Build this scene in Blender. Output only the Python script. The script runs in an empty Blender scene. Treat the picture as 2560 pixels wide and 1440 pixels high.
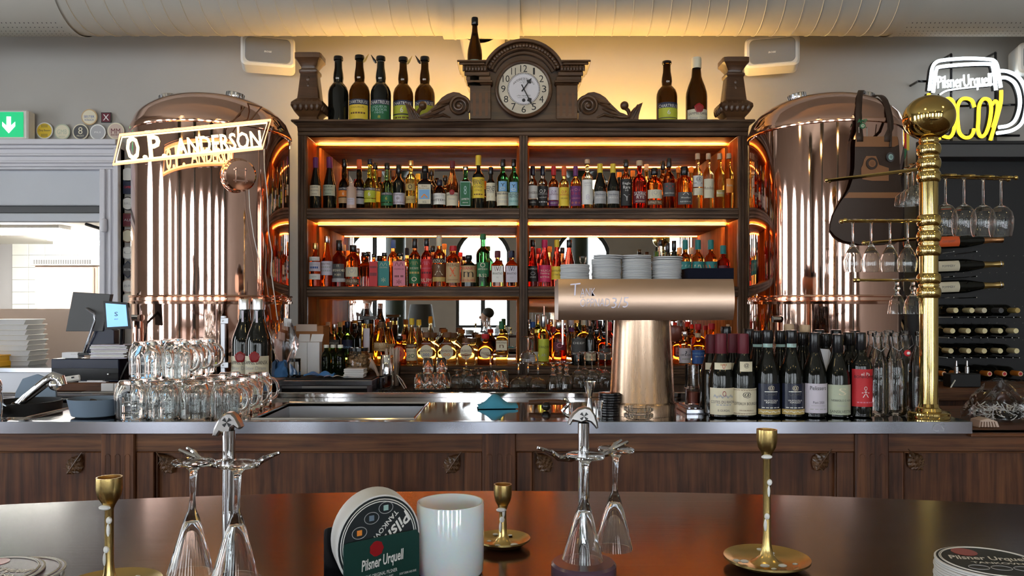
import bpy, bmesh, math, random
from mathutils import Vector, Matrix
random.seed(7)
S = bpy.context.scene
COL = S.collection
PI = math.pi
# ------------------------------------------------------------------ camera
F, CX, CY, EYE = 1920.0, 1280.0, 770.0, 1.5      # focal length in pixels, principal point, eye height
cam = bpy.data.cameras.new('camera'); cam.sensor_width = 36; cam.lens = 27.0
cam.shift_y = 50 / 2560; cam.clip_start = .02
camo = bpy.data.objects.new('camera', cam); COL.objects.link(camo)
camo.location = (0, 0, EYE); camo.rotation_euler = (PI/2, 0, 0)
S.camera = camo
# ------------------------------------------------------------------ overcast sky outside the windows
W = bpy.data.worlds.new('overcast_sky'); S.world = W; W.use_nodes = True
bg = W.node_tree.nodes['Background']; bg.inputs[0].default_value = (.90, .95, 1.0, 1); bg.inputs[1].default_value = 12.0
# windows of the room: (wall, centre, width, sill, spring line, crown)
WIN_BACK = [-5.6, -3.12, -.66, 1.60, 3.86, 6.1]
WIN_SIDE = [-5.2, -2.6, 0.0, 2.6]
WW, SILL, SPRING, CROWN = 1.22, .15, 2.85, 3.30
YB, XL, XR, YF, HC = -7.0, -7.2, 7.6, 5.55, 4.6      # room shell
def portal(loc, rot, w, h):
    l = bpy.data.lights.new('window_portal', 'AREA'); l.shape = 'RECTANGLE'; l.size = w; l.size_y = h
    l.cycles.is_portal = True
    o = bpy.data.objects.new('window_portal', l); COL.objects.link(o); o.location = loc; o.rotation_euler = rot
for x in WIN_BACK: portal((x, YB-.02, (SILL+CROWN)/2), (PI/2, 0, PI), WW, CROWN-SILL)
for y in WIN_SIDE: portal((XL-.02, y, (SILL+CROWN)/2), (PI/2, 0, -PI/2), WW, CROWN-SILL)
vs = S.view_settings; vs.view_transform = 'Standard'; vs.look = 'None'; vs.gamma = 1; vs.exposure = 0.18
vs.use_curve_mapping = False
cy = S.cycles
cy.max_bounces = 16; cy.transmission_bounces = 14; cy.transparent_max_bounces = 40; cy.glossy_bounces = 8; cy.diffuse_bounces = 4
cy.caustics_reflective = False; cy.caustics_refractive = False; cy.sample_clamp_indirect = 6
cy.use_denoising = True

# ------------------------------------------------------------------ pixel <-> place helpers (2560x1440 frame)
def X(px, d): return (px-CX)/F*d
def Z(py, d): return EYE+(CY-py)/F*d
def P(px, py, d): return (X(px, d), d, Z(py, d))
def LEN(p, d): return p/F*d

# ------------------------------------------------------------------ mesh collector
class MB:
    def __init__(s): s.v = []; s.f = []
    def add(s, vs, fs):
        o = len(s.v); s.v += [tuple(v) for v in vs]; s.f += [tuple(i+o for i in f) for f in fs]; return s
    def box(s, x0, x1, y0, y1, z0, z1, b=0):
        if b <= 0:
            v = [(x, y, z) for x in (x0, x1) for y in (y0, y1) for z in (z0, z1)]
            return s.add(v, [(0,1,3,2), (4,6,7,5), (0,4,5,1), (2,3,7,6), (0,2,6,4), (1,5,7,3)])
        lo = (x0, y0, z0); hi = (x1, y1, z1); idx = {}; v = []
        for sx in (0,1):
            for sy in (0,1):
                for sz in (0,1):
                    c = (sx, sy, sz)
                    for a in range(3):
                        p = [0,0,0]
                        for k in range(3):
                            e = hi[k] if c[k] else lo[k]
                            p[k] = e if k == a else e + (-b if c[k] else b)
                        idx[c, a] = len(v); v.append(p)
        f = []
        for a in range(3):
            b1, c1 = (a+1) % 3, (a+2) % 3
            for sg in (0,1):
                q = []
                for (i, j) in ((0,0), (1,0), (1,1), (0,1)):
                    c = [0,0,0]; c[a] = sg; c[b1] = i; c[c1] = j; q.append(idx[tuple(c), a])
                f.append(q)
            for i in (0,1):
                for j in (0,1):
                    q = []
                    for (k, ax) in ((0,b1), (1,b1), (1,c1), (0,c1)):
                        c = [0,0,0]; c[a] = k; c[b1] = i; c[c1] = j; q.append(idx[tuple(c), ax])
                    f.append(q)
        for c in [(i,j,k) for i in (0,1) for j in (0,1) for k in (0,1)]: f.append([idx[c,0], idx[c,1], idx[c,2]])
        ctr = Vector(((x0+x1)/2, (y0+y1)/2, (z0+z1)/2)); out = []
        for q in f:
            p = [Vector(v[i]) for i in q]; n = (p[1]-p[0]).cross(p[2]-p[0])
            m = sum(p, Vector())/len(p)
            out.append(q if n.dot(m-ctr) > 0 else q[::-1])
        return s.add(v, out)
    def lathe(s, prof, seg=24, loc=(0,0,0), n=0, mod=None, sy=1.0, rot=0):
        v = []; rings = []
        for (r, z) in prof:
            if r < 1e-6: rings.append([len(v)]); v.append((loc[0], loc[1], loc[2]+z)); continue
            ring = []
            for k in range(seg):
                a = 2*PI*k/seg+rot; c, q = math.cos(a), math.sin(a); rr = r
                if n: rr = r/(abs(c)**n+abs(q)**n)**(1/n)
                if mod: rr = mod(rr, z, a)
                ring.append(len(v)); v.append((loc[0]+rr*c, loc[1]+rr*q*sy, loc[2]+z))
            rings.append(ring)
        f = []
        for A, B in zip(rings, rings[1:]):
            if len(A) == 1 and len(B) == 1: continue
            for k in range(seg):
                l = (k+1) % seg
                if len(A) == 1: f.append((A[0], B[l], B[k]))
                elif len(B) == 1: f.append((A[k], A[l], B[0]))
                else: f.append((A[k], A[l], B[l], B[k]))
        return s.add(v, f)
    def tube(s, pts, r, seg=8, closed=False, caps=True):
        pts = [Vector(p) for p in pts]; n = len(pts); v = []; up = None; rings = []
        for i in range(n):
            a = pts[(i-1) % n] if (closed or i > 0) else pts[i]; b = pts[(i+1) % n] if (closed or i < n-1) else pts[i]
            t = (b-a)
            if t.length < 1e-9: t = Vector((0,0,1))
            t.normalize()
            if up is None: up = Vector((0,0,1)) if abs(t.z) < .9 else Vector((1,0,0))
            sd = t.cross(up)
            if sd.length < 1e-6: sd = t.cross(Vector((1,0,0)) if abs(t.x) < .9 else Vector((0,1,0)))
            sd.normalize(); up = sd.cross(t).normalized()
            rr = r[i] if isinstance(r, (list, tuple)) else r
            ring = []
            for k in range(seg):
                q = 2*PI*k/seg; ring.append(len(v)); v.append(pts[i]+sd*(rr*math.cos(q))+up*(rr*math.sin(q)))
            rings.append(ring)
        f = []
        pr = list(zip(rings, rings[1:])) + ([(rings[-1], rings[0])] if closed else [])
        for A, B in pr:
            for k in range(seg): l = (k+1) % seg; f.append((A[k], A[l], B[l], B[k]))
        if caps and not closed: f.append(tuple(rings[0][::-1])); f.append(tuple(rings[-1]))
        return s.add(v, f)
    def prism(s, poly, a0, a1, plane='xz', b=0):
        """poly of (u,v); extruded along the missing axis from a0 (front) to a1"""
        def mk(u, v, a):
            return (u, a, v) if plane == 'xz' else (u, v, a) if plane == 'xy' else (a, u, v)
        n = len(poly)
        ar = sum(poly[i][0]*poly[(i+1) % n][1]-poly[(i+1) % n][0]*poly[i][1] for i in range(n))
        if ar < 0: poly = poly[::-1]
        lay = [(a0, 0), (a1, 0)]
        if b:
            cx = sum(p[0] for p in poly)/n; cz = sum(p[1] for p in poly)/n
            lay = [(a0, b), (a0+b*(1 if a1 > a0 else -1), 0), (a1, 0)]
        v = []
        for (a, ins) in lay:
            for i, (u, w) in enumerate(poly):
                if ins:
                    pu, pw = poly[i-1]; nu, nw = poly[(i+1) % n]
                    d1 = Vector((u-pu, w-pw)).normalized(); d2 = Vector((nu-u, nw-w)).normalized()
                    nn = Vector((-(d1.y+d2.y), d1.x+d2.x)); nn = nn.normalized() if nn.length > 1e-6 else Vector((-d1.y, d1.x))
                    u, w = u+nn.x*ins, w+nn.y*ins
                v.append(mk(u, w, a))
        L = len(lay); f = [tuple(range(n)), tuple(range((L-1)*n, L*n))[::-1]]
        for k in range(L-1):
            for i in range(n):
                j = (i+1) % n; f.append((k*n+i, (k+1)*n+i, (k+1)*n+j, k*n+j))
        flip = (plane == 'xz') == (a1 > a0)
        if plane == 'xy' or plane == 'yz': flip = not (a1 > a0)
        if plane in ('xy', 'yz'): f = [q if flip else q[::-1] for q in f]
        else: f = [q if flip else q[::-1] for q in f]
        return s.add(v, f)
    def wrap(s, R, w, z0, z1, seg=10, th=.0006, a=0):
        """paper label of arc width w on a cylinder of radius R, facing -Y"""
        h = w/2/R; v = []
        for (r, zs) in ((R, (z0, z1)), (R+th, (z0, z1))):
            for z in zs:
                for k in range(seg+1):
                    q = a-h+2*h*k/seg; v.append((r*math.sin(q), -r*math.cos(q), z))
        m = seg+1; f = []
        for k in range(seg):
            f.append((2*m+k, 2*m+k+1, 3*m+k+1, 3*m+k))
            f.append((m+k, 3*m+k, 3*m+k+1, m+k+1)); f.append((k, k+1, 2*m+k+1, 2*m+k))
        return s.add(v, f)
    def sphere(s, c, r, seg=16, rings=10, sc=(1,1,1)):
        m = MB().lathe([(r*math.sin(PI*i/rings), -r*math.cos(PI*i/rings)) for i in range(rings+1)], seg)
        return s.add([(c[0]+x*sc[0], c[1]+y*sc[1], c[2]+z*sc[2]) for x, y, z in m.v], m.f)
    def grid(s, fn, nu, nv):
        v = [fn(i/nu, j/nv) for j in range(nv+1) for i in range(nu+1)]
        return s.add(v, [(j*(nu+1)+i, j*(nu+1)+i+1, (j+1)*(nu+1)+i+1, (j+1)*(nu+1)+i) for j in range(nv) for i in range(nu)])
    def xf(s, m): s.v = [tuple(m @ Vector(v)) for v in s.v]; return s
    def move(s, x, y, z): s.v = [(a+x, b+y, c+z) for a, b, c in s.v]; return s
    def merge(s, o): return s.add(o.v, o.f)

def mesh_of(name, mb, smooth=35):
    me = bpy.data.meshes.new(name); me.from_pydata(mb.v, [], mb.f); me.update()
    if smooth:
        me.polygons.foreach_set('use_smooth', [True]*len(me.polygons)); me.set_sharp_from_angle(angle=math.radians(smooth))
    return me
def link(name, me, mat, parent=None, loc=None, rot=None):
    o = bpy.data.objects.new(name, me); COL.objects.link(o)
    if mat is not None and not me.materials: me.materials.append(M[mat] if isinstance(mat, str) else mat)
    if parent: o.parent = parent
    if loc: o.location = loc
    if rot: o.rotation_euler = rot
    return o
def obj(name, mb, mat, parent=None, loc=None, rot=None, smooth=35):
    return link(name, mesh_of(name, mb, smooth), mat, parent, loc, rot)
def tag(o, label=None, cat=None, group=None, kind=None):
    if label: o['label'] = label
    if cat: o['category'] = cat
    if group: o['group'] = group
    if kind: o['kind'] = kind
    return o
def thing(name, label, cat, loc=(0,0,0), rot=(0,0,0), group=None):
    o = bpy.data.objects.new(name, None); COL.objects.link(o); o.location = loc; o.rotation_euler = rot
    o.empty_display_size = .05
    return tag(o, label, cat, group)
def struct(name, mb, mat, parent=None, smooth=35):
    o = obj(name, mb, mat, parent, smooth=smooth)
    if not parent: o['kind'] = 'structure'
    return o
def dup(root, loc, rot=None, label=None, group=None):
    r = root.copy(); COL.objects.link(r); r.location = loc
    if rot is not None: r.rotation_euler = rot
    if label: r['label'] = label
    if group: r['group'] = group
    for ch in list(root.children):
        c = ch.copy(); COL.objects.link(c); c.parent = r
        for g in list(ch.children):
            d = g.copy(); COL.objects.link(d); d.parent = c
    return r
# ------------------------------------------------------------------ flat lettering
_TX = {}
def glyphs(s, shear=0, bold=0, res=2):
    k = (s, shear, bold)
    if k not in _TX:
        c = bpy.data.curves.new('lettering', 'FONT'); c.body = s; c.size = 1; c.shear = shear; c.offset = bold
        c.resolution_u = res; c.align_x = 'CENTER'
        o = bpy.data.objects.new('lettering', c); me = bpy.data.meshes.new_from_object(o)
        v = [tuple(q.co) for q in me.vertices]; f = [tuple(p.vertices) for p in me.polygons]
        bpy.data.objects.remove(o); bpy.data.curves.remove(c); bpy.data.meshes.remove(me)
        xs = [a[0] for a in v]; ys = [a[1] for a in v]
        x0, x1, y0, y1 = min(xs), max(xs), min(ys), max(ys)
        _TX[k] = ([((a[0]-(x0+x1)/2)/max(x1-x0, 1e-6), (a[1]-(y0+y1)/2)/max(y1-y0, 1e-6)) for a in v], f)
    return _TX[k]
def txt(s, w, h, mat, parent, loc=(0,0,0), R=None, rot=0, shear=0, bold=0, name='lettering', th=0, arc=0, tilt=None, a0=0):
    """lettering w wide, h high facing -Y at loc; R wraps it round a bottle axis at (loc.x, loc.y)"""
    v, f = glyphs(s, shear, bold); c, q = math.cos(rot), math.sin(rot); out = []
    for (a, b) in v:
        x, z = a*w, b*h
        if arc: z -= arc*(2*a)**2
        x, z = x*c-z*q, x*q+z*c
        if R: out.append((loc[0]+R*math.sin(x/R+a0), loc[1]-R*math.cos(x/R+a0), loc[2]+z))
        elif tilt is not None: p = tilt @ Vector((x, 0, z)); out.append((loc[0]+p.x, loc[1]+p.y, loc[2]+p.z))
        else: out.append((loc[0]+x, loc[1], loc[2]+z))
    mb = MB().add(out, f)
    if th:
        n = len(mb.v); mb.v += [(a, b+th, c2) for a, b, c2 in mb.v]
        ed = {}
        for p in f:
            for i in range(len(p)): e = (p[i], p[(i+1) % len(p)]); ed[e] = 1
        mb.f += [(e[0], e[0]+n, e[1]+n, e[1]) for e in ed if (e[1], e[0]) not in ed]
    return obj(name, mb, mat, parent, smooth=0)
# ------------------------------------------------------------------ materials (all procedural)
M = {}
def new(name):
    m = bpy.data.materials.new(name); m.use_nodes = True; M[name] = m
    return m, m.node_tree, m.node_tree.nodes['Principled BSDF']
def mat(name, col, rough=.5, metal=0, trans=0, ior=1.45, emit=None, es=0, coat=0, noise=0, nscale=20, bump=0, bscale=60, stretch=(1,1,1), aniso=0, sss=0):
    m, t, b = new(name); I = b.inputs
    I['Base Color'].default_value = (*col, 1); I['Roughness'].default_value = rough; I['Metallic'].default_value = metal
    I['Transmission Weight'].default_value = trans; I['IOR'].default_value = ior; I['Coat Weight'].default_value = coat
    if emit: I['Emission Color'].default_value = (*emit, 1); I['Emission Strength'].default_value = es
    if sss: I['Subsurface Weight'].default_value = sss; I['Subsurface Scale'].default_value = .02
    if noise or bump:
        tc = t.nodes.new('ShaderNodeTexCoord'); mp = t.nodes.new('ShaderNodeMapping'); mp.inputs['Scale'].default_value = stretch
        t.links.new(tc.outputs['Object'], mp.inputs[0])
    if noise:
        n = t.nodes.new('ShaderNodeTexNoise'); n.inputs['Scale'].default_value = nscale; n.inputs['Detail'].default_value = 5
        r = t.nodes.new('ShaderNodeValToRGB'); k = 1-noise
        r.color_ramp.elements[0].position = .3; r.color_ramp.elements[1].position = .7
        r.color_ramp.elements[0].color = (col[0]*k, col[1]*k, col[2]*k, 1); r.color_ramp.elements[1].color = (*col, 1)
        t.links.new(mp.outputs[0], n.inputs['Vector']); t.links.new(n.outputs[0], r.inputs[0]); t.links.new(r.outputs[0], I['Base Color'])
    if bump:
        n = t.nodes.new('ShaderNodeTexNoise'); n.inputs['Scale'].default_value = bscale; n.inputs['Detail'].default_value = 4
        bp = t.nodes.new('ShaderNodeBump'); bp.inputs['Strength'].default_value = bump; bp.inputs['Distance'].default_value = .002
        t.links.new(mp.outputs[0], n.inputs['Vector']); t.links.new(n.outputs[0], bp.inputs['Height']); t.links.new(bp.outputs[0], I['Normal'])
    return m
def wood(name, c1, c2, axis, rough=.42, sc=1.0, bump=.35, c3=None, spec=.25):
    m, t, b = new(name)
    tc = t.nodes.new('ShaderNodeTexCoord'); mp = t.nodes.new('ShaderNodeMapping')
    s = [34*sc]*3; s['xyz'.index(axis)] = 1.6*sc; mp.inputs['Scale'].default_value = s
    n = t.nodes.new('ShaderNodeTexNoise'); n.inputs['Scale'].default_value = 1.0; n.inputs['Detail'].default_value = 9; n.inputs['Roughness'].default_value = .62
    n.inputs['Distortion'].default_value = .5
    r = t.nodes.new('ShaderNodeValToRGB'); e = r.color_ramp.elements
    e[0].position = .34; e[0].color = (*c1, 1); e[1].position = .66; e[1].color = (*c2, 1)
    n2 = t.nodes.new('ShaderNodeTexNoise'); n2.inputs['Scale'].default_value = 4.5; n2.inputs['Detail'].default_value = 3
    mx = t.nodes.new('ShaderNodeMixRGB'); mx.blend_type = 'MULTIPLY'; r2 = t.nodes.new('ShaderNodeValToRGB')
    r2.color_ramp.elements[0].position = .35; r2.color_ramp.elements[0].color = (*(c3 or (.55,.5,.5)), 1); r2.color_ramp.elements[1].position = .62; r2.color_ramp.elements[1].color = (1,1,1,1)
    bp = t.nodes.new('ShaderNodeBump'); bp.inputs['Strength'].default_value = bump; bp.inputs['Distance'].default_value = .002
    L = t.links.new
    L(tc.outputs['Object'], mp.inputs[0]); L(mp.outputs[0], n.inputs['Vector']); L(n.outputs[0], r.inputs[0])
    L(tc.outputs['Object'], n2.inputs['Vector']); L(n2.outputs[0], r2.inputs[0])
    mx.inputs[0].default_value = .8; L(r.outputs[0], mx.inputs[1]); L(r2.outputs[0], mx.inputs[2]); L(mx.outputs[0], b.inputs['Base Color'])
    L(n.outputs[0], bp.inputs['Height']); L(bp.outputs[0], b.inputs['Normal']); b.inputs['Roughness'].default_value = rough+.06; b.inputs['Specular IOR Level'].default_value = spec
    return m
def thin(name, tint=(1,1,1), refl=1.0, rough=.02, blend=.18):
    """thin clear wall: see-through with Fresnel reflection"""
    m, t, b = new(name); N = t.nodes; N.remove(b)
    tr = N.new('ShaderNodeBsdfTransparent'); tr.inputs[0].default_value = (*tint, 1)
    gl = N.new('ShaderNodeBsdfGlossy'); gl.inputs['Roughness'].default_value = rough; gl.inputs[0].default_value = (refl, refl, refl, 1)
    lw = N.new('ShaderNodeLayerWeight'); lw.inputs[0].default_value = blend
    mx = N.new('ShaderNodeMixShader'); o = N['Material Output']; L = t.links.new
    L(lw.outputs['Fresnel'], mx.inputs[0]); L(tr.outputs[0], mx.inputs[1]); L(gl.outputs[0], mx.inputs[2]); L(mx.outputs[0], o.inputs[0])
    return m
def brushed(name, col, rough, axis, amt=.25, metal=1.0, sc=1.0, bump=.06):
    m, t, b = new(name); tc = t.nodes.new('ShaderNodeTexCoord'); mp = t.nodes.new('ShaderNodeMapping')
    s = [260*sc]*3; s['xyz'.index(axis)] = 3*sc; mp.inputs['Scale'].default_value = s
    n = t.nodes.new('ShaderNodeTexNoise'); n.inputs['Scale'].default_value = 1; n.inputs['Detail'].default_value = 4
    mr = t.nodes.new('ShaderNodeMapRange'); mr.inputs['To Min'].default_value = max(.02, rough-amt*rough); mr.inputs['To Max'].default_value = rough+amt*rough
    bp = t.nodes.new('ShaderNodeBump'); bp.inputs['Strength'].default_value = bump; bp.inputs['Distance'].default_value = .001
    L = t.links.new; L(tc.outputs['Object'], mp.inputs[0]); L(mp.outputs[0], n.inputs['Vector']); L(n.outputs[0], mr.inputs[0]); L(mr.outputs[0], b.inputs['Roughness'])
    L(n.outputs[0], bp.inputs['Height']); L(bp.outputs[0], b.inputs['Normal'])
    b.inputs['Base Color'].default_value = (*col, 1); b.inputs['Metallic'].default_value = metal
    if not metal: b.inputs['IOR'].default_value = 1.33
    return m
# setting
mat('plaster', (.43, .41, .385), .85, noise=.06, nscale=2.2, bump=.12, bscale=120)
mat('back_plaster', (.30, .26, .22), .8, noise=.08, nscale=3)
mat('ceiling_paint', (.50, .47, .40), .9)
wood('floor_wood', (.10,.055,.03), (.20,.12,.07), 'x', .4)
mat('casing_paint', (.64, .63, .68), .5, bump=.05)
mat('shutter_paint', (.55, .57, .62), .6, noise=.05, nscale=3)
mat('window_black', (.03, .032, .034), .45)
mat('column_green', (.016, .026, .016), .35)
mat('kitchen_paint', (.88, .88, .84), .6)
mat('kitchen_tile', (.85, .88, .85), .18)
mat('duct_paint', (.42, .40, .36), .55, noise=.06, nscale=4)
mat('duct_seam', (.36, .34, .31), .5)
mat('hole_black', (.02, .02, .02), .9)
# wood
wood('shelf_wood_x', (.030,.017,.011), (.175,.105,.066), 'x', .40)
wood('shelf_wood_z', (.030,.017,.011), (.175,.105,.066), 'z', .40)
wood('lit_inner_wood_x', (.20,.058,.014), (.46,.17,.045), 'x', .5, sc=.6, bump=.1, spec=.03)  # same wood as the shelf fronts, with the LED glow put into its colour
wood('lit_inner_wood_z', (.20,.058,.014), (.46,.17,.045), 'z', .5, sc=.6, bump=.1, spec=.03)  # upright grain version, orange LED light mixed into the colour as well
wood('carved_wood', (.045,.018,.007), (.15,.070,.030), 'x', .26, sc=.7, spec=.6)
wood('bar_wood_x', (.050,.018,.008), (.21,.088,.034), 'x', .38, sc=1.4, c3=(.6,.42,.40), spec=.3)
wood('bar_wood_z', (.040,.013,.006), (.17,.066,.026), 'z', .38, sc=1.2, c3=(.45,.30,.30), spec=.3)
wood('board_brown', (.08,.035,.02), (.20,.09,.05), 'x', .35)
# metals
mat('copper', (.92, .60, .49), .05, 1.0, noise=.05, nscale=1.2)
mat('copper_trim', (.90, .56, .42), .10, 1.0)
brushed('bronze', (.56, .40, .30), .36, 'x', .2)
brushed('bronze_pillar', (.54, .38, .27), .27, 'z', .08, bump=.012)
brushed('table_copper', (.040, .015, .009), .17, 'x', .3, metal=.0)
mat('brass', (.72, .53, .19), .09, 1.0)
mat('brass_satin', (.72, .52, .20), .27, 1.0)
mat('steel_polished', (.62, .60, .60), .07, 1.0, bump=.03, bscale=9)
brushed('steel', (.62, .64, .70), .17, 'x', .3)
mat('steel_satin', (.50, .52, .57), .42, .75); mat('steel_edge', (.50, .52, .60), .13, 1.0, bump=.25, bscale=3)
mat('steel_dark', (.35, .35, .37), .30, 1.0)
mat('chrome', (.86, .87, .90), .05, 1.0)
mat('pewter', (.33, .31, .30), .28, 1.0, bump=.1, bscale=160)
mat('mirror', (.90, .90, .88), .0, 1.0)
# lights
mat('led_warm', (1,.7,.3), .5, emit=(1.0,.47,.12), es=300)
mat('led_back', (1,.7,.3), .5, emit=(1.0,.47,.12), es=80)
mat('led_low', (1,.7,.3), .5, emit=(1.0,.55,.16), es=45)
mat('led_wall', (1,.7,.3), .5, emit=(1.0,.58,.17), es=135)
mat('neon_warm', (1,.8,.5), .5, emit=(1.0,.72,.34), es=2.6)
mat('neon_orange', (1,.5,.3), .5, emit=(1.0,.42,.17), es=2.0)
mat('neon_white', (1,1,1), .5, emit=(.80,.93,1.0), es=2.2)
mat('neon_yellow', (1,.8,.1), .5, emit=(1.0,.62,.02), es=1.5)
mat('lamp_glow', (1,.9,.7), .5, emit=(1.0,.72,.28), es=22)
mat('kitchen_tube', (1,1,1), .5, emit=(1.0,.97,.88), es=95)
mat('exit_green', (.02,.5,.2), .5, emit=(.0,.36,.12), es=.8)
mat('exit_white', (1,1,1), .5, emit=(.9,1,.95), es=1.2)
mat('screen_blue', (.3,.6,.9), .2, emit=(.22,.50,.85), es=.75)
# paints / papers
for n_, c_ in dict(black=(.012,.012,.014), white=(.80,.80,.78), cream=(.72,.66,.50), gray=(.42,.42,.44), lilac=(.62,.58,.68), chalk=(.80,.78,.95), navy=(.015,.022,.06), blue=(.03,.10,.36),
                   skyblue=(.22,.45,.75), teal=(.02,.22,.22), paleteal=(.36,.55,.53), green=(.015,.14,.055), lime=(.50,.55,.05), yellow=(.80,.58,.05), gold=(.50,.36,.12),
                   orange=(.85,.28,.04), tan=(.55,.38,.20), red=(.55,.02,.03), maroon=(.13,.012,.025), pink=(.62,.20,.28), hotpink=(.65,.03,.13), purple=(.14,.03,.16),
                   brown=(.14,.06,.025), beige=(.60,.47,.40), darkgray=(.08,.08,.085), palegreen=(.45,.50,.38), orangered=(.75,.12,.03), bluegray=(.16,.22,.30), cork=(.62,.44,.28)).items():
    mat(n_, c_, .5)
mat('cardboard', (.36,.15,.055), .8); mat('gloss_black', (.010,.010,.012), .18); mat('gloss_navy', (.012,.016,.04), .25)
mat('seal_red', (.30,.010,.014), .3); mat('tray_navy', (.006,.007,.016), .8, ior=1.2); mat('foil_gold', (.75,.55,.22), .3, 1.0); mat('foil_copper', (.80,.42,.20), .3, 1.0); mat('foil_silver', (.7,.7,.72), .25, 1.0)
mat('capsule_ivory', (.80,.70,.40), .4)
mat('white_plastic', (.72,.70,.66), .4); mat('speaker_mesh', (.24,.25,.27), .6, bump=.8, bscale=900)
mat('card_edge', (.70,.70,.70), .8); mat('card_gray', (.46,.47,.49), .8)
mat('leather_dark', (.040,.022,.015), .55, bump=.3, bscale=80); mat('leather_tan', (.26,.115,.048), .55, bump=.3, bscale=80)
mat('cloth_blue', (.07,.34,.52), .9, bump=.5, bscale=300); mat('glove_blue', (.06,.22,.55), .5)
mat('rubber_black', (.012,.012,.013), .7); mat('paper_white', (.78,.78,.82), .8)
mat('plastic_frost', (.85,.85,.86), .35, trans=.35, ior=1.3); mat('crate_yellow', (.85,.45,.02), .5)
mat('wax', (.80,.80,.78), .45); mat('candle_glass', (.88,.89,.94), .10, coat=1.0, sss=.5); mat('skin', (.45,.27,.20), .6); mat('jacket', (.012,.012,.014), .6)
mat('hair', (.015,.011,.009), .6); mat('dark_wood_lamp', (.02,.02,.018), .6); mat('nuts', (.42,.24,.11), .6); mat('spice', (.22,.05,.03), .7)
mat('holder_green', (.008,.045,.038), .35); mat('coaster_dark', (.012,.018,.022), .5)
mat('clock_face', (.74,.66,.53), .6, noise=.25, nscale=9); mat('clock_center', (.72,.70,.74), .6); mat('purple_lacquer', (.10,.055,.085), .25)
# glass of bottles and glasses
def bglass(n, c, ior=1.25, r=.02): mat('g_'+n, c, r, trans=1.0, ior=ior)
bglass('amber', (.78,.27,.045)); bglass('orange', (.88,.24,.04)); bglass('red', (.60,.05,.025)); bglass('brown', (.34,.085,.018)); bglass('yellow', (.92,.66,.10))
bglass('ygreen', (.78,.72,.10)); bglass('clear', (.94,.95,.93)); bglass('straw', (.95,.82,.48)); bglass('pink', (.85,.10,.10)); bglass('green', (.06,.24,.07)); bglass('gold', (.95,.58,.13))
bglass('olive', (.020,.010,.0015)); bglass('lightgreen', (.35,.62,.30)); bglass('smoke', (.40,.34,.26))
mat('g_dark', (.006,.007,.006), .05, ior=1.5); mat('g_ceramic', (.60,.45,.38), .35); mat('g_black', (.006,.006,.007), .08)
mat('mug_glass', (.97,.985,.98), .0, trans=1.0, ior=1.45)
thin('glass_thin', (.955,.965,.965), 1.0, .01, .20); thin('acrylic', (.97,.97,.97), .9, .02, .08); thin('pane', (.97,.98,.98), 1.0, 0, .08)
thin('bag_film', (.93,.93,.95), 1.0, .12, .30); thin('glass_ribbed', (.965,.975,.975), 1.0, .03, .34)
# ================================================================== the room
struct('floor', MB().box(XL-.2, XR+.2, YB-.3, 9.9, -.1, 0), 'floor_wood')
struct('ceiling', MB().box(XL-.2, XR+.2, YB-.3, YF+.2, HC, HC+.1), 'ceiling_paint')
DX0, DX1, DZ = -4.9, -2.916, 2.60          # kitchen doorway
wf = MB().box(DX1, XR+.2, YF, YF+.16, 0, HC).box(DX0, DX1, YF, YF+.16, DZ, HC).box(XL-.2, DX0, YF, YF+.16, 0, HC)
struct('wall_front', wf, 'plaster')
struct('wall_right', MB().box(XR, XR+.2, YB, YF, 0, HC), 'plaster')
def arch_pts(c, n=14):
    """opening outline, u along the wall"""
    h = WW/2; s = CROWN-SPRING; R = (h*h+s*s)/(2*s); a = math.asin(h/R)
    return [(c+R*math.sin(-a+2*a*i/n), CROWN-R+R*math.cos(-a+2*a*i/n)) for i in range(n+1)]
def wall_with_windows(name, cs, u0, u1, plane, p0, p1, matn):
    mb = MB(); e = u0
    for c in sorted(cs)+[None]:
        r = (c-WW/2) if c is not None else u1
        mb.prism([(e, 0), (r, 0), (r, HC), (e, HC)], p0, p1, plane)
        if c is None: break
        mb.prism([(c-WW/2, 0), (c+WW/2, 0), (c+WW/2, SILL), (c-WW/2, SILL)], p0, p1, plane)
        A = arch_pts(c)
        for (a, b) in zip(A, A[1:]): mb.prism([a, b, (b[0], HC), (a[0], HC)], p0, p1, plane)
        e = c+WW/2
    return struct(name, mb, matn, smooth=0)
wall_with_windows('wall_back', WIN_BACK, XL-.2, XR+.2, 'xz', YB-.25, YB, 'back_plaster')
wall_with_windows('wall_left', WIN_SIDE, YB, YF, 'yz', XL-.25, XL, 'plaster')
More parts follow.
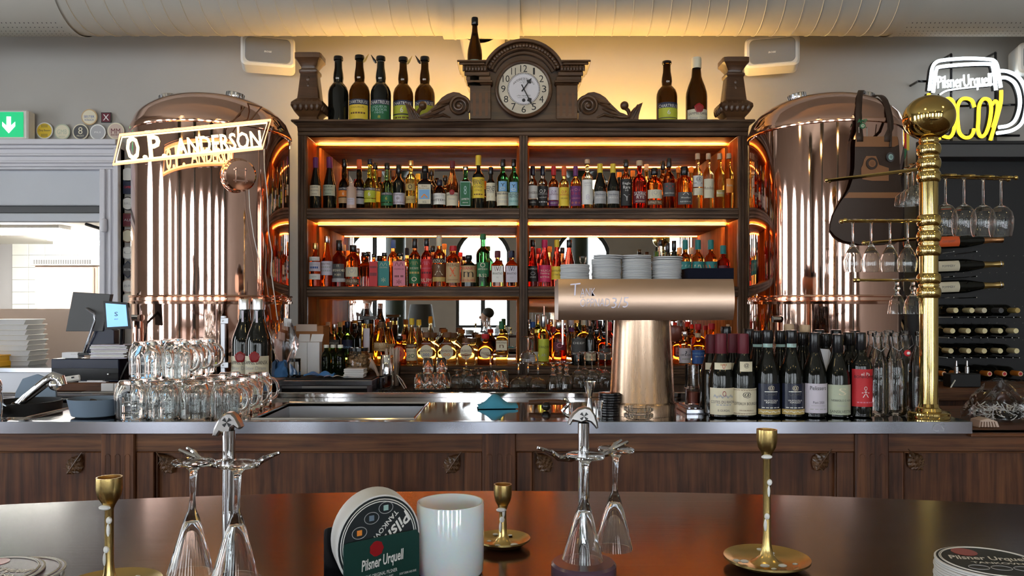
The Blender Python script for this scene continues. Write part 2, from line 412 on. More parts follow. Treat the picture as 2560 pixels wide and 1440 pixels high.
def window(k, c, plane, p):
    """black casement frame in an arched opening"""
    A = arch_pts(c, 12); t = .07
    mb = MB()
    ring = [(c-WW/2, SILL)]+A+[(c+WW/2, SILL)]
    n = len(ring); inner = [(c+(u-c)*(1-2*t/WW), max(SILL+t, z-t)) for u, z in ring]
    for i in range(n-1): mb.prism([ring[i], ring[i+1], inner[i+1], inner[i]], p, p+.08, plane)
    mb.prism([ring[-1], ring[0], inner[0], inner[-1]], p, p+.08, plane)
    root = struct('window_%d' % k, mb, 'window_black', smooth=0)
    A2 = arch_pts(c, 12)
    obj('pane', MB().prism([(c-WW/2, SILL)]+A2[:7]+[(c, SILL)], p+.035, p+.039, plane), 'pane', root, smooth=0)
    obj('pane', MB().prism([(c, SILL)]+A2[6:]+[(c+WW/2, SILL)], p+.035, p+.039, plane), 'pane', root, smooth=0)
    obj('mullion', MB().prism([(c-.05, SILL), (c+.05, SILL), (c+.05, CROWN-.03), (c-.05, CROWN-.03)], p-.01, p+.09, plane), 'window_black', root)
    obj('transom_bar', MB().prism([(c-WW/2, 1.05), (c+WW/2, 1.05), (c+WW/2, 1.11), (c-WW/2, 1.11)], p-.01, p+.07, plane), 'window_black', root)
    return root
for k, x in enumerate(WIN_BACK): window(k+1, x, 'xz', YB-.14)
for k, y in enumerate(WIN_SIDE): window(k+7, y, 'yz', XL-.14)
# iron columns of the dining side
for (x, y) in ((-2.24, -4.4), (1.28, -4.4), (-5.76, -4.4), (4.8, -4.4)):
    r = obj('column', MB().lathe([(.26,0), (.26,.12), (.20,.2), (.19,3.9), (.21,3.95), (.21,4.0), (.30,4.12), (.30,4.2)], 24, (x, y, 0)), 'column_green')
    tag(r, kind='structure'); obj('beam_pad', MB().box(x-.32, x+.32, y-.32, y+.32, 4.2, HC), 'column_green', r)
# --- doorway casing, shutter box and kitchen
d = 5.5
cas = MB()
xi, xo = DX1-.014, X(303, d)
for (a, b, y) in ((xi, xo, 5.49), (xi-.01, xi+.03, 5.468), (xi+.05, xi+.07, 5.475), (xo-.035, xo, 5.455)): cas.box(a, b, y, YF, 0, Z(372, d) if b > -2.84 else Z(424, d), .004)
j = struct('trim_1', cas, 'casing_paint')
for (y0, y1, yy) in ((353,366,5.42), (366,374,5.45), (374,386,5.475), (386,392,5.46), (392,404,5.48), (404,410,5.455), (410,418,5.47), (418,424,5.485)):
    obj('head_moulding', MB().box(DX0, xo if yy < 5.46 else xo-.02, yy, YF, Z(y1, d), Z(y0, d), .004), 'casing_paint', j)
sh = struct('door_1', MB().box(DX0, DX1, 5.53, 5.60, Z(512, d), Z(424, d), .006), 'shutter_paint')
obj('shutter_lip', MB().box(DX0, DX1, 5.56, 5.62, Z(530, d), Z(512, d), .004), 'darkgray', sh)
sh2 = obj('shutter_rail', MB().box(DX0, DX1, 5.545, 5.62, Z(552, d), Z(531, d), .005), 'shutter_paint', sh)
obj('closer_arm', MB().tube([(DX1-.005, 5.53, Z(575,d)), (DX1-.2, 5.62, Z(556,d))], .012, 8), 'gloss_black', sh)
obj('closer_hinge', MB().lathe([(0,0), (.02,.005), (.024,.03), (.02,.09), (.008,.10), (.008,.14), (0,.14)], 12, (DX1+.01, 5.47, Z(582,d))), 'casing_paint', sh)
KY = 9.4; KC = 2.28
struct('wall_kitchen', MB().box(-6.9, -1.6, KY, KY+.1, 0, 2.9).box(-6.9, -6.8, 5.72, KY, 0, 2.9).box(-2.35, -2.25, 5.72, KY, 0, 2.9), 'kitchen_paint')
kc = struct('ceiling_kitchen', MB().box(-6.9, -2.25, 5.72, KY, KC, KC+.1), 'kitchen_paint')
kl = thing('ceiling_light', 'bright white tube light on the kitchen ceiling behind the doorway', 'lamp', (-5.0, 7.3, KC-.08))
obj('housing', MB().box(-.75, .75, -.10, .10, .05, .08), 'white_plastic', kl); obj('tube', MB().box(-.7, .7, -.07, .07, 0, .05, .01), 'kitchen_tube', kl)
kw = struct('wall_kitchen_tiled', MB().box(-6.8, -2.36, KY-.02, KY, 0, KC), 'gray')
tile = mesh_of('tile', MB().box(-.098, .098, -.012, 0, -.073, .073, .003))
for i in range(12):
    for k in range(9):
        link('tile', tile, 'kitchen_tile', kw, (-6.0+i*.2, KY-.02, 1.02+k*.15))
fill_tube = thing('ceiling_light', 'added unseen white tube light brightening the kitchen', 'lamp', (-4.4, 8.6, KC-.08))  # extra tube out of view, added to brighten the kitchen
obj('housing', MB().box(-.75, .75, -.10, .10, .05, .08), 'white_plastic', fill_tube); obj('tube', MB().box(-.7, .7, -.07, .07, 0, .05, .01), 'kitchen_tube', fill_tube)
cab = thing('steel_cabinet', 'tall stainless steel kitchen cabinet with slotted vent on top', 'cabinet', (X(165, 8.2), 8.2, 0))
w = LEN(158, 8.2)/2
obj('body', MB().box(-w, w, 0, .6, 0, Z(664, 8.2), .01), 'beige', cab)
obj('door', MB().box(-w+.04, w-.03, -.03, 0, 1.45, Z(668, 8.2), .008), 'beige', cab)
obj('vent_hood', MB().box(-w-.02, w+.02, -.06, .6, Z(664, 8.2), Z(646, 8.2), .006), 'white_plastic', cab)
for k in range(24):
    obj('vent_slot', MB().box(-w+.03+k*(2*w-.06)/24, -w+.045+k*(2*w-.06)/24, -.064, -.058, Z(661, 8.2), Z(650, 8.2)), 'darkgray', cab)
sp = thing('steel_pass', 'long beige steel splash panel and counter in the kitchen', 'counter', (-4.4, 6.6, 0))
obj('splash_panel', MB().box(-.9, 1.25, .5, .54, .9, Z(772, 7.1)), 'beige', sp)
obj('worktop', MB().box(-.6, .93, -.55, .5, .99, 1.03, .004), 'steel', sp)
obj('leg_panel', MB().box(-.55, .88, -.45, .45, 0, .99), 'steel_dark', sp)
pb = None
for k in range(9):
    z = 1.031+k*.042
    o = thing('plastic_tub', 'clear frosted food tub, %s from the bottom of the kitchen stack' % ['lowest','second','third','fourth','fifth','sixth','seventh','eighth','topmost'][k], 'tub', (X(48+random.uniform(-4,4), 6.35), 6.35, z), group='stacked food tubs in the kitchen')
    w = .17-.003*k
    t = MB().prism([(-w+.02, 0), (w-.02, 0), (w, .038), (-w, .038)], -.12, .12, 'xz'); obj('body', t, 'plastic_frost', o)
    obj('rim', MB().box(-w-.008, w+.008, -.128, .128, .036, .0415, .002), 'white_plastic', o)
cr = thing('plastic_crate', 'orange yellow plastic crate in the kitchen beside the tub stack', 'crate', (X(-8, 6.2), 6.17, 1.031))
obj('body', MB().box(-.12, .095, -.1, .1, 0, .045, .005), 'crate_yellow', cr)
for k in range(5): obj('rib', MB().box(-.115+k*.047, -.105+k*.047, -.105, .1, .045, .085), 'crate_yellow', cr)
obj('rim', MB().box(-.12, .095, -.11, .105, .083, .093, .003), 'crate_yellow', cr)
# --- exit sign, beer mats on the wall
ex = thing('exit_sign', 'green lit emergency exit sign with white arrow pointing down', 'sign', P(30, 314, 5.45))
w, h = LEN(46, 5.45), LEN(37, 5.45)
obj('housing', MB().box(-w-.1, w, -.03, .06, -h, h, .01), 'white_plastic', ex)
pn = obj('panel', MB().box(-w-.08, w-.03, -.034, -.029, -h+.017, h-.017), 'exit_green', ex)
obj('arrow', MB().prism([(-.015,.055), (.015,.055), (.015,-.01), (.045,.018), (.045,-.012), (0,-.062), (-.045,-.012), (-.045,.018), (-.015,-.01)], -.037, -.033), 'exit_white', pn, (0.0,0,0))
def beermat(px, py, r, ring, face, label, words=(), tc='black', shape='o', d=5.53, extra=None):
    t = thing('beer_mat', label, 'beer mat', P(px, py, d), group='beer mats stuck on the wall'); R = LEN(r, d)
    def disc(rr, y0, y1): return MB().lathe([(0, y0), (rr, y0), (rr, y1), (0, y1)], 28).xf(Matrix.Rotation(PI/2, 4, 'X')) if shape == 'o' else MB().box(-rr, rr, -y1, -y0, -rr, rr)
    if shape == 'd': disc = lambda rr, y0, y1: MB().prism([(0,-rr*1.3), (rr*1.3,0), (0,rr*1.3), (-rr*1.3,0)], -y1, -y0)
    obj('board', disc(R, 0, .004), ring, t); f = obj('print', disc(R*.86, .004, .005), face, t)
    for (s, zz, hh, ww) in words: txt(s, R*ww, R*hh, tc, f, (0, -.0056, zz*R))
    if extra: extra(f, R)
    return t
beermat(112, 327, 21, 'white', 'yellow', 'white and yellow round beer mat with two animals by exit sign', [('XXXXX',.55,.35,.8), ('Zlaty Bazant',0,.3,1.4), ('XXXXX',-.55,.35,.8)], 'navy')
beermat(156, 330, 20, 'palegreen', 'cream', 'pale green round beer mat with large initials', [('GMB',0,.6,1.2), ('BEER',-.6,.2,.8)], 'palegreen')
beermat(202, 330, 20, 'cream', 'darkgray', 'cream round beer mat with dark portrait in its centre', [('8',.15,.9,.55), ('PROST',-.5,.2,.9)], 'cream')
beermat(245, 331, 20, 'white', 'gray', 'grey white round beer mat with concentric lines', [('PILS',0,.2,.8)], 'white')
beermat(290, 328, 21, 'cream', 'beige', 'cream round beer mat with red handshake emblem', [('MM',0,.6,1.1), ('BEER',-.45,.2,1.1)], 'maroon')
beermat(224, 293, 20, 'tan', 'cream', 'tan round beer mat with blue writing above the row', [('SESTER',.05,.3,1.3), ('KOLSCH',-.35,.25,1.1)], 'blue')
beermat(266, 294, 12.5, 'black', 'maroon', 'small square black and red beer mat', [('X',0,1.2,1.2)], 'white', 's')
for k, (y, sh, c1, c2, lb, wd) in enumerate([(437,'o','white','white','white round mat, topmost beside the tank',''), (468,'s','navy','navy','navy square mat with red sail beside the tank','CAMBR'), (509,'o','black','white','black rimmed round mat beside the tank','BRU'),
        (550,'s','brown','maroon','dark maroon square mat beside the tank','ALE'), (590,'o','brown','cream','brown ringed round mat beside the tank',''), (632,'o','gray','white','grey ringed round mat beside the tank','U'), (674,'d','navy','darkgray','dark diamond shaped mat beside the tank','B'),
        (715,'o','beige','white','pale pink round mat beside the tank','BR'), (750,'o','cream','white','lowest round mat beside the tank','')]):
    beermat(320, y, 17, c1, c2, lb, [(wd,0,.35,1.1)] if wd else [], 'red' if k == 1 else 'gray', sh)
# --- air duct
DY, DZc, DR = 4.9, EYE+2.075, .32
du = thing('air_duct', 'thick painted spiral air duct under the ceiling', 'duct')
xa, xb = X(150, 4.72), X(2270, 4.72)
def ring_x(x0, x1, r, seg=48): return MB().lathe([(r, x0), (r, x1)], seg).xf(Matrix.Translation((0, DY, DZc)) @ Matrix.Rotation(PI/2, 4, 'Y'))
obj('spiral_pipe', ring_x(xa, xb, DR), 'duct_paint', du)
pitch = .115; pts = []; turns = int((xb-xa)/pitch)
for i in range(turns*28):
    a = 2*PI*i/28; pts.append((xa+pitch*i/28, DY+(DR+.001)*math.cos(a), DZc+(DR+.001)*math.sin(a)))
obj('spiral_seam', MB().tube(pts, .0042, 5), 'duct_paint', du)
for (a, b) in ((X(-400, 4.72), xa), (xb, X(2960, 4.72))):
    e = obj('perforated_section', ring_x(a, b, DR+.004), 'duct_paint', du)
    hb = MB(); n = int((b-a-.06)/.028)
    for r in range(9):
        an = math.radians(-112+r*7.6); y, z = DY+(DR+.0046)*math.cos(an), DZc+(DR+.0046)*math.sin(an)
        ty, tz = -math.sin(an), math.cos(an)
        for k in range(n):
            x = a+.03+k*.028+(.014 if r % 2 else 0); q = []
            for s6 in range(6): c6, d6 = .0042*math.cos(PI/3*s6), .0042*math.sin(PI/3*s6); q.append((x+c6, y+ty*d6, z+tz*d6))
            hb.add(q, [(0,1,2,3,4,5)])
    h = obj('perforation', hb, 'hole_black', e, smooth=0); h['kind'] = 'stuff'
    obj('joint_band', ring_x(b-.03 if a < 0 else a-.01, b+.01 if a < 0 else a+.03, DR+.008), 'duct_paint', du)
obj('tee_sleeve', ring_x(X(1100, 4.72), X(1300, 4.72), DR+.022), 'duct_paint', du)
obj('tee_collar', ring_x(X(1128, 4.72), X(1134, 4.72), DR+.026), 'duct_seam', du)
obj('tee_collar', ring_x(X(1268, 4.72), X(1274, 4.72), DR+.026), 'duct_seam', du)
obj('branch_pipe', MB().lathe([(.155, 0), (.155, .6)], 36).xf(Matrix.Translation((X(1203, 5.1), 4.97, Z(66, 5.1))) @ Matrix.Rotation(-PI/2, 4, 'X')), 'duct_paint', du)
obj('hanger_strap', MB().box(X(150,4.72)-.2, X(150,4.72)-.17, DY-.01, DY+.01, DZc+DR, HC), 'duct_seam', du)
obj('hanger_strap', MB().box(X(2270,4.72)+.17, X(2270,4.72)+.2, DY-.01, DY+.01, DZc+DR, HC), 'duct_seam', du)
# --- loudspeakers
def speaker(px, py, sgn, label):
    d = 5.30; t = thing('wall_speaker', label, 'speaker', P(px, py, d), (0, 0, sgn*.30), 'white wall speakers')
    w, h = .178, .104
    def rr(w, h, n=6):
        pts = []
        for (sx, sz, a0) in ((1,1,0), (-1,1,90), (-1,-1,180), (1,-1,270)):
            for i in range(n+1):
                a = math.radians(a0+90*i/n); r = .035; pts.append((sx*(w-r)+r*math.cos(a), sz*(h-r)+r*math.sin(a)))
        return pts
    obj('cabinet', MB().prism(rr(w, h), -.06, .14, 'xz', .014), 'white_plastic', t)
    g = obj('grille', MB().prism(rr(w*.84, h*.80), -.064, -.055, 'xz', .004), 'speaker_mesh', t)
    txt('BOSE', .05, .012, 'white', g, (0, -.0655, -.01), shear=.2, bold=.02)
    obj('bracket', MB().box(-.03, .03, .13, .26, -.03, .03), 'white_plastic', t)
speaker(671, 133, .9, 'white wall speaker with grey grille above copper tank near exit sign')
speaker(1929, 134, -.9, 'white wall speaker with grey grille near beer mug neon sign')
speaker(2612, 145, -.9, 'white wall speaker cut by picture edge beside the neon sign')
# --- ceiling pendants of the dining side and other things only the mirrors show
for k, (x, y) in enumerate([(-4.2,-2.2), (-1.4,-2.2), (1.4,-2.2), (4.2,-2.2), (-2.8,1.2), (0,1.2), (2.8,1.2)]):
    t = thing('pendant_lamp', 'warm round pendant lamp over the dining room, %s from the tiled kitchen side' % ('rear row, first', 'rear row, second', 'rear row, third', 'rear row, last', 'front row, first', 'front row, second', 'front row, last')[k], 'lamp', (x, y, 3.55), group='pendant lamps of the dining room')
    obj('glow_globe', MB().sphere((0,0,0), .12), 'lamp_glow', t); obj('shade', MB().lathe([(.17,.02), (.10,.16), (.03,.2)], 20), 'gloss_black', t)
    obj('cord', MB().tube([(0,0,.19), (0,0,HC-3.55)], .006, 6), 'gloss_black', t)
# ================================================================== shelf unit with mirrors
D0, DM, DBK = 4.6, 4.83, 5.2
ZT, ZH = Z(303, D0), Z(340, D0)            # cornice top, header underside
Z2, Z2b = Z(520, D0), Z(548, D0)
Z3, Z3b = Z(716, D0), Z(742, D0)
Z4 = 1.153
XA, XB = X(745, D0), X(1870, D0)
BAYS = [(X(768, D0), X(1298, D0)), (X(1320, D0), X(1845, D0))]
cu = thing('back_bar_cabinet', 'tall dark wooden back bar cabinet with mirrored bays and two bottle shelves', 'cabinet')
def reeded(a, b, n=3):
    """front outline (u, y) of a reeded strip from u=a to u=b"""
    pts = [(a, D0+.02), (a, D0)]; w = (b-a)/n
    for k in range(n):
        u = a+k*w; pts += [(u+w*.12, D0-.002), (u+w*.25, D0-.008), (u+w*.75, D0-.008), (u+w*.88, D0-.002)]
    return pts+[(b, D0), (b, D0+.02)]
for (a, b) in ((XA, BAYS[0][0]), (BAYS[0][1], BAYS[1][0]), (BAYS[1][1], XB)):
    st = obj('stile', MB().prism(reeded(a, b, 3), Z4-.05, ZH, 'xy'), 'shelf_wood_z', cu)
    obj('partition', MB().box(a+.003, b-.003, D0+.02, DM, Z4-.05, ZH), 'lit_inner_wood_z', cu)
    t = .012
    obj('partition', MB().box(a-t if a > XA else a, b+t if b < XB else b, DM+.012, DBK+.02, Z4-.05, ZH), 'lit_inner_wood_z', cu)
def shelf_front(z0, z1, n=3):
    pts = [(D0+.03, z0), (D0, z0)]; h = (z1-z0)/n
    for k in range(n):
        z = z0+k*h; pts += [(D0-.003, z+h*.1), (D0-.010, z+h*.25), (D0-.010, z+h*.75), (D0-.003, z+h*.9)]
    return pts+[(D0, z1), (D0+.03, z1)]
for (a, b) in BAYS:
    for (z0, z1) in ((Z2b, Z2), (Z3b, Z3), (Z4-.05, Z4)):
        obj('shelf_edge', MB().prism(shelf_front(z0, z1), a, b, 'yz'), 'shelf_wood_x', cu)
        obj('shelf', MB().box(a, b, D0+.03, DM, z0, z1), 'lit_inner_wood_x', cu)
        obj('shelf', MB().box(a+.012, b-.012, DM+.012, DBK, z0-.012, z1), 'lit_inner_wood_x', cu)
        # the slot between the two boards holds the light strip
    obj('ceiling_board', MB().box(a, b, D0+.0, DM, ZH, ZH+.02), 'lit_inner_wood_x', cu)
    obj('ceiling_board', MB().box(a+.012, b-.012, DM+.012, DBK, ZH-.012, ZH+.02), 'lit_inner_wood_x', cu)
    for z in (ZH-.004, Z2b-.004):
        obj('strip_ledge', MB().box(a+.004, b-.004, DM-.016, DM+.013, z-.010, z-.008).box(a+.012, b-.012, DM+.013, DM+.015, z-.018, z-.008), 'lit_inner_wood_x', cu); obj('light_strip', MB().box(a+.02, b-.02, DM+.017, DM+.024, z-.0115, z-.0085), 'led_back', cu); obj('light_strip', MB().box(a+.012, b-.012, DM-.013, DM+.004, z-.008, z-.0075), 'led_warm', cu)
    obj('light_strip', MB().box(a+.02, b-.02, DBK-.03, DBK-.02, Z4+.001, Z4+.007), 'led_low', cu)
    for (z0, z1) in ((Z2, ZH-.012), (Z3, Z2b-.012), (Z4, Z3b-.012)):
        obj('mirror_pane', MB().box(a+.012, b-.012, DBK-.006, DBK, z0, z1), 'mirror', cu)
    obj('back_panel', MB().box(a, b, DBK, DBK+.02, Z4-.05, ZT), 'lit_inner_wood_x', cu)
obj('header', MB().prism([(D0+.03, ZH), (D0, ZH), (D0-.006, ZH+.006), (D0-.006, ZH+.02), (D0, ZH+.025), (D0-.01, ZH+.03), (D0-.014, ZH+.045), (D0-.02, ZH+.05), (D0-.03, ZH+.066), (D0-.034, ZH+.070), (D0+.03, ZH+.070)], XA, XB, 'yz'), 'shelf_wood_x', cu)
obj('cornice', MB().box(XA-.03, XB+.03, D0-.05, DBK+.02, ZT-.014, ZT, .004), 'shelf_wood_x', cu)
obj('cornice', MB().box(XA-.015, XB+.015, D0-.034, DBK+.02, ZH+.070, ZT-.014, .003), 'shelf_wood_x', cu)
obj('side_panel', MB().box(XA-.006, XA, D0+.02, DBK+.02, Z4-.05, ZH+.03), 'shelf_wood_z', cu)
obj('side_panel', MB().box(XB, XB+.006, D0+.02, DBK+.02, Z4-.05, ZH+.03), 'shelf_wood_z', cu)
# light line behind the cornice, washing the wall and duct
obj('wall_light_strip', MB().box(X(770, 5.2), X(1850, 5.2), DBK+.06, DBK+.09, ZT-.03, ZT-.018), 'led_wall', cu)
obj('strip_ledge', MB().box(XA, XB, DBK+.02, DBK+.12, ZT-.05, ZT-.03), 'shelf_wood_x', cu)
# ------------------------------------------------------------------ pedestals on the cornice
def pedestal(px, sgn, label):
    d = 4.72; t = thing('carved_pedestal', label, 'pedestal', (X(px, d), d, ZT), (0, 0, 0), 'carved pedestals on the cornice')
    H = Z(141 if sgn > 0 else 152, d)-ZT
    pr = [(0,0), (.068,0), (.068,.03), (.052,.06), (.048,.10), (.070,.17), (.086,.25), (.084,.29), (.070,.33), (.058,.36), (.056,.40), (.044,.72), (.050,.745), (.050,.77), (.040,.79), (.040,.82), (.058,.90), (.068,.93), (.068,1.0), (0,1.0)]
    obj('body', MB().lathe([(r*1.19, z*H) for r, z in pr], 32, n=9, rot=0), 'carved_wood', t, rot=(0,0,0))
    for s in (-1, 1):
        for k in range(4):
            x = s*.0; 
    for k in range(5):
        obj('lobe', MB().sphere((-.066+.033*k, -.088, H*.245), .017, 10, 6, (.9,.9,1.9)), 'carved_wood', t)
        obj('lobe', MB().sphere((-sgn*-.088, -.066+.033*k, H*.245), .017, 10, 6, (.9,.9,1.9)), 'carved_wood', t)
    for zz in (.45, .55, .64):
        obj('rosette', MB().sphere((0, -.058+.02*(zz-.45), H*zz), .012, 10, 6, (1,.5,1.5)), 'carved_wood', t)
pedestal(776, 1, 'carved wooden pedestal at cornice end beside the dark label-less bottle')
pedestal(1833, -1, 'carved wooden pedestal at cornice end beside the red sealed bottle')
# ------------------------------------------------------------------ mantel clock crest
dC = 4.66
cc = thing('clock_crest', 'arched carved wooden clock case with scroll wings on top of the cabinet', 'clock', (X(1309, dC), dC, ZT))
u = LEN(1, dC)                       # metres per pixel there
def q(px, py): return ((px-1309)*u, (303-py)*u+ (Z(303, dC)-ZT))
zc = q(1309, 228)[1]
pts = [q(1216, 303), q(1402, 303), q(1402, 190)]+[q(1309+100*math.cos(math.radians(a)), 212-100*math.sin(math.radians(a))) for a in range(12, 169, 8)]+[q(1216, 190)]
obj('case', MB().prism(pts, -.01, .14, 'xz', .004), 'carved_wood', cc)
def arch(r0, r1, y0, y1, matn='carved_wood', name='arch_moulding'):
    A = [q(1309+r1*math.cos(math.radians(a)), 216-r1*math.sin(math.radians(a))) for a in range(24, 157, 6)]
    B = [q(1309+r0*math.cos(math.radians(a)), 216-r0*math.sin(math.radians(a))) for a in range(156, 23, -6)]
    obj(name, MB().prism(A+B, y0, y1, 'xz', .003), matn, cc)
arch(100, 108, -.085, .14); arch(88, 100, -.06, .05); arch(84, 88, -.07, .05); arch(76, 84, -.035, .03)
for k in range(27):                  # leaf carving along the arch
    a = math.radians(26+k*4.92); x, z = q(1309+94*math.cos(a), 216-94*math.sin(a))
    obj('leaf_carving', MB().sphere((x, -.062, z), .011, 8, 6, (1,.9,1.3)), 'carved_wood', cc)
for s in (-1, 1):
    def qq(dx, py): return q(1309+s*dx, py)
    def slab(x0, x1, y0, y1, f0, f1=.14, name='capital', b=.003):
        a, b2 = qq(x0, y1), qq(x1, y0); obj(name, MB().box(min(a[0], b2[0]), max(a[0], b2[0]), f0, f1, a[1], b2[1], b), 'carved_wood', cc)
    slab(92, 163, 165, 170, -.12); slab(96, 158, 170, 176, -.11); slab(90, 150, 176, 190, -.095); slab(84, 146, 190, 200, -.085)
    slab(80, 142, 200, 210, -.075); slab(76, 140, 210, 216, -.085); slab(78, 136, 216, 219, -.07)
    for k in range(8):
        x, z = qq(94+7.5*k, 183); obj('leaf_carving', MB().sphere((x, -.097, z), .012, 8, 6, (.7,.8,1.4)), 'carved_wood', cc)
    slab(81, 133, 219, 303, -.055, .14, 'pilaster')
    for k in range(3):
        x, z0 = qq(92+15*k, 296); z1 = qq(0, 238)[1]
        pl = [(x-.008+.008*0, z0)]
        ol = [(x+.0085*math.cos(math.radians(a)), z1-.0085+.0085*math.sin(math.radians(a))) for a in range(0, 181, 30)]+[(x+.0085*math.cos(math.radians(a)), z0+.0085+.0085*math.sin(math.radians(a))) for a in range(180, 361, 30)]
        obj('flute', MB().prism(ol, -.0565, -.054, 'xz'), 'brown', cc)
    # scroll wing
    sp_ = [qq(297, 258), qq(288, 262), qq(276, 272), qq(266, 284), qq(258, 290), qq(250, 286), qq(240, 283), qq(226, 270), qq(214, 258), qq(204, 246), qq(190, 237), qq(175, 232), qq(160, 234), qq(146, 244), qq(138, 258), qq(137, 303), qq(286, 303), qq(287, 290), qq(292, 272)]
    obj('scroll_wing', MB().prism(sp_, -.02, .07, 'xz'), 'carved_wood', cc)
    cxv, czv = qq(160, 268); sp = []
    for i in range(46):
        a = i/45*2.3*2*PI; r = (27-21*i/45)*u; sp.append((cxv+s*-r*math.cos(a-.6), -.026-.016*i/45, czv+r*math.sin(a-.6)))
    obj('volute', MB().tube(sp, [.011-.005*i/45 for i in range(46)], 7), 'carved_wood', cc)
    obj('volute_eye', MB().sphere((cxv, -.035, czv), .018, 12, 8, (1,.8,1)), 'carved_wood', cc)
    obj('bud_stem', MB().tube([(qq(268,292)[0],.01,qq(268,292)[1]), (qq(262,276)[0],.005,qq(262,276)[1]), (qq(253,268)[0],0,qq(253,268)[1])], [.012,.012,.014], 8), 'carved_wood', cc); rx, rz = qq(252, 264); obj('scroll_bud', MB().sphere((rx, .0, rz), .026, 12, 8, (1,1.2,1)), 'carved_wood', cc)
    for (p0, p1, p2, r) in (((215,262),(190,258),(172,244),.014), ((230,280),(205,268),(188,262),.012), ((245,292),(222,286),(196,274),.012), ((262,296),(240,296),(210,288),.010), ((292,262),(280,280),(272,300),.007), ((284,264),(272,282),(262,300),.007), ((276,272),(266,286),(254,302),.006), ((225,296),(200,290),(182,296),.010)):
        obj('acanthus_leaf', MB().tube([(qq(*p0)[0], -.022, qq(*p0)[1]), (qq(*p1)[0], -.034, qq(*p1)[1]), (qq(*p2)[0], -.020, qq(*p2)[1])], [r*.5, r, r*.4], 7), 'carved_wood', cc)
# dial
def disc(r0, y0, y1, seg=48): return MB().lathe([(0, -y0), (r0, -y0), (r0, -y1), (0, -y1)][::-1], seg).xf(Matrix.Rotation(PI/2, 4, 'X'))
def dmove(mb): return mb.move(0, 0, zc)
obj('bezel', dmove(MB().tube([(67*u*math.cos(a*PI/24), -.05, 67*u*math.sin(a*PI/24)) for a in range(48)], .011, 8, True)), 'carved_wood', cc)
dl = obj('dial', dmove(MB().lathe([(0,.048), (65*u,.048), (65*u,.0)][::-1], 48).xf(Matrix.Rotation(PI/2, 4, 'X'))), 'clock_face', cc)
obj('dial_centre', dmove(MB().lathe([(0,.0488), (39*u,.0488), (39*u,.047)][::-1], 40).xf(Matrix.Rotation(PI/2, 4, 'X'))), 'clock_center', dl)
def ring(r, w, y): return dmove(MB().tube([(r*u*math.cos(a*PI/24), y, r*u*math.sin(a*PI/24)) for a in range(48)], w, 5, True))
obj('minute_ring', ring(40, .0009, -.049), 'black', dl); obj('minute_ring', ring(37, .0006, -.049), 'black', dl); obj('minute_ring', ring(62, .0007, -.0485), 'black', dl)
for k in range(1, 13):
    a = PI/2-k*PI/6; ww = {1: 4.5, 11: 11}.get(k, 11 if k < 10 else 17)
    txt(str(k), ww*u, 17*u, 'black', dl, (50.5*u*math.cos(a), -.0492, zc+50.5*u*math.sin(a)))
for k in range(60):
    a = k*PI/30; dx, dz = math.cos(a), math.sin(a)
tk = MB()
for k in range(60):
    a = k*PI/30; tk.tube([(37*u*math.cos(a), -.0492, zc+37*u*math.sin(a)), (40*u*math.cos(a), -.0492, zc+40*u*math.sin(a))], .0009, 4)
o_ = obj('minute_marking', tk, 'black', dl); 
txt('ANTOINE DE PRATEAU', 52*u, 6*u, 'black', dl, (0, -.0495, zc+25*u), arc=13*u); txt('a Paris depuis 1822', 34*u, 4.5*u, 'black', dl, (0, -.0495, zc-17*u), shear=.3); txt('5 Boulevard des Batignolles', 30*u, 2.6*u, 'black', dl, (0, -.0495, zc-22*u))
txt('~V~', 20*u, 8*u, 'gray', dl, (0, -.0495, zc+17*u)); obj('winding_hole', dmove(MB().lathe([(0,.050), (4.2*u,.050), (4.2*u,.048)][::-1], 16).xf(Matrix.Rotation(PI/2, 4, 'X'))).move(0, 0, -28*u), 'black', dl)
def hand(ang, L, w, name):
    ca, sa = math.sin(ang), math.cos(ang); pl = [(-.25*L, .35*w), (0, .3*w), (.55*L, .25*w), (.66*L, 1.5*w), (.78*L, .5*w), (L, .1*w), (L, -.1*w), (.78*L, -.5*w), (.66*L, -1.5*w), (.55*L, -.25*w), (0, -.3*w), (-.25*L, -.35*w)]
    obj(name, MB().prism([(t*ca+n*sa, zc+t*sa-n*ca) for t, n in pl], -.055, -.053), 'black', dl)
hand(math.radians(36), 32*u, 4.6*u, 'hour_hand'); hand(math.radians(153), 46*u, 4.2*u, 'minute_hand')
obj('hand_hub', MB().sphere((0, -.055, zc), .006, 10, 6), 'black', dl)
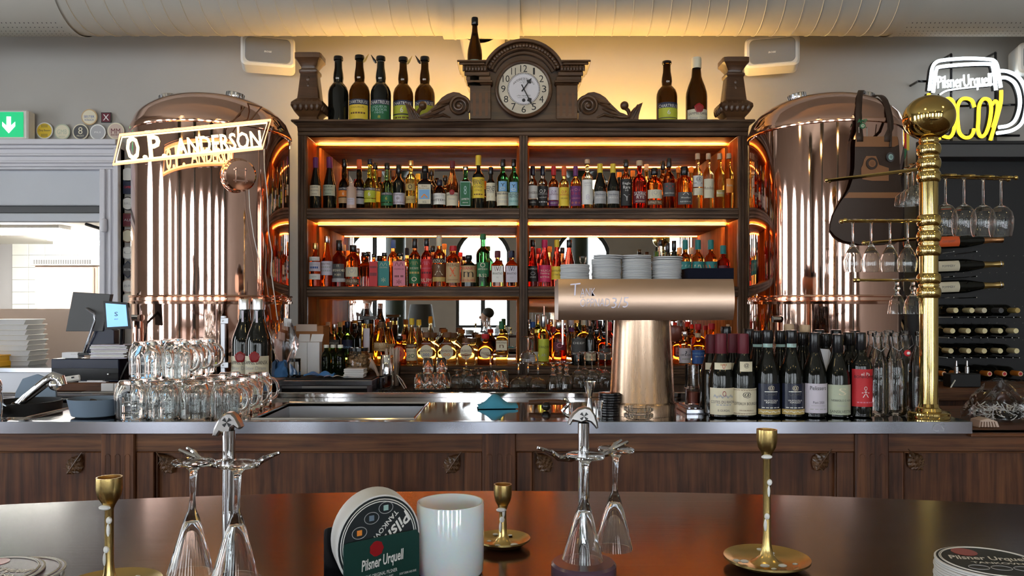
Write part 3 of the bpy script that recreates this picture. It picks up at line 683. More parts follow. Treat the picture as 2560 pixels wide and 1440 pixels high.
# ================================================================== copper tanks
def tank(cx, cy, R, label, caps, side, hatch):
    t = thing('copper_tank', label, 'beer tank', (cx, cy, 0), group='copper beer tanks')
    zr = Z(297, cy-R); zb = Z(738, cy-R)
    obj('body', MB().lathe([(R*.97, 0), (R, .05), (R, zr)], 72), 'copper', t)
    obj('dome', MB().lathe([(R+.004, zr), (R+.006, zr+.02), (R*.995, zr+.038), (R*.965, zr+.072), (R*.90, zr+.106), (R*.80, zr+.140), (R*.65, zr+.174), (R*.45, zr+.200), (R*.2, zr+.214), (0, zr+.217)], 72), 'copper', t)
    obj('rim_band', MB().lathe([(R, zr-.012), (R+.010, zr-.010), (R+.012, zr), (R+.010, zr+.012), (R, zr+.014)], 72), 'copper_trim', t)
    obj('waist_band', MB().lathe([(R, zb-.045), (R+.014, zb-.043), (R+.016, zb-.030), (R+.010, zb-.026), (R+.010, zb-.010), (R+.016, zb-.006), (R+.014, zb+.002), (R, zb+.004)], 72), 'copper_trim', t)
    obj('foot', MB().lathe([(R*.8, 0), (R*.8, .04)], 36), 'steel_dark', t)
    for (dx, dy, dz, tx) in caps:
        c = obj('cap', MB().lathe([(0,-.012), (.038,-.012), (.038,0), (.046,.003), (.048,.009), (.048,.029), (.045,.034), (0,.036)], 24), 'chrome', t, (dx, dy, zr+dz), (0, tx, 0))
        for k in range(16):
            a = 2*PI*k/16; obj('grip', MB().box(-.002, .003, -.004, .004, .006, .030).move(.048, 0, 0).xf(Matrix.Rotation(a, 4, 'Z')), 'steel_dark', c)
    n = 10
    for k in range(n):
        a = -PI/2+side*(.2+k*.16)
        obj('rivet', MB().sphere(((R+.012)*math.cos(a), (R+.012)*math.sin(a), zb-.018), .006, 8, 5), 'copper_trim', t)
    return t
TL = (-1.673, 4.3, .4135); TR = (1.746, 4.3, .402)
tl = tank(*TL, 'tall polished copper beer tank under the neon lettering sign', [(-.225, -.05, .185, -.14), (.145, -.07, .192, .16)], 1, None)
tr = tank(*TR, 'tall polished copper beer tank with leather apron hanging on it', [(-.165, -.05, .19, -.2), (.19, -.085, .182, .16)], -1, None)
def on_tank(T, px, off=0.0):
    """place on the tank wall met by the view ray through column px"""
    k = (px-CX)/F; cx, cy, R = T; R += off
    a = k*k+1; b = -2*(k*cx+cy); c = cx*cx+cy*cy-R*R; y = (-b-math.sqrt(max(b*b-4*a*c, 0)))/(2*a)
    return k*y, y
hx, hy = on_tank(TL, 592); na = math.atan2(hy-TL[1], hx-TL[0])
ht = obj('hatch', MB().lathe([(0,-.02), (.08,-.02), (.08,.010), (.085,.012), (.085,.026), (.08,.029), (.08,.038), (.085,.041), (.083,.055), (.074,.064), (0,.069)], 40).xf(Matrix.Rotation(na, 4, 'Z') @ Matrix.Rotation(math.radians(100), 4, 'Y')), 'copper_trim', tl, (hx-TL[0], hy-TL[1], Z(437, hy)))
m4 = Matrix.Rotation(na, 4, 'Z') @ Matrix.Rotation(math.radians(10), 4, 'Y') @ Matrix.Translation((.070,0,0)) @ Matrix.Rotation(PI/2, 4, 'Z')
for s in (MB().box(-.035,.035,-.002,.002,.024,.030), MB().box(-.035,.035,-.002,.002,-.030,-.024), MB().box(-.027,-.022,-.002,.002,-.038,.038), MB().box(.022,.027,-.002,.002,-.038,.038), MB().box(-.012,.012,-.002,.002,-.003,.003)):
    obj('emblem_bar', s.xf(m4), 'copper', ht)
# pipe clamps low on the tanks
for (T, px, py, lab) in ((TL, 342, 795, 0), (TR, 1938, 798, 0)):
    x, y = on_tank(T, px, .005); par = tl if T is TL else tr
    obj('gauge_valve', MB().lathe([(0,-.02), (.018,-.02), (.018,.02), (0,.02)], 14).xf(Matrix.Rotation(PI/2, 4, 'Y')), 'chrome', par, (x-T[0], y-T[1]-.02, Z(py, y)))
    obj('gauge_pipe', MB().tube([(0,0,0), (0,0,-.5)], .009, 8), 'copper_trim', par, (x-T[0], y-T[1]-.02, Z(py, y)))
cbl = thing('white_cable', 'thin white cable hanging down the copper tank from the neon sign', 'cable')
def pl(px, py, off=.022, T=TL): x, y = on_tank(T, px, off); return (x, y, Z(py, y))
obj('strand', MB().tube([pl(660,372), pl(661,420), pl(669,500), pl(671,580), pl(680,630), pl(678,680), pl(686,740), pl(694,800)], .0028, 6), 'white', cbl)
obj('strand', MB().tube([pl(622,470), pl(624,520), pl(634,590), pl(645,640), pl(652,690)], .0022, 6), 'white', cbl)
# ------------------------------------------------------------------ neon lettering sign
dN = 3.76
ns = thing('neon_sign', 'glowing warm neon lettering sign in slanted orange frame on the copper tank', 'sign', (0, dN, 0))
c4 = [(283,411), (300,337), (677,300), (656,371)]
def n2(px, py, off=0): x, y, z = P(px, py, dN); return (x, off, z)
obj('backing', MB().prism([(n2(a, b)[0], n2(a, b)[2]) for a, b in ((276,418), (296,332), (684,294), (661,378))], .012, .018), 'acrylic', ns)
obj('frame_tube', MB().tube([n2(a, b) for a, b in c4], .0062, 8, True), 'neon_orange', ns)
obj('frame_tube', MB().tube([n2(a, b) for a, b in ((290,405), (305,343), (668,307), (650,366))], .0042, 8, True), 'neon_warm', ns)
for (s, px, py, w, h, bl) in (('O', 331, 370, 32, 62, .022), ('.', 362, 392, 11, 10, .03), ('P', 385, 365, 30, 56, .022), ('.', 410, 389, 11, 10, .03), ('ANDERSON', 545, 357, 214, 43, .012)):
    x, y, z = n2(px, py); txt(s, LEN(w, dN), LEN(h, dN), 'neon_warm', ns, (x, 0, z), rot=math.radians(5.6), bold=bl, th=.008, name='lettering')
for (px) in (567, 612):
    a = n2(px, 318 if px < 600 else 312); obj('hanging_cord', MB().tube([(a[0], .014, a[2]), (a[0]+.01, .22, Z(268, 3.98)), (X(570,4.25), .49, Z(246, 4.25))], .004, 6), 'brown', ns)

# ================================================================== bar counter
BZ = 1.109; BY0, BY1 = 2.634, 3.366; BXR = X(2432, BY0); BXL = -4.2
bc = thing('bar_counter', 'long bar counter with stainless steel top and carved dark wood front', 'bar counter')
S1 = (X(630, 2.70), X(1034, 2.70), 2.70, 3.154)      # middle sink
S2 = (-2.45, X(45, 2.68), 2.71, 3.26)                # sink by the faucet
tz0 = BZ-.012
def top(x0, x1, y0, y1): obj('steel_top', MB().box(x0, x1, y0, y1, tz0, BZ), 'steel_polished', bc)
top(BXL, S2[0], BY0+.004, BY1); top(S2[1], S1[0], BY0+.004, BY1); top(S1[1], BXR, BY0+.004, BY1)
for s in (S1, S2): top(s[0], s[1], BY0+.004, s[2]); top(s[0], s[1], s[3], BY1)
obj('front_edge', MB().box(BXL, BXR, BY0, BY0+.03, BZ-.041, BZ+.0012, .0015), 'steel_edge', bc)
obj('back_lip', MB().box(BXL, BXR, BY1-.012, BY1, BZ, BZ+.022, .003), 'steel_polished', bc)
txt('CS', LEN(30, BY0), LEN(20, BY0), 'steel_dark', bc, (X(2346, BY0), BY0-.0006, Z(1069, BY0)), shear=.1, bold=-.01, name='etched_mark')
for s in (S1, S2):
    x0, x1, y0, y1 = s; b = MB(); dp = BZ-.17
    b.box(x0-.002, x0, y0, y1, dp, tz0+.01).box(x1, x1+.002, y0, y1, dp, tz0+.01).box(x0, x1, y0-.002, y0, dp, tz0+.01).box(x0, x1, y1, y1+.002, dp, tz0+.01).box(x0, x1, y0, y1, dp-.003, dp)
    k = obj('sink_basin', b, 'steel_satin', bc)
    obj('sink_rim', MB().tube([(x0, y0, BZ+.001), (x1, y0, BZ+.001), (x1, y1, BZ+.001), (x0, y1, BZ+.001)], .005, 8, True), 'steel_polished', k)
    for dx in (.45, .75):
        obj('drain_ring', MB().tube([(x0+(x1-x0)*dx+.04*math.cos(a*PI/8), y1-.11+.04*math.sin(a*PI/8), dp+.012) for a in range(16)], .008, 6, True), 'chrome', k)
# wood front
dF = 2.668
def fx(px): return X(px, dF)
def fz(py): return Z(py, dF)
zt = BZ-.042
obj('carcass', MB().box(BXL, 3.4, dF+.06, 3.34, 0, zt-.14), 'bar_wood_x', bc)
obj('top_rail', MB().box(BXL, 3.4, dF, dF+.06, fz(1130), zt, .003), 'bar_wood_x', bc)
obj('base_rail', MB().box(BXL, 3.4, dF, dF+.06, 0, .16, .003), 'bar_wood_x', bc)
for (a, b) in ((-700, 214), (388, 1165), (1331, 2093), (2262, 3300)):
    pn = obj('panel', MB().box(fx(a), fx(b), dF+.024, dF+.06, .16, fz(1130)), 'bar_wood_z', bc)
    for (p0, p1) in (((a, a+4), None), ((b-4, b), None)):
        obj('bead', MB().box(fx(p0[0]), fx(p0[1]), dF+.006, dF+.03, .16, fz(1130), .002), 'bar_wood_z', pn)
    obj('bead', MB().box(fx(a), fx(b), dF+.006, dF+.03, fz(1134), fz(1130), .002), 'bar_wood_x', pn)
for c in (298, 1248, 2177):
    for (a, b) in ((c-84, c-42), (c+43, c+(87 if c < 400 else 83))):
        obj('stile', MB().box(fx(a), fx(b), dF-.001, dF+.06, .16, fz(1130), .003), 'bar_wood_z', bc)
    pi = obj('pilaster', MB().box(fx(c-42), fx(c+42), dF-.012, dF+.05, 0, zt, .004), 'bar_wood_z', bc)
    for k in (-1, 0, 1):
        x = fx(c+k*24.5); r = LEN(6.2, dF); z1 = fz(1134)
        ol = [(x+r*math.cos(math.radians(a)), z1-r+r*math.sin(math.radians(a))) for a in range(0, 181, 20)]+[(x-r, .2), (x+r, .2)]
        obj('flute', MB().prism(ol, dF-.0125, dF-.0122), 'bar_wood_z', pi)
        # sides of the groove: two raised edges
        obj('flute_edge', MB().tube([(x+r*math.cos(math.radians(a)), dF-.0125, z1-r+r*math.sin(math.radians(a))) for a in range(0, 181, 20)], .0016, 5), 'bar_wood_z', pi)
        obj('flute_edge', MB().tube([(x-r, dF-.0125, z1-r), (x-r, dF-.0125, .2)], .0016, 5), 'bar_wood_z', pi); obj('flute_edge', MB().tube([(x+r, dF-.0125, z1-r), (x+r, dF-.0125, .2)], .0016, 5), 'bar_wood_z', pi)
def leaf(px, py, s):
    lf = bpy.data.objects.new('carved_leaf', None); COL.objects.link(lf); lf.parent = bc; lf.location = (fx(px), dF+.016, fz(py))
    L = LEN(60, dF); w = .030
    def fn(u, v):
        t = u; ww = w*math.sin(PI*min(1, t*1.02)**.8)*(1+.05*math.sin(t*34)); x = (v*2-1)*ww; h = .014*(1-(v*2-1)**2)+.003*math.sin(t*30-abs(v*2-1)*6)
        ax, az = x, L*(t-.5); c, q = math.cos(s*.62), math.sin(s*.62)
        return (ax*c-az*q*-1*1, -h, ax*q*-1+az*c) if False else (ax*c+az*q, -h, -ax*q+az*c)
    obj('blade', MB().grid(fn, 20, 8), 'carved_wood', lf)
    c, q = math.cos(s*.62), math.sin(s*.62)
    def rt(x, z): return (x*c+z*q, -.016, -x*q+z*c)
    obj('midrib', MB().tube([rt(0, -L*.45), rt(0, 0), rt(0, L*.45), rt(0, L*.62)], [.001, .002, .0026, .0018], 6), 'carved_wood', lf)
    for k in range(4):
        for sd in (-1, 1): obj('vein', MB().tube([rt(0, L*(.25-.17*k)), rt(sd*w*.75, L*(.15-.17*k))], .0011, 5), 'carved_wood', lf)
for (px, py, s) in ((183,1162,1), (412,1160,-1), (1132,1160,1), (1358,1157,-1), (2058,1153,1), (2292,1152,-1)): leaf(px, py, s)
# wooden end of the counter past the steel
obj('wood_top', MB().box(BXR+.002, 3.4, BY0+.01, 3.40, zt-.012, zt, .003), 'bar_wood_x', bc)

# ================================================================== work counters behind the bar
wc = thing('back_counter', 'stainless steel work counter with black mat below the bottle cabinet', 'counter')
bz = 1.045; by = 4.15
obj('steel_edge', MB().box(X(944, by), 1.29, by, by+.03, bz-.04, bz, .003), 'steel', wc)
obj('worktop', MB().box(X(944, by), 1.29, by+.03, 5.2, bz-.03, bz-.001), 'steel', wc)
obj('black_mat', MB().box(X(946, by), X(1640, by), by+.005, by+.36, bz, bz+.008, .002), 'rubber_black', wc)
mn = MB()
for k in range(90): mn.box(X(947,by)+k*.0166, X(947,by)+k*.0166+.009, by-.002, by+.012, bz, bz+.013)
o_ = obj('mat_studs', mn, 'rubber_black', wc, smooth=0); o_['kind'] = 'stuff'
obj('front_panel', MB().box(X(944, by), 1.29, by+.05, by+.08, 0, bz-.04), 'steel_dark', wc)
st_ = obj('warning_sticker', MB().box(X(945, by), X(963, by), by-.001, by, Z(990, by), Z(980, by)), 'yellow', wc); txt('! ===', LEN(16,by), LEN(6,by), 'black', st_, (X(954,by), by-.0016, Z(985,by)))
obj('riser', MB().box(XA, XB, 4.56, 5.2, bz, Z4-.051), 'shelf_wood_x', wc)
# low fridge with black mat
uf = thing('undercounter_fridge', 'steel undercounter fridge with black mat and dark front beside the work counter', 'fridge')
fz_ = Z(951, 4.05); fy = 4.05
obj('top', MB().box(X(690, fy), X(930, fy), fy, 4.55, fz_-.03, fz_, .003), 'steel', uf)
obj('mat', MB().box(X(694, fy), X(927, fy), fy+.01, 4.5, fz_, fz_+.007, .002), 'rubber_black', uf)
obj('door', MB().box(X(703, fy), X(917, fy), fy+.014, fy+.03, .2, fz_-.045), 'gloss_black', uf)
obj('frame', MB().box(X(690, fy), X(703, fy), fy+.008, fy+.4, 0, fz_-.03).box(X(917, fy), X(930, fy), fy+.008, fy+.4, 0, fz_-.03), 'steel', uf)
# left work counter with the till
lc = thing('till_counter', 'brown wooden till counter behind the sink', 'counter')
ly = 3.9; lz = Z(957, ly)
obj('board', MB().box(X(62, ly), X(305, ly), ly, 4.0, lz-.045, lz, .006), 'board_brown', lc)
obj('cabinet', MB().box(X(70, ly), X(300, ly), ly+.06, 4.0, 0, lz-.045), 'gloss_black', lc)
obj('steel_box', MB().box(X(203, 3.84), X(310, 3.84), 3.84, ly+.05, Z(1000, 3.84), Z(979, 3.84), .003), 'steel_dark', lc)

# ================================================================== beer tap tower
tcx, tcy = X(1605, 2.85), 2.85
tw = thing('tap_tower', 'copper T-shaped beer tap tower with chalk writing on the counter', 'beer tower', (tcx, tcy, BZ+.0008))
zp = Z(802, 2.80)-BZ; rb, rt_ = .121, .103; zs = Z(1012, 2.74)-BZ
obj('base_ring', MB().lathe([(0,0), (rb+.004, 0), (rb+.004, zs-.006), (rb, zs)], 64), 'bronze_pillar', tw)
obj('pillar', MB().lathe([(rb, zs), (rb-.002, zs+.004), (rt_, zp+.02)], 64), 'bronze_pillar', tw)
hx0, hx1 = X(1396, 2.73)-tcx, X(1836, 2.73)-tcx; hz0, hz1 = Z(801, 2.745)-BZ, Z(698, 2.745)-BZ
pr = []; hm, hh = (hz0+hz1)/2, (hz1-hz0)/2
for i in range(13): a = -1+2*i/12; pr.append((-.105-.02*(1-a*a), hm+hh*a))
for i in range(13): a = 1-2*i/12; pr.append((.105+.02*(1-a*a), hm+hh*a))
obj('head', MB().prism(pr, hx0, hx1, 'yz'), 'bronze', tw, smooth=40)
for (s, px, py, w, h, r) in (('T', 1440, 724, 26, 30, .1), ('ANK', 1469, 731, 38, 20, .05), ('OPPNAD', 1488, 757, 74, 20, .02), ('..', 1455, 744, 8, 3, 0), ('3/5', 1550, 757, 44, 26, .05)):
    txt(s, LEN(w, 2.73), LEN(h, 2.73), 'chalk', tw, (X(px, 2.722)-tcx, -.1262, Z(py, 2.722)-BZ), rot=r, shear=.15, bold=-.008, name='chalk_lettering')
for k in range(3): # taps on the barkeeper's side
    obj('tap', MB().tube([(-.18+.18*k, .12, hm-.02), (-.18+.18*k, .18, hm-.02), (-.18+.18*k, .185, hm-.10)], .011, 8), 'chrome', tw)
for (px) in (1407, 1517): obj('spout', MB().tube([(X(px, 2.95)-tcx, .10, hz0+.01), (X(px, 2.95)-tcx, .10, Z(862 if px < 1450 else 865, 2.95)-BZ)], [.006, .004], 8), 'chrome', tw)
# drip tray
dt = thing('drip_tray', 'steel drip tray with perforated grid between tower and wine bottles', 'tray', (X(1738, 2.92), 2.92, BZ+.0008))
obj('tray', MB().box(-.055, .075, -.09, .09, 0, .018, .003), 'steel', dt); 
for k in range(5): obj('grid_bar', MB().box(-.045+.023*k, -.037+.023*k, -.08, .08, .018, .022), 'steel_dark', dt)
# ================================================================== brass rail post with glass arms
pcx, pcy = X(2322, 2.74), 2.74
u = LEN(1, 2.74)
bp_ = thing('brass_post', 'polished brass post with ball top and glass hanging arms on the counter', 'brass post', (pcx, pcy, BZ+.0008))
def py2(py): return Z(py, 2.74)-BZ
obj('base', MB().lathe([(0,0), (48*u,0), (49*u,.004), (49*u,.018), (46*u,.022), (30*u,.024), (28*u,.034), (24*u,.038), (22*u,.05)], 48), 'brass', bp_)
obj('shaft', MB().lathe([(21.5*u, .04), (21.5*u, py2(347))], 40), 'brass', bp_)
for (a, b) in ((746,718), (711,684), (641,614), (606,577), (567,538), (457,429), (426,396), (390,361)):
    z0, z1 = py2(a), py2(b); zm, hz = (z0+z1)/2, (z1-z0)/2
    obj('bead', MB().lathe([(21*u, z0)]+[((21.5+6.5*math.cos(t))*u, zm+hz*math.sin(t)) for t in [x*PI/10-PI/2 for x in range(1, 10)]]+[(21*u, z1)], 40), 'brass', bp_)
for a in (714.5, 610, 572, 427.5, 393, 354): obj('collar', MB().lathe([(23*u, py2(a)-.004), (23.6*u, py2(a)), (23*u, py2(a)+.004)], 40), 'brass', bp_)
obj('ball', MB().sphere((0,0,py2(295)), 62*u*.97, 48, 28, (1,1,.92)), 'brass', bp_)
def rod(p0, p1, name='glass_arm', r=.0045, tip=True):
    a, b = Vector(p0), Vector(p1); mb = MB().tube([a-Vector((pcx, pcy, BZ)), b-Vector((pcx, pcy, BZ))], r, 8)
    if tip: e = b-Vector((pcx, pcy, BZ)); mb.sphere(e, r*1.9, 10, 6)
    obj(name, mb, 'brass', bp_)
ARMS = {}
def arm(key, p0, d0, p1, d1, gap=.030):
    a, b = Vector(P(*p0, d0)), Vector(P(*p1, d1)); n = (b-a); n.z = 0; n.normalize(); s = Vector((-n.y, n.x, 0))*gap/2
    a2 = Vector((pcx, pcy, b.z)); rod(a2+s*.9, b+s); rod(a2-s*.9, b-s); ARMS[key] = (a2, b, n)
arm('A', (2322,418), 2.74, (2070,452), 3.01, .026)
arm('B', (2322,446), 2.74, (2530,447), 2.80, .034)
arm('C', (2322,556), 2.74, (2108,553), 2.74, .030)
arm('D', (2322,600), 2.74, (2165,608), 2.95, .026)
arm('E', (2322,702), 2.74, (2142,701), 2.74, .026)
arm('G', (2322,432), 2.74, (2262,434), 3.05, .030)
# ================================================================== curved high table in front
TZ = 1.18; dT = lambda py: (EYE-TZ)*F/(py-CY)
R_, cyT = 3.70, 1.344-3.70
edge = [(R_*math.sin(math.radians(a)), cyT+R_*math.cos(math.radians(a))) for a in [38-76*i/48 for i in range(49)]]
tb = thing('high_table', 'curved high table with brushed copper top', 'table')
obj('top', MB().prism([(-2.27, .35), (2.27, .35)]+edge, TZ-.03, TZ-.0005, 'xy'), 'table_copper', tb)
ed = [(x*.9995, y) for x, y in edge]
obj('edge_strip', MB().tube([(x, y, TZ-.004) for x, y in edge], .004, 6), 'table_copper', tb)
obj('leg', MB().lathe([(.30,0), (.30,.02), (.05,.05), (.05,TZ-.03)], 24, (-1.0,.75,0)), 'steel_dark', tb); obj('leg', MB().lathe([(.30,0), (.30,.02), (.05,.05), (.05,TZ-.03)], 24, (1.0,.75,0)), 'steel_dark', tb)
# ================================================================== bottles
def bprof(kind, H, R):
    n = max(.0115, R*.36); b = [(0,0), (R*.88,0), (R,.012*H)]
    lip = [(n,.955*H), (n*1.18,.96*H), (n*1.18,.995*H), (n*.8,H), (0,H)]
    if kind == 'bord': p = [(R,.60*H), (R*.95,.64*H), (R*.72,.695*H), (n*1.25,.735*H), (n,.77*H)]
    elif kind == 'burg': p = [(R,.46*H), (R*.95,.53*H), (R*.78,.62*H), (R*.56,.71*H), (n*1.12,.80*H), (n,.86*H)]
    elif kind == 'cone': p = [(R,.40*H), (R*.90,.50*H), (R*.62,.66*H), (n*1.15,.80*H), (n,.85*H)]
    elif kind == 'chart': p = [(R,.46*H), (R*.97,.51*H), (R*.85,.565*H), (R*.62,.61*H), (R*.46,.635*H), (R*.46,.65*H), (R*.50,.70*H), (R*.47,.76*H), (n*1.05,.84*H), (n,.90*H)]
    elif kind == 'magnum': p = [(R,.44*H), (R*.97,.50*H), (R*.80,.59*H), (R*.60,.67*H), (R*.47,.73*H), (R*.43,.80*H), (n*1.05,.88*H)]
    elif kind == 'liq': p = [(R,.58*H), (R*.96,.62*H), (R*.80,.665*H), (n*1.4,.705*H), (n,.74*H)]
    elif kind == 'short': p = [(R,.60*H), (R*.96,.66*H), (R*.78,.74*H), (n*1.3,.79*H), (n*1.1,.82*H)]
    elif kind == 'round': p = [(R*1.0,.40*H), (R*.96,.50*H), (R*.80,.62*H), (R*.55,.69*H), (n*1.15,.735*H), (n,.76*H)]
    elif kind == 'sq': p = [(R,.56*H), (R*.97,.60*H), (R*.78,.655*H), (n*1.25,.70*H), (n,.735*H)]
    elif kind == 'tall': p = [(R,.62*H), (R*.95,.66*H), (R*.7,.71*H), (n*1.1,.75*H), (n*.95,.78*H)]
    elif kind == 'tube': p = [(R,.80*H), (R*.9,.83*H), (n*1.4,.85*H)]
    elif kind == 'jar': return [(0,0), (R*.92,0), (R,.03*H), (R,.80*H), (R*.82,.88*H), (R*.82,H), (0,H)], R*.82
    return b+p+lip, n*1.18
_BM = {}
FLAT = {'round': .55, 'sq': 1.0}
def bottle(name, label, cat, loc, H, R, kind, glass, cap=None, labels=(), group=None, seal=None, rz=0, facet=0):
    """labels: (z0, z1, colour, arc fraction, [(text, z, h, wfrac, colour)])"""
    t = thing(name, label, cat, (loc[0], loc[1], loc[2]+.0008), (0,0,rz), group)
    prof, nr = bprof(kind, H, R); sq = 7 if kind == 'sq' else 0; sy = FLAT.get(kind, 1.0)
    k = (kind, round(H, 4), round(R, 4), glass)
    if k not in _BM: _BM[k] = mesh_of('body', MB().lathe(prof, 24, n=sq, sy=sy), 40); _BM[k].materials.append(M['g_'+glass])
    link('body', _BM[k], None, t)
    if cap:
        cm, fr = cap; z0 = H*(1-fr); r0 = nr*1.06
        obj('cap', MB().lathe([(r0*.97, z0), (r0*1.03, z0+.002), (r0*1.03, H*.985), (r0*.95, H+.002), (0, H+.003)], 18), cm, t)
    for li, lb in enumerate(labels):
        z0, z1, c, fr, tx = lb
        flat = kind in ('sq', 'round')
        if flat:
            yy = -R*sy-.0004-.0012*li; w = R*2*fr*.5
            if kind == 'sq': mb = MB().box(-w, w, yy-.001, yy, z0, z1)
            else: mb = MB().prism([(w*math.cos(a*PI/14), (z0+z1)/2+(z1-z0)/2*math.sin(a*PI/14)) for a in range(28)], yy-.001, yy+.002)
            l = obj('label', mb, c, t, smooth=0)
            for (s, z, h, wf, tc) in tx: txt(s, w*2*wf, h, tc, l, (0, yy-.0016, z))
        else:
            # radius of the glass at the label's middle
            rr = R; zm = z1
            for (p, q2) in zip(prof, prof[1:]):
                if p[1] <= zm <= q2[1] and q2[1] > p[1]: rr = max(p[0]+(q2[0]-p[0])*(zm-p[1])/(q2[1]-p[1]), 0); break
            for (p, q2) in zip(prof, prof[1:]):
                if p[1] <= z0 <= q2[1] and q2[1] > p[1]: rr = max(rr, p[0]+(q2[0]-p[0])*(z0-p[1])/(q2[1]-p[1])); break
            rr += .0006+.0010*li; w = rr*2.75*fr
            l = obj('label', MB().wrap(rr, w, z0, z1, 10), c, t)
            for (s, z, h, wf, tc) in tx: txt(s, w*wf, h, tc, l, (0, 0, z), R=rr+.0012)
    if seal: zz, rs = seal; obj('wax_seal', MB().lathe([(0,0), (rs*1.05,0), (rs*1.1,.002), (rs*.8,.004), (rs*.74,.0028), (0,.0028)], 32, mod=lambda r, z, a: r*(1+.05*math.sin(5*a)+.03*math.sin(9*a+1))).xf(Matrix.Rotation(PI/2, 4, 'X')).move(0, -R-.001, zz), 'seal_red', t)
    return t
ORD = ['first','second','third','fourth','fifth','sixth','seventh','eighth','ninth','tenth','eleventh','twelfth','thirteenth','fourteenth','fifteenth','sixteenth','seventeenth','eighteenth','nineteenth','twentieth','twenty-first','twenty-second','twenty-third','twenty-fourth','twenty-fifth','twenty-sixth','twenty-seventh','twenty-eighth','twenty-ninth','thirtieth']
def shelf_row(rows, zs, where, group, d0=4.72, dback=4.87):
    """rows: (xc, ytop, width px, shape, glass, (cap, frac), labels in px, description[, depth])"""
    rows = sorted(rows, key=lambda r: r[0])
    for i, r in enumerate(rows):
        xc, yt, w, kind, glass, cap, labs, desc = r[:8]
        d = r[8] if len(r) > 8 and isinstance(r[8], (int, float)) else d0
        if d == -1: d = dback
        R = LEN(w, d)/2; H = Z(yt, d)-zs
        L = []
        for (y0, y1, c, fr, tx) in labs:
            L.append((Z(y1, d-R)-zs, Z(y0, d-R)-zs, c, fr, [(s, Z(yc, d-R)-zs, LEN(h, d-R), wf, tc) for (s, yc, h, wf, tc) in tx]))
        seal = None
        if len(r) > 9: seal = (Z(r[9][0], d-R)-zs, LEN(r[9][1], d-R))
        bottle('liquor_bottle', '%s, %s from left on the %s' % (desc, ORD[i], where), 'bottle', (X(xc, d), d, zs), H, R, kind, glass, cap, L, group, seal)
B = -1
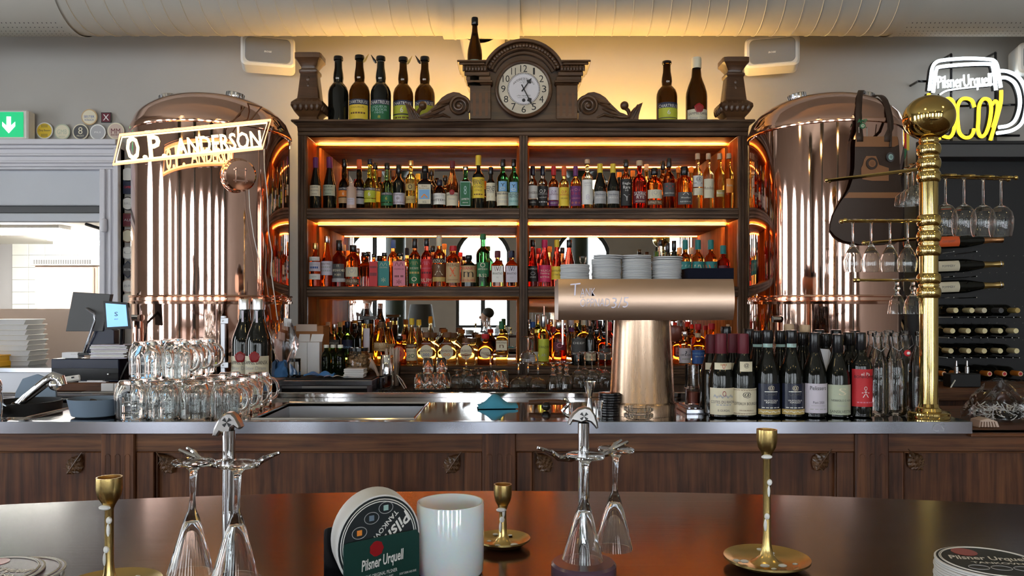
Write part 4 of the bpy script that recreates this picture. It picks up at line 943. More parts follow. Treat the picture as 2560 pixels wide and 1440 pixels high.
shelf_row([
 (789,395,28,'cone','dark',('purple',.20),[(463,490,'cream',.80,[('LIQUEUR',468,4,.6,'black'),('PERES CHARTREUX',476,3,.7,'black'),('FRANCE',485,3,.4,'brown')])],'dark bottle with cream label',4.66),
 (824,394,33,'cone','dark',('purple',.20),[(462,489,'palegreen',.80,[('LIQUEUR',467,4,.6,'black'),('PERES CHARTREUX',475,3,.7,'black'),('FRANCE',484,3,.4,'black')])],'dark bottle with pale green label',4.78),
 (861,400,28,'chart','olive',('gloss_black',.14),[(468,475,'navy',.9,[('CHARTREUSE',471.5,4,.9,'white')]),(476,492,'orange',.8,[('6',484,8,.14,'white')]),(494,508,'tan',.8,[])],'dark brown bottle with orange label',4.80),
 (878.6,457,24,'tube','ceramic',None,[(495,512,'lilac',.6,[('~~~',499,3,.6,'gray'),('GENEPI',505,3,.7,'gray')])],'matt beige ceramic bottle',4.68),
 (898,400,27,'chart','olive',('orangered',.19),[(468,475,'navy',.9,[('CHARTREUSE',471.5,4,.9,'white')]),(476,492,'gray',.8,[('SANTA',484,4,.6,'white')]),(496,510,'gray',.8,[])],'red capped bottle with grey label',4.76),
 (925.6,399,29,'chart','ygreen',('gloss_navy',.10),[(469,476,'navy',.9,[('CHARTREUSE',472.5,4.5,.9,'white')]),(476,495,'lime',.85,[('6',485,10,.16,'white')]),(497,506,'lime',.85,[])],'clear yellow bottle with yellow label'),
 (938,409,27,'chart','ygreen',('gloss_black',.12),[(470,478,'navy',.9,[('CHARTREUSE',474,4,.9,'white')]),(478,505,'lime',.85,[])],'yellow bottle standing behind',B),
 (949,428,23,'bord','olive',('brown',.14),[],'dark short bottle standing behind',5.0),
 (968,409,29,'chart','lightgreen',('gloss_black',.13),[(481,488,'navy',.9,[('CHARTREUSE',484.5,4.5,.9,'white')]),(488,505,'green',.85,[('6',496,8,.14,'lime')]),(507,514,'green',.85,[])],'clear green bottle with green label'),
 (983,428,23,'bord','brown',('brown',.14),[],'brown bottle standing behind',B),
 (997,414,31,'bord','dark',('gloss_black',.18),[(482,511,'lilac',.95,[('Genepi',487,5,.5,'navy'),('*',496,8,.2,'black'),('LES PERES',506,3,.8,'maroon')])],'dark bottle with white lilac label',4.76),
 (1027,403,27,'tall','gold',('foil_gold',.10),[(459,476,'olive' if False else 'gold',.7,[('O',467,12,.4,'black')]),(490,508,'gold',.7,[('Enders Spirit',499,7,.9,'brown')])],'yellow bottle with round crest'),
 (1045,436,22,'bord','yellow',('yellow',.14),[],'yellow capped bottle behind',B),
 (1063,417,38,'sq','black',('gloss_black',.14),[(461,510,'cream',.82,[('Amaro',465,5,.45,'brown'),('Bandito Capo',471,4,.8,'brown'),('OCG',505,5,.3,'black')]),(474,498,'skyblue',.70,[('^',490,9,.7,'orange')])],'square black bottle with painted label'),
 (1079,424,26,'bord','dark',('gloss_black',.14),[],'black bottle standing behind',5.02),
 (1098.6,451,31,'short','brown',('gloss_navy',.18),[(483,511,'white',.95,[('ABBOTTS',490,5,.8,'gray'),('BITTERS',500,5,.9,'black')])],'short brown bottle with white label'),
 (1131,404,30,'burg','brown',('maroon',.14),[(481,514,'cream',.9,[('GAMMEL DANSK',487,5,.85,'black'),('Bitter',497,5,.5,'gray')])],'dark brown bottle with red seal',4.72,(481,6)),
 (1113,440,22,'bord','dark',('gloss_black',.14),[],'black bottle behind brown one',5.02),
 (1164,418,31,'sq','green',('foil_silver',.08),[(454,515,'paleteal',.80,[]),(456,513,'green',.74,[('8',476,22,.3,'paleteal'),('LAMBETH',498,5,.8,'white'),('ABSINTHE',507,3,.6,'white')])],'flat green bottle with arched label'),
 (1196,390,31,'liq','dark',('yellow',.18),[(443,495,'yellow',.9,[('FERNET',455,12,.8,'navy'),('STOCK',467,5,.6,'navy'),('CITRUS',476,4,.5,'brown'),('----',486,3,.6,'brown')])],'black bottle with yellow cap and label'),
 (1227,419,23,'liq','dark',('gloss_black',.16),[(457,502,'cream',.9,[('FERNET',471,12,.85,'navy'),('STOCK',480,5,.6,'navy'),('_',492,5,.3,'gold')])],'small black bottle with white label'),
 (1257,400,29,'bord','green',('gloss_black',.14),[(453,478,'skyblue',.55,[('Y',462,8,.5,'black'),('O',471,7,.6,'cream')]),(479,514,'cream',.9,[('FERNET-BRANCA',484,5,.9,'navy'),('=====',494,4,.7,'gray'),('=====',504,4,.7,'gray')])],'dark green bottle with cream label'),
 (1284,400,26,'bord','green',('gloss_black',.14),[(455,480,'skyblue',.55,[('Y',465,8,.5,'black'),('O',474,7,.6,'cream')]),(481,514,'paleteal',.9,[('BRANCA',486,6,.75,'navy'),('MENTA',492,5,.7,'navy'),('=====',503,4,.7,'teal')])],'dark green bottle with teal label',4.66),
], Z2, 'upper left shelf', 'bottles on the upper left shelf')
shelf_row([
 (1332,417,23,'liq','smoke',('gloss_navy',.2),[(464,497,'white',.9,[('O.P.ANDERSON',482,6,.95,'black'),('ORGANIC',493,3,.6,'gray')]),(499,514,'black',.9,[('1891',506,4,.5,'white')])],'dark slim bottle with white label'),
 (1357,417,25,'liq','smoke',('gloss_navy',.2),[(465,515,'black',.95,[('O.P.',478,9,.55,'white'),('ANDERSON',485,4,.8,'gray'),('AQUAVIT',494,4,.6,'white'),('----',505,3,.7,'gray')])],'dark slim bottle with black label'),
 (1384,417,25,'liq','brown',('red',.2),[(468,500,'lilac',.9,[('O.P.',480,7,.45,'purple'),('ANDERSON',486,4,.8,'purple')]),(502,515,'purple',.9,[('AQUAVIT',508,4,.6,'white')])],'red capped bottle with lilac label'),
 (1410,418,25,'liq','gold',('orangered',.2),[(468,515,'yellow',.95,[('O.P.',480,7,.45,'red'),('ANDERSON',487,4,.8,'red'),('ORGANIC',496,4,.6,'brown')])],'amber bottle with yellow label'),
 (1439,417,26,'bord','amber',('purple',.22),[(465,515,'purple',.95,[('o O o',474,7,.7,'pink'),('O o O',483,7,.7,'red'),('AQUAVIT',496,4,.7,'pink'),('o o o',507,5,.7,'orange')])],'amber bottle with purple dotted label'),
 (1468,400,28,'tall','straw',('cork',.08),[(449,511,'white',.85,[('SARPA',458,5,.6,'gray'),('DI POLI',464,3,.5,'gray'),('8',493,13,.3,'lilac')])],'pale straw bottle with long white label'),
 (1500,411,30,'burg','dark',('yellow',.19),[(478,509,'gray',.95,[('Barbaro',486,4,.6,'navy'),('BRAULIO',494,4,.7,'white')])],'black bottle with yellow cap, grey label,'),
 (1532.6,411,30,'burg','dark',('yellow',.19),[(477,509,'gray',.95,[('Barbaro',486,4,.6,'navy'),('BRAULIO',494,4,.7,'white')])],'second yellow capped black bottle'),
 (1548,432,22,'bord','dark',('orange',.12),[],'orange capped bottle behind',B),
 (1565,401,29,'bord','brown',('gloss_black',.14),[(447,514,'black',.9,[('Eagle',459,8,.6,'white'),('Rare',468,8,.5,'white'),('10',476,4,.2,'white'),('Y',494,16,.5,'gray')])],'tall bottle with black eagle label'),
 (1582,428,22,'bord','amber',('orange',.14),[],'orange capped bottle behind eagle label',B),
 (1598.6,403,34,'liq','red',('cork',.10),[(478,508,'maroon',.85,[('SAZERAC',484,9,.85,'white'),('RYE',493,7,.5,'white'),('WHISKEY',503,4,.7,'cream')])],'red amber bottle with white lettering'),
 (1616,412,20,'bord','amber',('cork',.12),[],'cork topped bottle behind',B),
 (1635.5,422,38,'short','orange',('gloss_black',.16),[(474,496,'cream',.8,[('(O)',483,14,.45,'gray')]),(500,512,'brown',.8,[('BUFFALO TRACE',506,6,.9,'cream')])],'wide amber bottle with slanted cream label'),
 (1657,404,26,'bord','brown',('gloss_black',.16),[],'tall brown bottle behind',B),
 (1672,397,29,'bord','brown',('gloss_black',.17),[(457,491,'darkgray',.95,[('<>',466,15,.5,'red'),('MARS WHISKY',483,4,.7,'white')])],'dark brown bottle with red diamond'),
 (1696,419,20,'bord','amber',('orange',.12),[],'orange topped bottle behind flask',B),
 (1710.5,418,40,'short','orange',('gloss_black',.20),[(480,511,'darkgray',.75,[('/\\',484,6,.4,'white'),('Woodford',494,4,.6,'white'),('RESERVE',504,3,.7,'white')])],'wide shouldered amber flask, dark label'),
 (1728,419,20,'bord','gold',('orange',.12),[],'gold topped bottle behind',B),
 (1744,385,25,'tall','straw',('cork',.10),[(439,467,'white',.85,[('@',448,13,.45,'black'),('MEZCAL',458,4,.8,'black'),('UNIDO',463,3,.5,'black')]),(470,488,'cream',.85,[])],'clear bottle with portrait on white label'),
 (1771,385,26,'tall','straw',('cork',.10),[(447,495,'cream',.85,[('Rosleys',471,9,.9,'brown')])],'clear bottle with cream script label'),
 (1799,385,27,'tall','gold',('cork',.10),[(475,492,'gold',.6,[('Rosleys',483,8,.9,'white')])],'golden bottle with white script'),
 (1822,385,23,'tall','gold',('cork',.09),[(447,482,'orange',.6,[('Rosley',464,8,.8,'cream')])],'orange bottle at cabinet side',4.66),
], Z2, 'upper right shelf', 'bottles on the upper right shelf')
shelf_row([
 (788,609,29,'liq','orange',('foil_gold',.14),[(642,652,'white',.75,[('BUSHMILLS',648,4,.9,'gray')]),(655,678,'lilac',.85,[('ORIGINAL',661,4,.7,'gray'),('-----',669,5,.6,'blue')]),(685,699,'white',.8,[('1608',692,4,.4,'gray')])],'orange whiskey bottle with white labels',4.66),
 (817,592,29,'cone','orange',('foil_silver',.12),[(653,688,'lilac',.95,[('MAITRE',660,4,.6,'brown'),('-----',668,4,.7,'gray'),('-----',677,4,.7,'gray')])],'slender orange bottle with grey label'),
 (848,602,34,'bord','brown',('gloss_black',.22),[(660,698,'darkgray',.7,[('RITTENHOUSE',676,6,1.1,'cream'),('<>',676,30,.8,'cream'),('RYE',687,5,.5,'cream')]),(696,705,'gray',.85,[])],'dark amber bottle with diamond label'),
 (859,613,20,'bord','orange',('cork',.14),[],'cork topped bottle behind',B),
 (871,628,22,'bord','amber',('orange',.16),[],'orange capped bottle behind',4.95),
 (883,614,37,'short','orange',('gloss_black',.16),[(668,692,'cream',.85,[('(O)',678,15,.45,'gray')]),(697,712,'brown',.8,[('BUFFALO TRACE',703,7,.9,'cream')])],'round shouldered amber bottle with cream label'),
 (915,633,38,'sq','orange',('gloss_black',.1),[],'square amber bottle turned sideways'),
 (935,636,20,'sq','orange',('smoke' if False else 'gloss_black',.1),[(654,716,'red',1.0,[('-----',668,5,.8,'maroon'),('-----',686,8,.8,'maroon')])],'square bottle with red panel',4.69),
 (961,633,30,'sq','amber',('gloss_black',.1),[(653,715,'teal',.92,[('/\\/\\',661,8,.7,'palegreen'),('STROMMA',669,4,.7,'palegreen'),('*',700,12,.4,'palegreen')])],'square bottle with teal label'),
 (983,601,28,'bord','orange',('blue',.17),[],'blue capped amber bottle behind',B),
 (1000,633,34,'sq','gold',('gloss_black',.1),[(653,715,'pink',.90,[('/\\/\\',661,9,.7,'maroon'),('STROMMA GIN',673,4,.8,'maroon'),('--- --',691,5,.7,'maroon'),('*',705,12,.4,'maroon')])],'square bottle with pink label'),
 (1037,598,29,'bord','brown',('gloss_black',.19),[(648,709,'green',.95,[('/||\\',658,9,.55,'gold'),('RYE RYE',671,5,.6,'cream'),('----',682,5,.7,'gold'),('O',698,11,.35,'cream')])],'dark bottle with green label, black cap,'),
 (1066.5,598,28,'bord','red',('gloss_black',.15),[(648,709,'red',.95,[('/||\\',658,9,.55,'pink'),('SINGLE CASK',671,4,.7,'pink'),('----',682,5,.7,'maroon'),('RUM',701,9,.85,'cream')])],'red brown bottle with red label'),
 (1082,616,20,'bord','brown',('gloss_black',.14),[],'black capped bottle behind',B),
 (1098,590,31,'liq','orange',('cream',.20),[(646,658,'black',.95,[('BOZKOV',653,8,.95,'cream')]),(660,692,'brown',.85,[('A',676,24,.6,'cream')]),(693,704,'gold',.9,[])],'tall amber bottle with ship label'),
 (1111,611,18,'bord','amber',('orange',.12),[],'orange topped bottle behind',B),
 (1133,616,39,'short','orange',('red',.12),[(657,707,'tan',.75,[('FIREBALL',663,7,.9,'brown'),('x',680,22,.4,'orangered'),('CINNAMON',700,3,.7,'brown')])],'wide amber bottle with tan label, red cap,'),
 (1151,632,20,'bord','amber',('red',.12),[],'red capped bottle behind',5.0),
 (1172,639,36,'short','dark',('gloss_black',.14),[(664,706,'tan',.98,[('SWANKYS',671,8,.95,'red'),('m',686,14,.55,'black'),('MADE IN INDIA',701,5,.8,'red')])],'squat dark bottle with horse label'),
 (1207.5,586,34,'tall','green',('lightgreen' if False else 'green',.1),[(656,692,'olive' if False else 'green',.7,[('O',663,12,.4,'cream'),('BARTENDER',673,4,.8,'cream'),('B.52',689,8,.6,'cream')])],'tall green glass bottle'),
 (1244,628,33,'sq','orange',('maroon',.19),[(665,706,'white',.85,[('\\V/',672,12,.6,'maroon'),('BRAASTAD',684,5,.85,'black'),('VS',694,4,.2,'gray')])],'square amber bottle with white label'),
 (1279,628,33,'sq','orange',('navy',.19),[(665,706,'lilac',.85,[('\\V/',672,12,.6,'navy'),('BRAASTAD',684,5,.85,'navy'),('VSOP',694,4,.3,'gray')])],'square amber bottle with lilac label'),
], Z3, 'middle left shelf', 'bottles on the middle left shelf')
shelf_row([
 (1332,601,24,'cone','red',('gloss_black',.14),[(665,704,'black',.95,[('RAMAZZI',672,4,.8,'white'),('O',684,9,.4,'gray'),('AMARO',693,4,.5,'white')])],'red bottle with black label'),
 (1346,622,18,'bord','red',('red',.14),[],'red capped bottle behind',B),
 (1361.5,601,32,'cone','pink',('hotpink',.16),[(663,705,'hotpink',.95,[('TRUCA',677,5,.8,'cream'),('Swing',684,6,.6,'cream'),('BITTER',693,4,.6,'cream')])],'pink bottle with pink label'),
 (1374,617,16,'bord','gold',('orange',.14),[],'orange capped bottle behind',B),
 (1392,601,27,'cone','red',('yellow',.15),[(666,699,'yellow',.95,[('BARBAYA',677,5,.9,'brown'),('CITRON',687,4,.7,'brown')])],'dark red bottle with yellow label'),
 (1406,620,16,'bord','brown',('gloss_black',.14),[],'black capped bottle behind',B),
 (1423,601,30,'cone','red',('gloss_black',.16),[(666,704,'darkgray',.95,[('FERNET',676,5,.8,'cream')])],'dark red bottle with black cap'),
 (1651,601,19,'chart','smoke',('gloss_black',.12),[],'bulb necked bottle behind the beer mats',4.8),
 (1669,609,17,'bord','dark',('gloss_black',.2),[],'small black bottle behind the beer mats'),
 (1685,603,19,'bord','dark',('gloss_black',.2),[(640,660,'darkgray',.8,[('88',650,8,.4,'white')])],'black bottle behind the beer mats'),
 (1698,620,14,'bord','brown',('cork',.16),[],'brown capped bottle between black bottles',4.9),
 (1713,601,30,'liq','gold',('teal',.20),[(654,692,'teal',.95,[('////',672,20,.9,'paleteal')])],'gold bottle with teal cap and label'),
 (1728,620,14,'bord','brown',('gray',.16),[],'grey capped bottle behind teal ones',4.9),
 (1745,601,31,'liq','gold',('teal',.20),[(654,692,'teal',.95,[('//\\\\',672,20,.9,'cream')])],'gold bottle with teal cap, striped label'),
 (1777,601,31,'liq','amber',('teal',.20),[(654,692,'teal',.95,[('\\\\//',672,20,.9,'orangered')])],'amber bottle with teal cap, orange stripes'),
 (1808,615,33,'liq','red',('teal',.20),[(664,705,'maroon',.7,[('C',680,10,.3,'cream')])],'red amber bottle with dark teal cap'),
], Z3, 'middle right shelf', 'bottles on the middle right shelf')
g_ = thing('shot_glass', 'small clear glass turned over beside the dark red bottle', 'glass', (X(1457, 4.70), 4.70, Z3)); obj('bowl', MB().lathe([(0,.075), (.012,.075), (.022,.085), (.019,.13), (.014,.145), (.021,.155), (.022,.185)], 18), 'glass_ribbed', g_)
# ------------------------------------------------------------------ big bottles on top of the cabinet
def bigb(xc, yt, w, kind, glass, cap, labs, label, d=4.78, seal=None, tagp=0):
    R = LEN(w, d)/2; H = Z(yt, d)-ZT
    L = [(Z(y1, d-R)-ZT, Z(y0, d-R)-ZT, c, fr, [(s, Z(yc, d-R)-ZT, LEN(h, d-R), wf, tc) for (s, yc, h, wf, tc) in tx]) for (y0, y1, c, fr, tx) in labs]
    t = bottle('magnum_bottle', label, 'bottle', (X(xc, d), d, ZT), H, R, kind, glass, cap, L, 'oversized bottles on the cornice', (Z(seal[0], d-R)-ZT, seal[1]) if seal else None)
    if kind == 'chart':
        l = obj('neck_print', MB().wrap(R*.502, .02, H*.675, H*.69, 4), 'gray', t); txt('CM', .02, .012, 'white', l, (0,0,H*.683), R=R*.503+.001)
        if tagp:
            z = H*.93; obj('tag_ring', MB().tube([(.021*math.cos(a*PI/8), .021*math.sin(a*PI/8), z) for a in range(16)], .0022, 5, True), 'white', t)
            s = tagp; obj('neck_tag', MB().lathe([(0,0), (.006,.004), (.009,.02), (.006,.035), (.002,.06), (0,.065)], 10).xf(Matrix.Translation((s*.026, -.01, z-.012)) @ Matrix.Rotation(s*.55, 4, 'Y')), 'gloss_black' if s < 0 else 'gold', t)
    return t
CH = 'CHARTREUSE'
bigb(846,143,51,'chart','dark',('gloss_black',.05),[],'big black bottle without paper label on the cornice')
bigb(899,140.5,52,'chart','olive',('gloss_black',.05),[(247,302,'navy',.88,[(CH,254,8,.85,'white')]),(261,297,'yellow',.76,[('LIQUEUR',268,4,.6,'brown'),('------',282,4,.7,'brown')])],'big brown bottle with orange yellow label between two dark ones', tagp=1)
bigb(952,143,51,'chart','dark',('gloss_black',.05),[(248,303,'navy',.92,[(CH,255,8.5,.85,'white')]),(261,301,'green',.78,[('LIQUEUR',267,6,.75,'paleteal'),('D ELIXIR',274,6,.75,'paleteal'),('1605',281,5,.4,'paleteal'),('8',292,7,.12,'lime')])],'big dark bottle with green label on the cornice', tagp=-1)
bigb(1008,145,51,'chart','olive',('gloss_black',.05),[(250,303,'navy',.88,[(CH,258,8,.85,'white')]),(263,284,'lime',.76,[('6',274,14,.14,'white')]),(287,301,'lime',.76,[('----',294,4,.7,'brown')])],'big brown bottle with lime yellow label behind the scroll leaf', d=4.84, tagp=1)
bigb(1062,144,51,'chart','olive',('gloss_black',.05),[(250,303,'navy',.88,[(CH,258,8,.85,'white')]),(263,301,'lime',.76,[])],'big brown bottle half hidden behind the carved scroll', d=4.86, tagp=-1)
bigb(1667,155,52,'chart','olive',('gloss_black',.03),[(255,303,'navy',.88,[(CH,264,8,.85,'white')]),(269,293,'lime',.76,[('6',280,12,.14,'white')]),(295,302,'lime',.76,[])],'big brown bottle with yellow label beside the red sealed one')
bigb(1741,146,53,'magnum','olive',('cream',.15),[(272,303,'cream',.85,[('GAMMEL DANSK',283,6.5,.9,'black'),('Bitter Dram',294,7,.75,'gray')])],'big dark bottle with cream label and red wax seal', seal=(270, .026))
t = bottle('wine_bottle', 'brown green bottle with small pale label standing on the clock cornice', 'bottle', (X(1187, 4.62), 4.62, ZT+q(0, 165)[1]+.0005), Z(46, 4.62)-(ZT+q(0, 165)[1]), LEN(37, 4.62)/2, 'burg', 'olive', ('gloss_black',.1), [(.085, .15, 'paleteal', .7, [('----',.135,.008,.7,'teal'),('-----',.12,.008,.8,'teal'),('---',.10,.008,.6,'teal')])])
# ------------------------------------------------------------------ bottles of the lowest bay
def low(xc, yt, yb, w, kind, glass, cap, labs, desc, d=4.66, grp='bottles in the lowest bay', zbase=Z4):
    zb = zbase; R = LEN(w, d)/2; H = Z(yt, d)-zb
    L = [(Z(y1, d-R)-zb, Z(y0, d-R)-zb, c, fr, [(s, Z(yc, d-R)-zb, LEN(h, d-R), wf, tc) for (s, yc, h, wf, tc) in tx]) for (y0, y1, c, fr, tx) in labs]
    return bottle('liquor_bottle', desc, 'bottle', (X(xc, d), d, zb), H, R, kind, glass, cap, L, grp)
low(793,806,0,20,'bord','brown',('cork',.12),[],'cork topped brown bottle behind the cardboard box',4.95)
low(820,806,0,26,'bord','dark',('cork',.12),[],'dark bottle with cork top beside the cardboard box',4.95)
low(836,811,0,30,'bord','smoke',('foil_silver',.12),[(850,870,'darkgray',.8,[('APOLLO',858,5,.8,'white')])],'smoky clear bottle behind the small green bottles',4.8)
low(850,806,0,26,'bord','green',('gold',.12),[(846,866,'cream',.8,[])],'gold capped green bottle among dark ones',4.95)
low(869,805,0,29,'liq','green',('gloss_navy',.14),[(850,872,'navy',.9,[('MONIN',868,5,.8,'skyblue')])],'dark green bottle with blue label',4.82)
low(886,810,0,24,'bord','dark',('gloss_black',.14),[],'black bottle beside the tall glass tin',4.95)
low(901,806,0,26,'bord','dark',('gloss_black',.14),[],'tall black bottle directly left of the tin',4.85)
low(953,806,0,35,'cone','gold',('brown',.12),[(857,878,'tan',.9,[('ZLATA',862,5,.7,'cream'),('SLIVOVICE',872,5,.85,'brown')])],'amber bottle with tan label beside the tin')
low(974,806,0,30,'cone','gold',('brown',.12),[(860,880,'tan',.9,[])],'second amber bottle behind the tan label one',4.82)
low(942,800,0,22,'bord','amber',('orangered',.12),[],'orange red capped bottle behind the amber ones',4.98)
low(998,841,0,38,'round','orange',('gloss_black',.16),[(866,904,'orangered',.8,[('o',885,18,.5,'red')])],'round orange flask with red fruit picture')
low(1009,838,0,26,'bord','gold',('orangered',.14),[],'red capped bottle behind the orange flask',4.85)
low(1029.5,797,0,27,'cone','straw',('yellow',.13),[(860,870,'brown',.95,[('LESKOVA',865,4,.8,'cream')]),(871,902,'cream',.9,[('LISKOVICE',878,4,.9,'brown'),('dO',890,10,.5,'green')])],'clear tall bottle with yellow cap')
low(1047,800,0,26,'cone','straw',('yellow',.13),[],'second yellow capped clear bottle behind',4.85)
for (x, wd, fr, col, lab, yt) in ((1067,'SLIVOVICE','ooo','blue','round clear flask with blue plums on cream label',832), (1118,'MERUNKOVICE','oo','orange','round clear flask with apricots on cream label',832), (1166,'HRUSKOVICE','o','brown','round clear flask with brown fruit label, smaller',846)):
    low(x,yt,0,49 if yt < 840 else 45,'round','straw',('brown',.15),[(863,900,'cream',.66,[(wd,878,6,.9,'navy' if col == 'blue' else 'maroon'),(fr,888,7,.5,col)]),(857,862,'maroon',.5,[('RUDOLF JELINEK',859.5,3,.9,'cream')])],lab)
    low(x+15,yt+1,0,46,'round','straw',('brown',.15),[],'clear flask tucked behind the '+lab.split('with ')[1].split(' on')[0]+' flask',4.80)
low(1213.6,836,0,41,'round','brown',('red',.14),[(870,898,'cream',.62,[('Honey',884,9,.8,'brown')])],'dark round flask with cream label and red cap')
low(1254,804,0,30,'sq','gold',('green',.18),[(852,876,'cream',.9,[('EVEDENIA',857,5,.9,'brown'),('n',866,8,.4,'brown')])],'square golden bottle with green cap')
low(1332,806,0,28,'liq','clear',('blue',.12),[(880,905,'lilac',.9,[('GIN',890,6,.4,'navy')])],'clear bottle with blue stopper')
low(1318,800,0,24,'bord','clear',('foil_silver',.1),[],'clear decanter bottle behind the coupes',4.85)
low(1359,791,0,29,'bord','ygreen',('foil_silver',.22),[(848,904,'lime',.8,[('CORAZON',868,6,.9,'black'),('AN',888,8,.4,'palegreen')])],'yellow green bottle with silver neck')
low(1398,806,0,38,'short','orange',('foil_silver',.14),[(856,876,'maroon',.6,[('O',864,12,.5,'pink')])],'wide orange red bottle with purple seal')
low(1384,818,0,24,'bord','red',('red',.16),[],'red capped bottle behind the orange one',4.85)
low(1428,800,0,30,'cone','clear',('lilac',.12),[(820,830,'purple',.7,[])],'clear slanted bottle with purple label',4.85)
low(1446,842,0,36,'short','dark',('gloss_black',.12),[(846,888,'darkgray',.9,[('DEEP',858,5,.7,'white'),('BREW',884,4,.7,'white')])],'dark jar shaped bottle with grey label')
low(1460,800,0,34,'liq','gold',('cream',.12),[(804,812,'cream',.8,[])],'golden bottle under the tap tower head',4.9)
low(1476,808,0,26,'bord','dark',('gloss_black',.14),[(880,902,'cream',.95,[('NE BLACK',893,6,.9,'black')])],'black bottle with cream strip label')
low(1492,828,0,30,'short','amber',('gloss_black',.14),[],'small amber bottle with black cap',4.82)
low(1500,802,0,22,'bord','dark',('gloss_black',.16),[],'thin black bottle behind',4.95)
low(1512,832,0,32,'short','brown',('gloss_black',.14),[(872,900,'darkgray',.9,[('BITTER',884,6,.7,'white')])],'brown bottle with dark label beside tower')
low(1524,806,0,24,'bord','red',('red',.2),[],'red capped dark bottle beside tower',4.88)
low(1712,830,0,30,'liq','clear',('foil_silver',.12),[(871,908,'lilac',.95,[('DRY GIN',888,5,.7,'navy'),('?',884,12,.12,'navy'),('----',898,4,.5,'gray')])],'clear gin bottle with lilac label')
low(1745,834,0,32,'liq','gold',('cork',.12),[(876,910,'blue',.95,[('BARRELAGED',884,4,.9,'skyblue'),('DRY GIN',892,3,.5,'white')])],'golden bottle with blue label')
low(1745,811,0,34,'liq','orange',('red',.14),[],'red capped orange bottle behind the blue label',4.86)
low(1779,810,0,36,'liq','orange',('red',.14),[],'second red capped orange bottle',4.86)
low(1764,815,0,24,'liq','gold',('red',.12),[],'third red capped bottle between the orange ones',5.0)
low(1821,812,0,24,'bord','amber',('cork',.12),[],'cork topped amber bottle behind the wine',4.8)
low(1696,842,0,30,'short','orange',('cork',.12),[],'amber flask beside the tower pillar',4.8)
tn = thing('bottle_tin', 'tall clear gift tin with black lid and white bottle picture', 'tin', (X(919, 4.70), 4.70, Z4+.001)); h = Z(798, 4.7)-Z4; r = LEN(31, 4.7)/2
obj('tube', MB().lathe([(0,0), (r,0), (r,h*.92)], 28), 'g_gold', tn); obj('lid', MB().lathe([(r*1.03,h*.90), (r*1.03,h*.99), (0,h)], 28), 'gloss_black', tn); l_ = obj('picture', MB().wrap(r+.001, r*1.0, h*.28, h*.80, 8), 'lilac', tn); obj('band', MB().wrap(r+.001, r*2.2, h*.16, h*.26, 10), 'tan', tn); obj('lid_box', MB().box(-.045, .055, -.03, .03, h+.0005, h+.018, .003), 'darkgray', tn)
sn = thing('candle_jar', 'round clear jar of dried herbs behind the tower pillar', 'jar', (X(1690, 4.82), 4.82, Z4+.001)); h = Z(800, 4.82)-Z4; obj('jar', MB().lathe([(0,0), (.04,0), (.04,.06), (.03,.08), (.05,.12), (.062,.19), (.05,.26), (.03,h)], 28), 'glass_thin', sn); obj('herbs', MB().sphere((0,0,.185), .055, 14, 10), 'spice', sn)
# ================================================================== glassware kinds (upright profiles; flipped when stood on the rim)
EPS = .0008
def flip(prof, H): return [(r, H-z) for r, z in prof][::-1]
def shell(name, mb_prof, matn, parent, seg=24, loc=None, mod=None): return obj(name, MB().lathe(mb_prof, seg, mod=mod), matn, parent, loc)
def rib(n, amp): return lambda r, z, a: r*(1+amp*math.cos(n*a))
G = {}
G['wine'] = [(0,.002), (.036,.001), (.036,.003), (.006,.010), (.004,.02), (.0035,.095), (.006,.103), (.022,.112), (.036,.13), (.0415,.155), (.040,.185), (.034,.217)]
G['tulip'] = [(0,.002), (.032,.001), (.032,.003), (.006,.009), (.004,.02), (.0035,.075), (.005,.085), (.012,.10), (.026,.125), (.033,.15), (.032,.172), (.028,.19)]
G['coupe'] = [(0,.002), (.032,.001), (.032,.003), (.006,.009), (.004,.02), (.004,.075), (.010,.080), (.030,.088), (.044,.105), (.047,.125), (.047,.14)]
G['goblet'] = [(0,.002), (.03,.001), (.03,.003), (.008,.010), (.006,.02), (.009,.03), (.012,.034), (.009,.038), (.006,.045), (.007,.055), (.016,.062), (.024,.08), (.028,.10), (.030,.125)]
G['tumbler'] = [(0,.004), (.022,.002), (.026,.012), (.030,.05), (.032,.085)]
G['snifter'] = [(0,.002), (.03,.001), (.03,.003), (.006,.008), (.005,.02), (.008,.03), (.030,.04), (.042,.065), (.042,.09), (.034,.12)]
def solid(kind, sc=1.0, t=.0011):
    """closed glass wall: outer outline, then the bowl's inside"""
    g = [(r*sc, z*sc) for r, z in G[kind]]; i0 = 3 if kind == 'tumbler' else max(range(len(g)-1), key=lambda i: (g[i][0] < .0105*sc and g[i][1] > .012*sc)*i)
    inner = [(max(r-t, .001), z) for r, z in g[i0+1:]]; inner[-1] = (inner[-1][0], g[-1][1]+.0004)
    zf = g[i0][1]+.004*sc if kind != 'tumbler' else .014*sc
    return [(0, .0005*sc)]+g[1:]+inner[::-1]+[(0, zf)]
def hang(kind, arm_key, t, label, group, dx=0, sc=1.0, px=None):
    a, b, n = ARMS[arm_key]; p = a+(b-a)*t; H = max(z for r, z in G[kind])*sc
    th = thing('hanging_%s_glass' % ('wine' if kind in ('wine','tulip') else kind), label, 'glass', (p.x, p.y, p.z+.0055-H), group=group)
    shell('glass', flip(solid(kind, sc), H), 'mug_glass', th, 32, mod=(rib(9, .035) if kind == 'goblet' else None))
    return th
for k, (px, lb) in enumerate(((2363,'hanging wine glass nearest the brass post beside the wine rack'), (2409,'second hanging wine glass out from the post'), (2457,'third hanging wine glass out from the post'), (2502,'outermost hanging wine glass over the wine rack'))):
    hang('wine', 'B', (px-2322)/(2530-2322), lb, 'wine glasses hanging over the rack', sc=1.0)
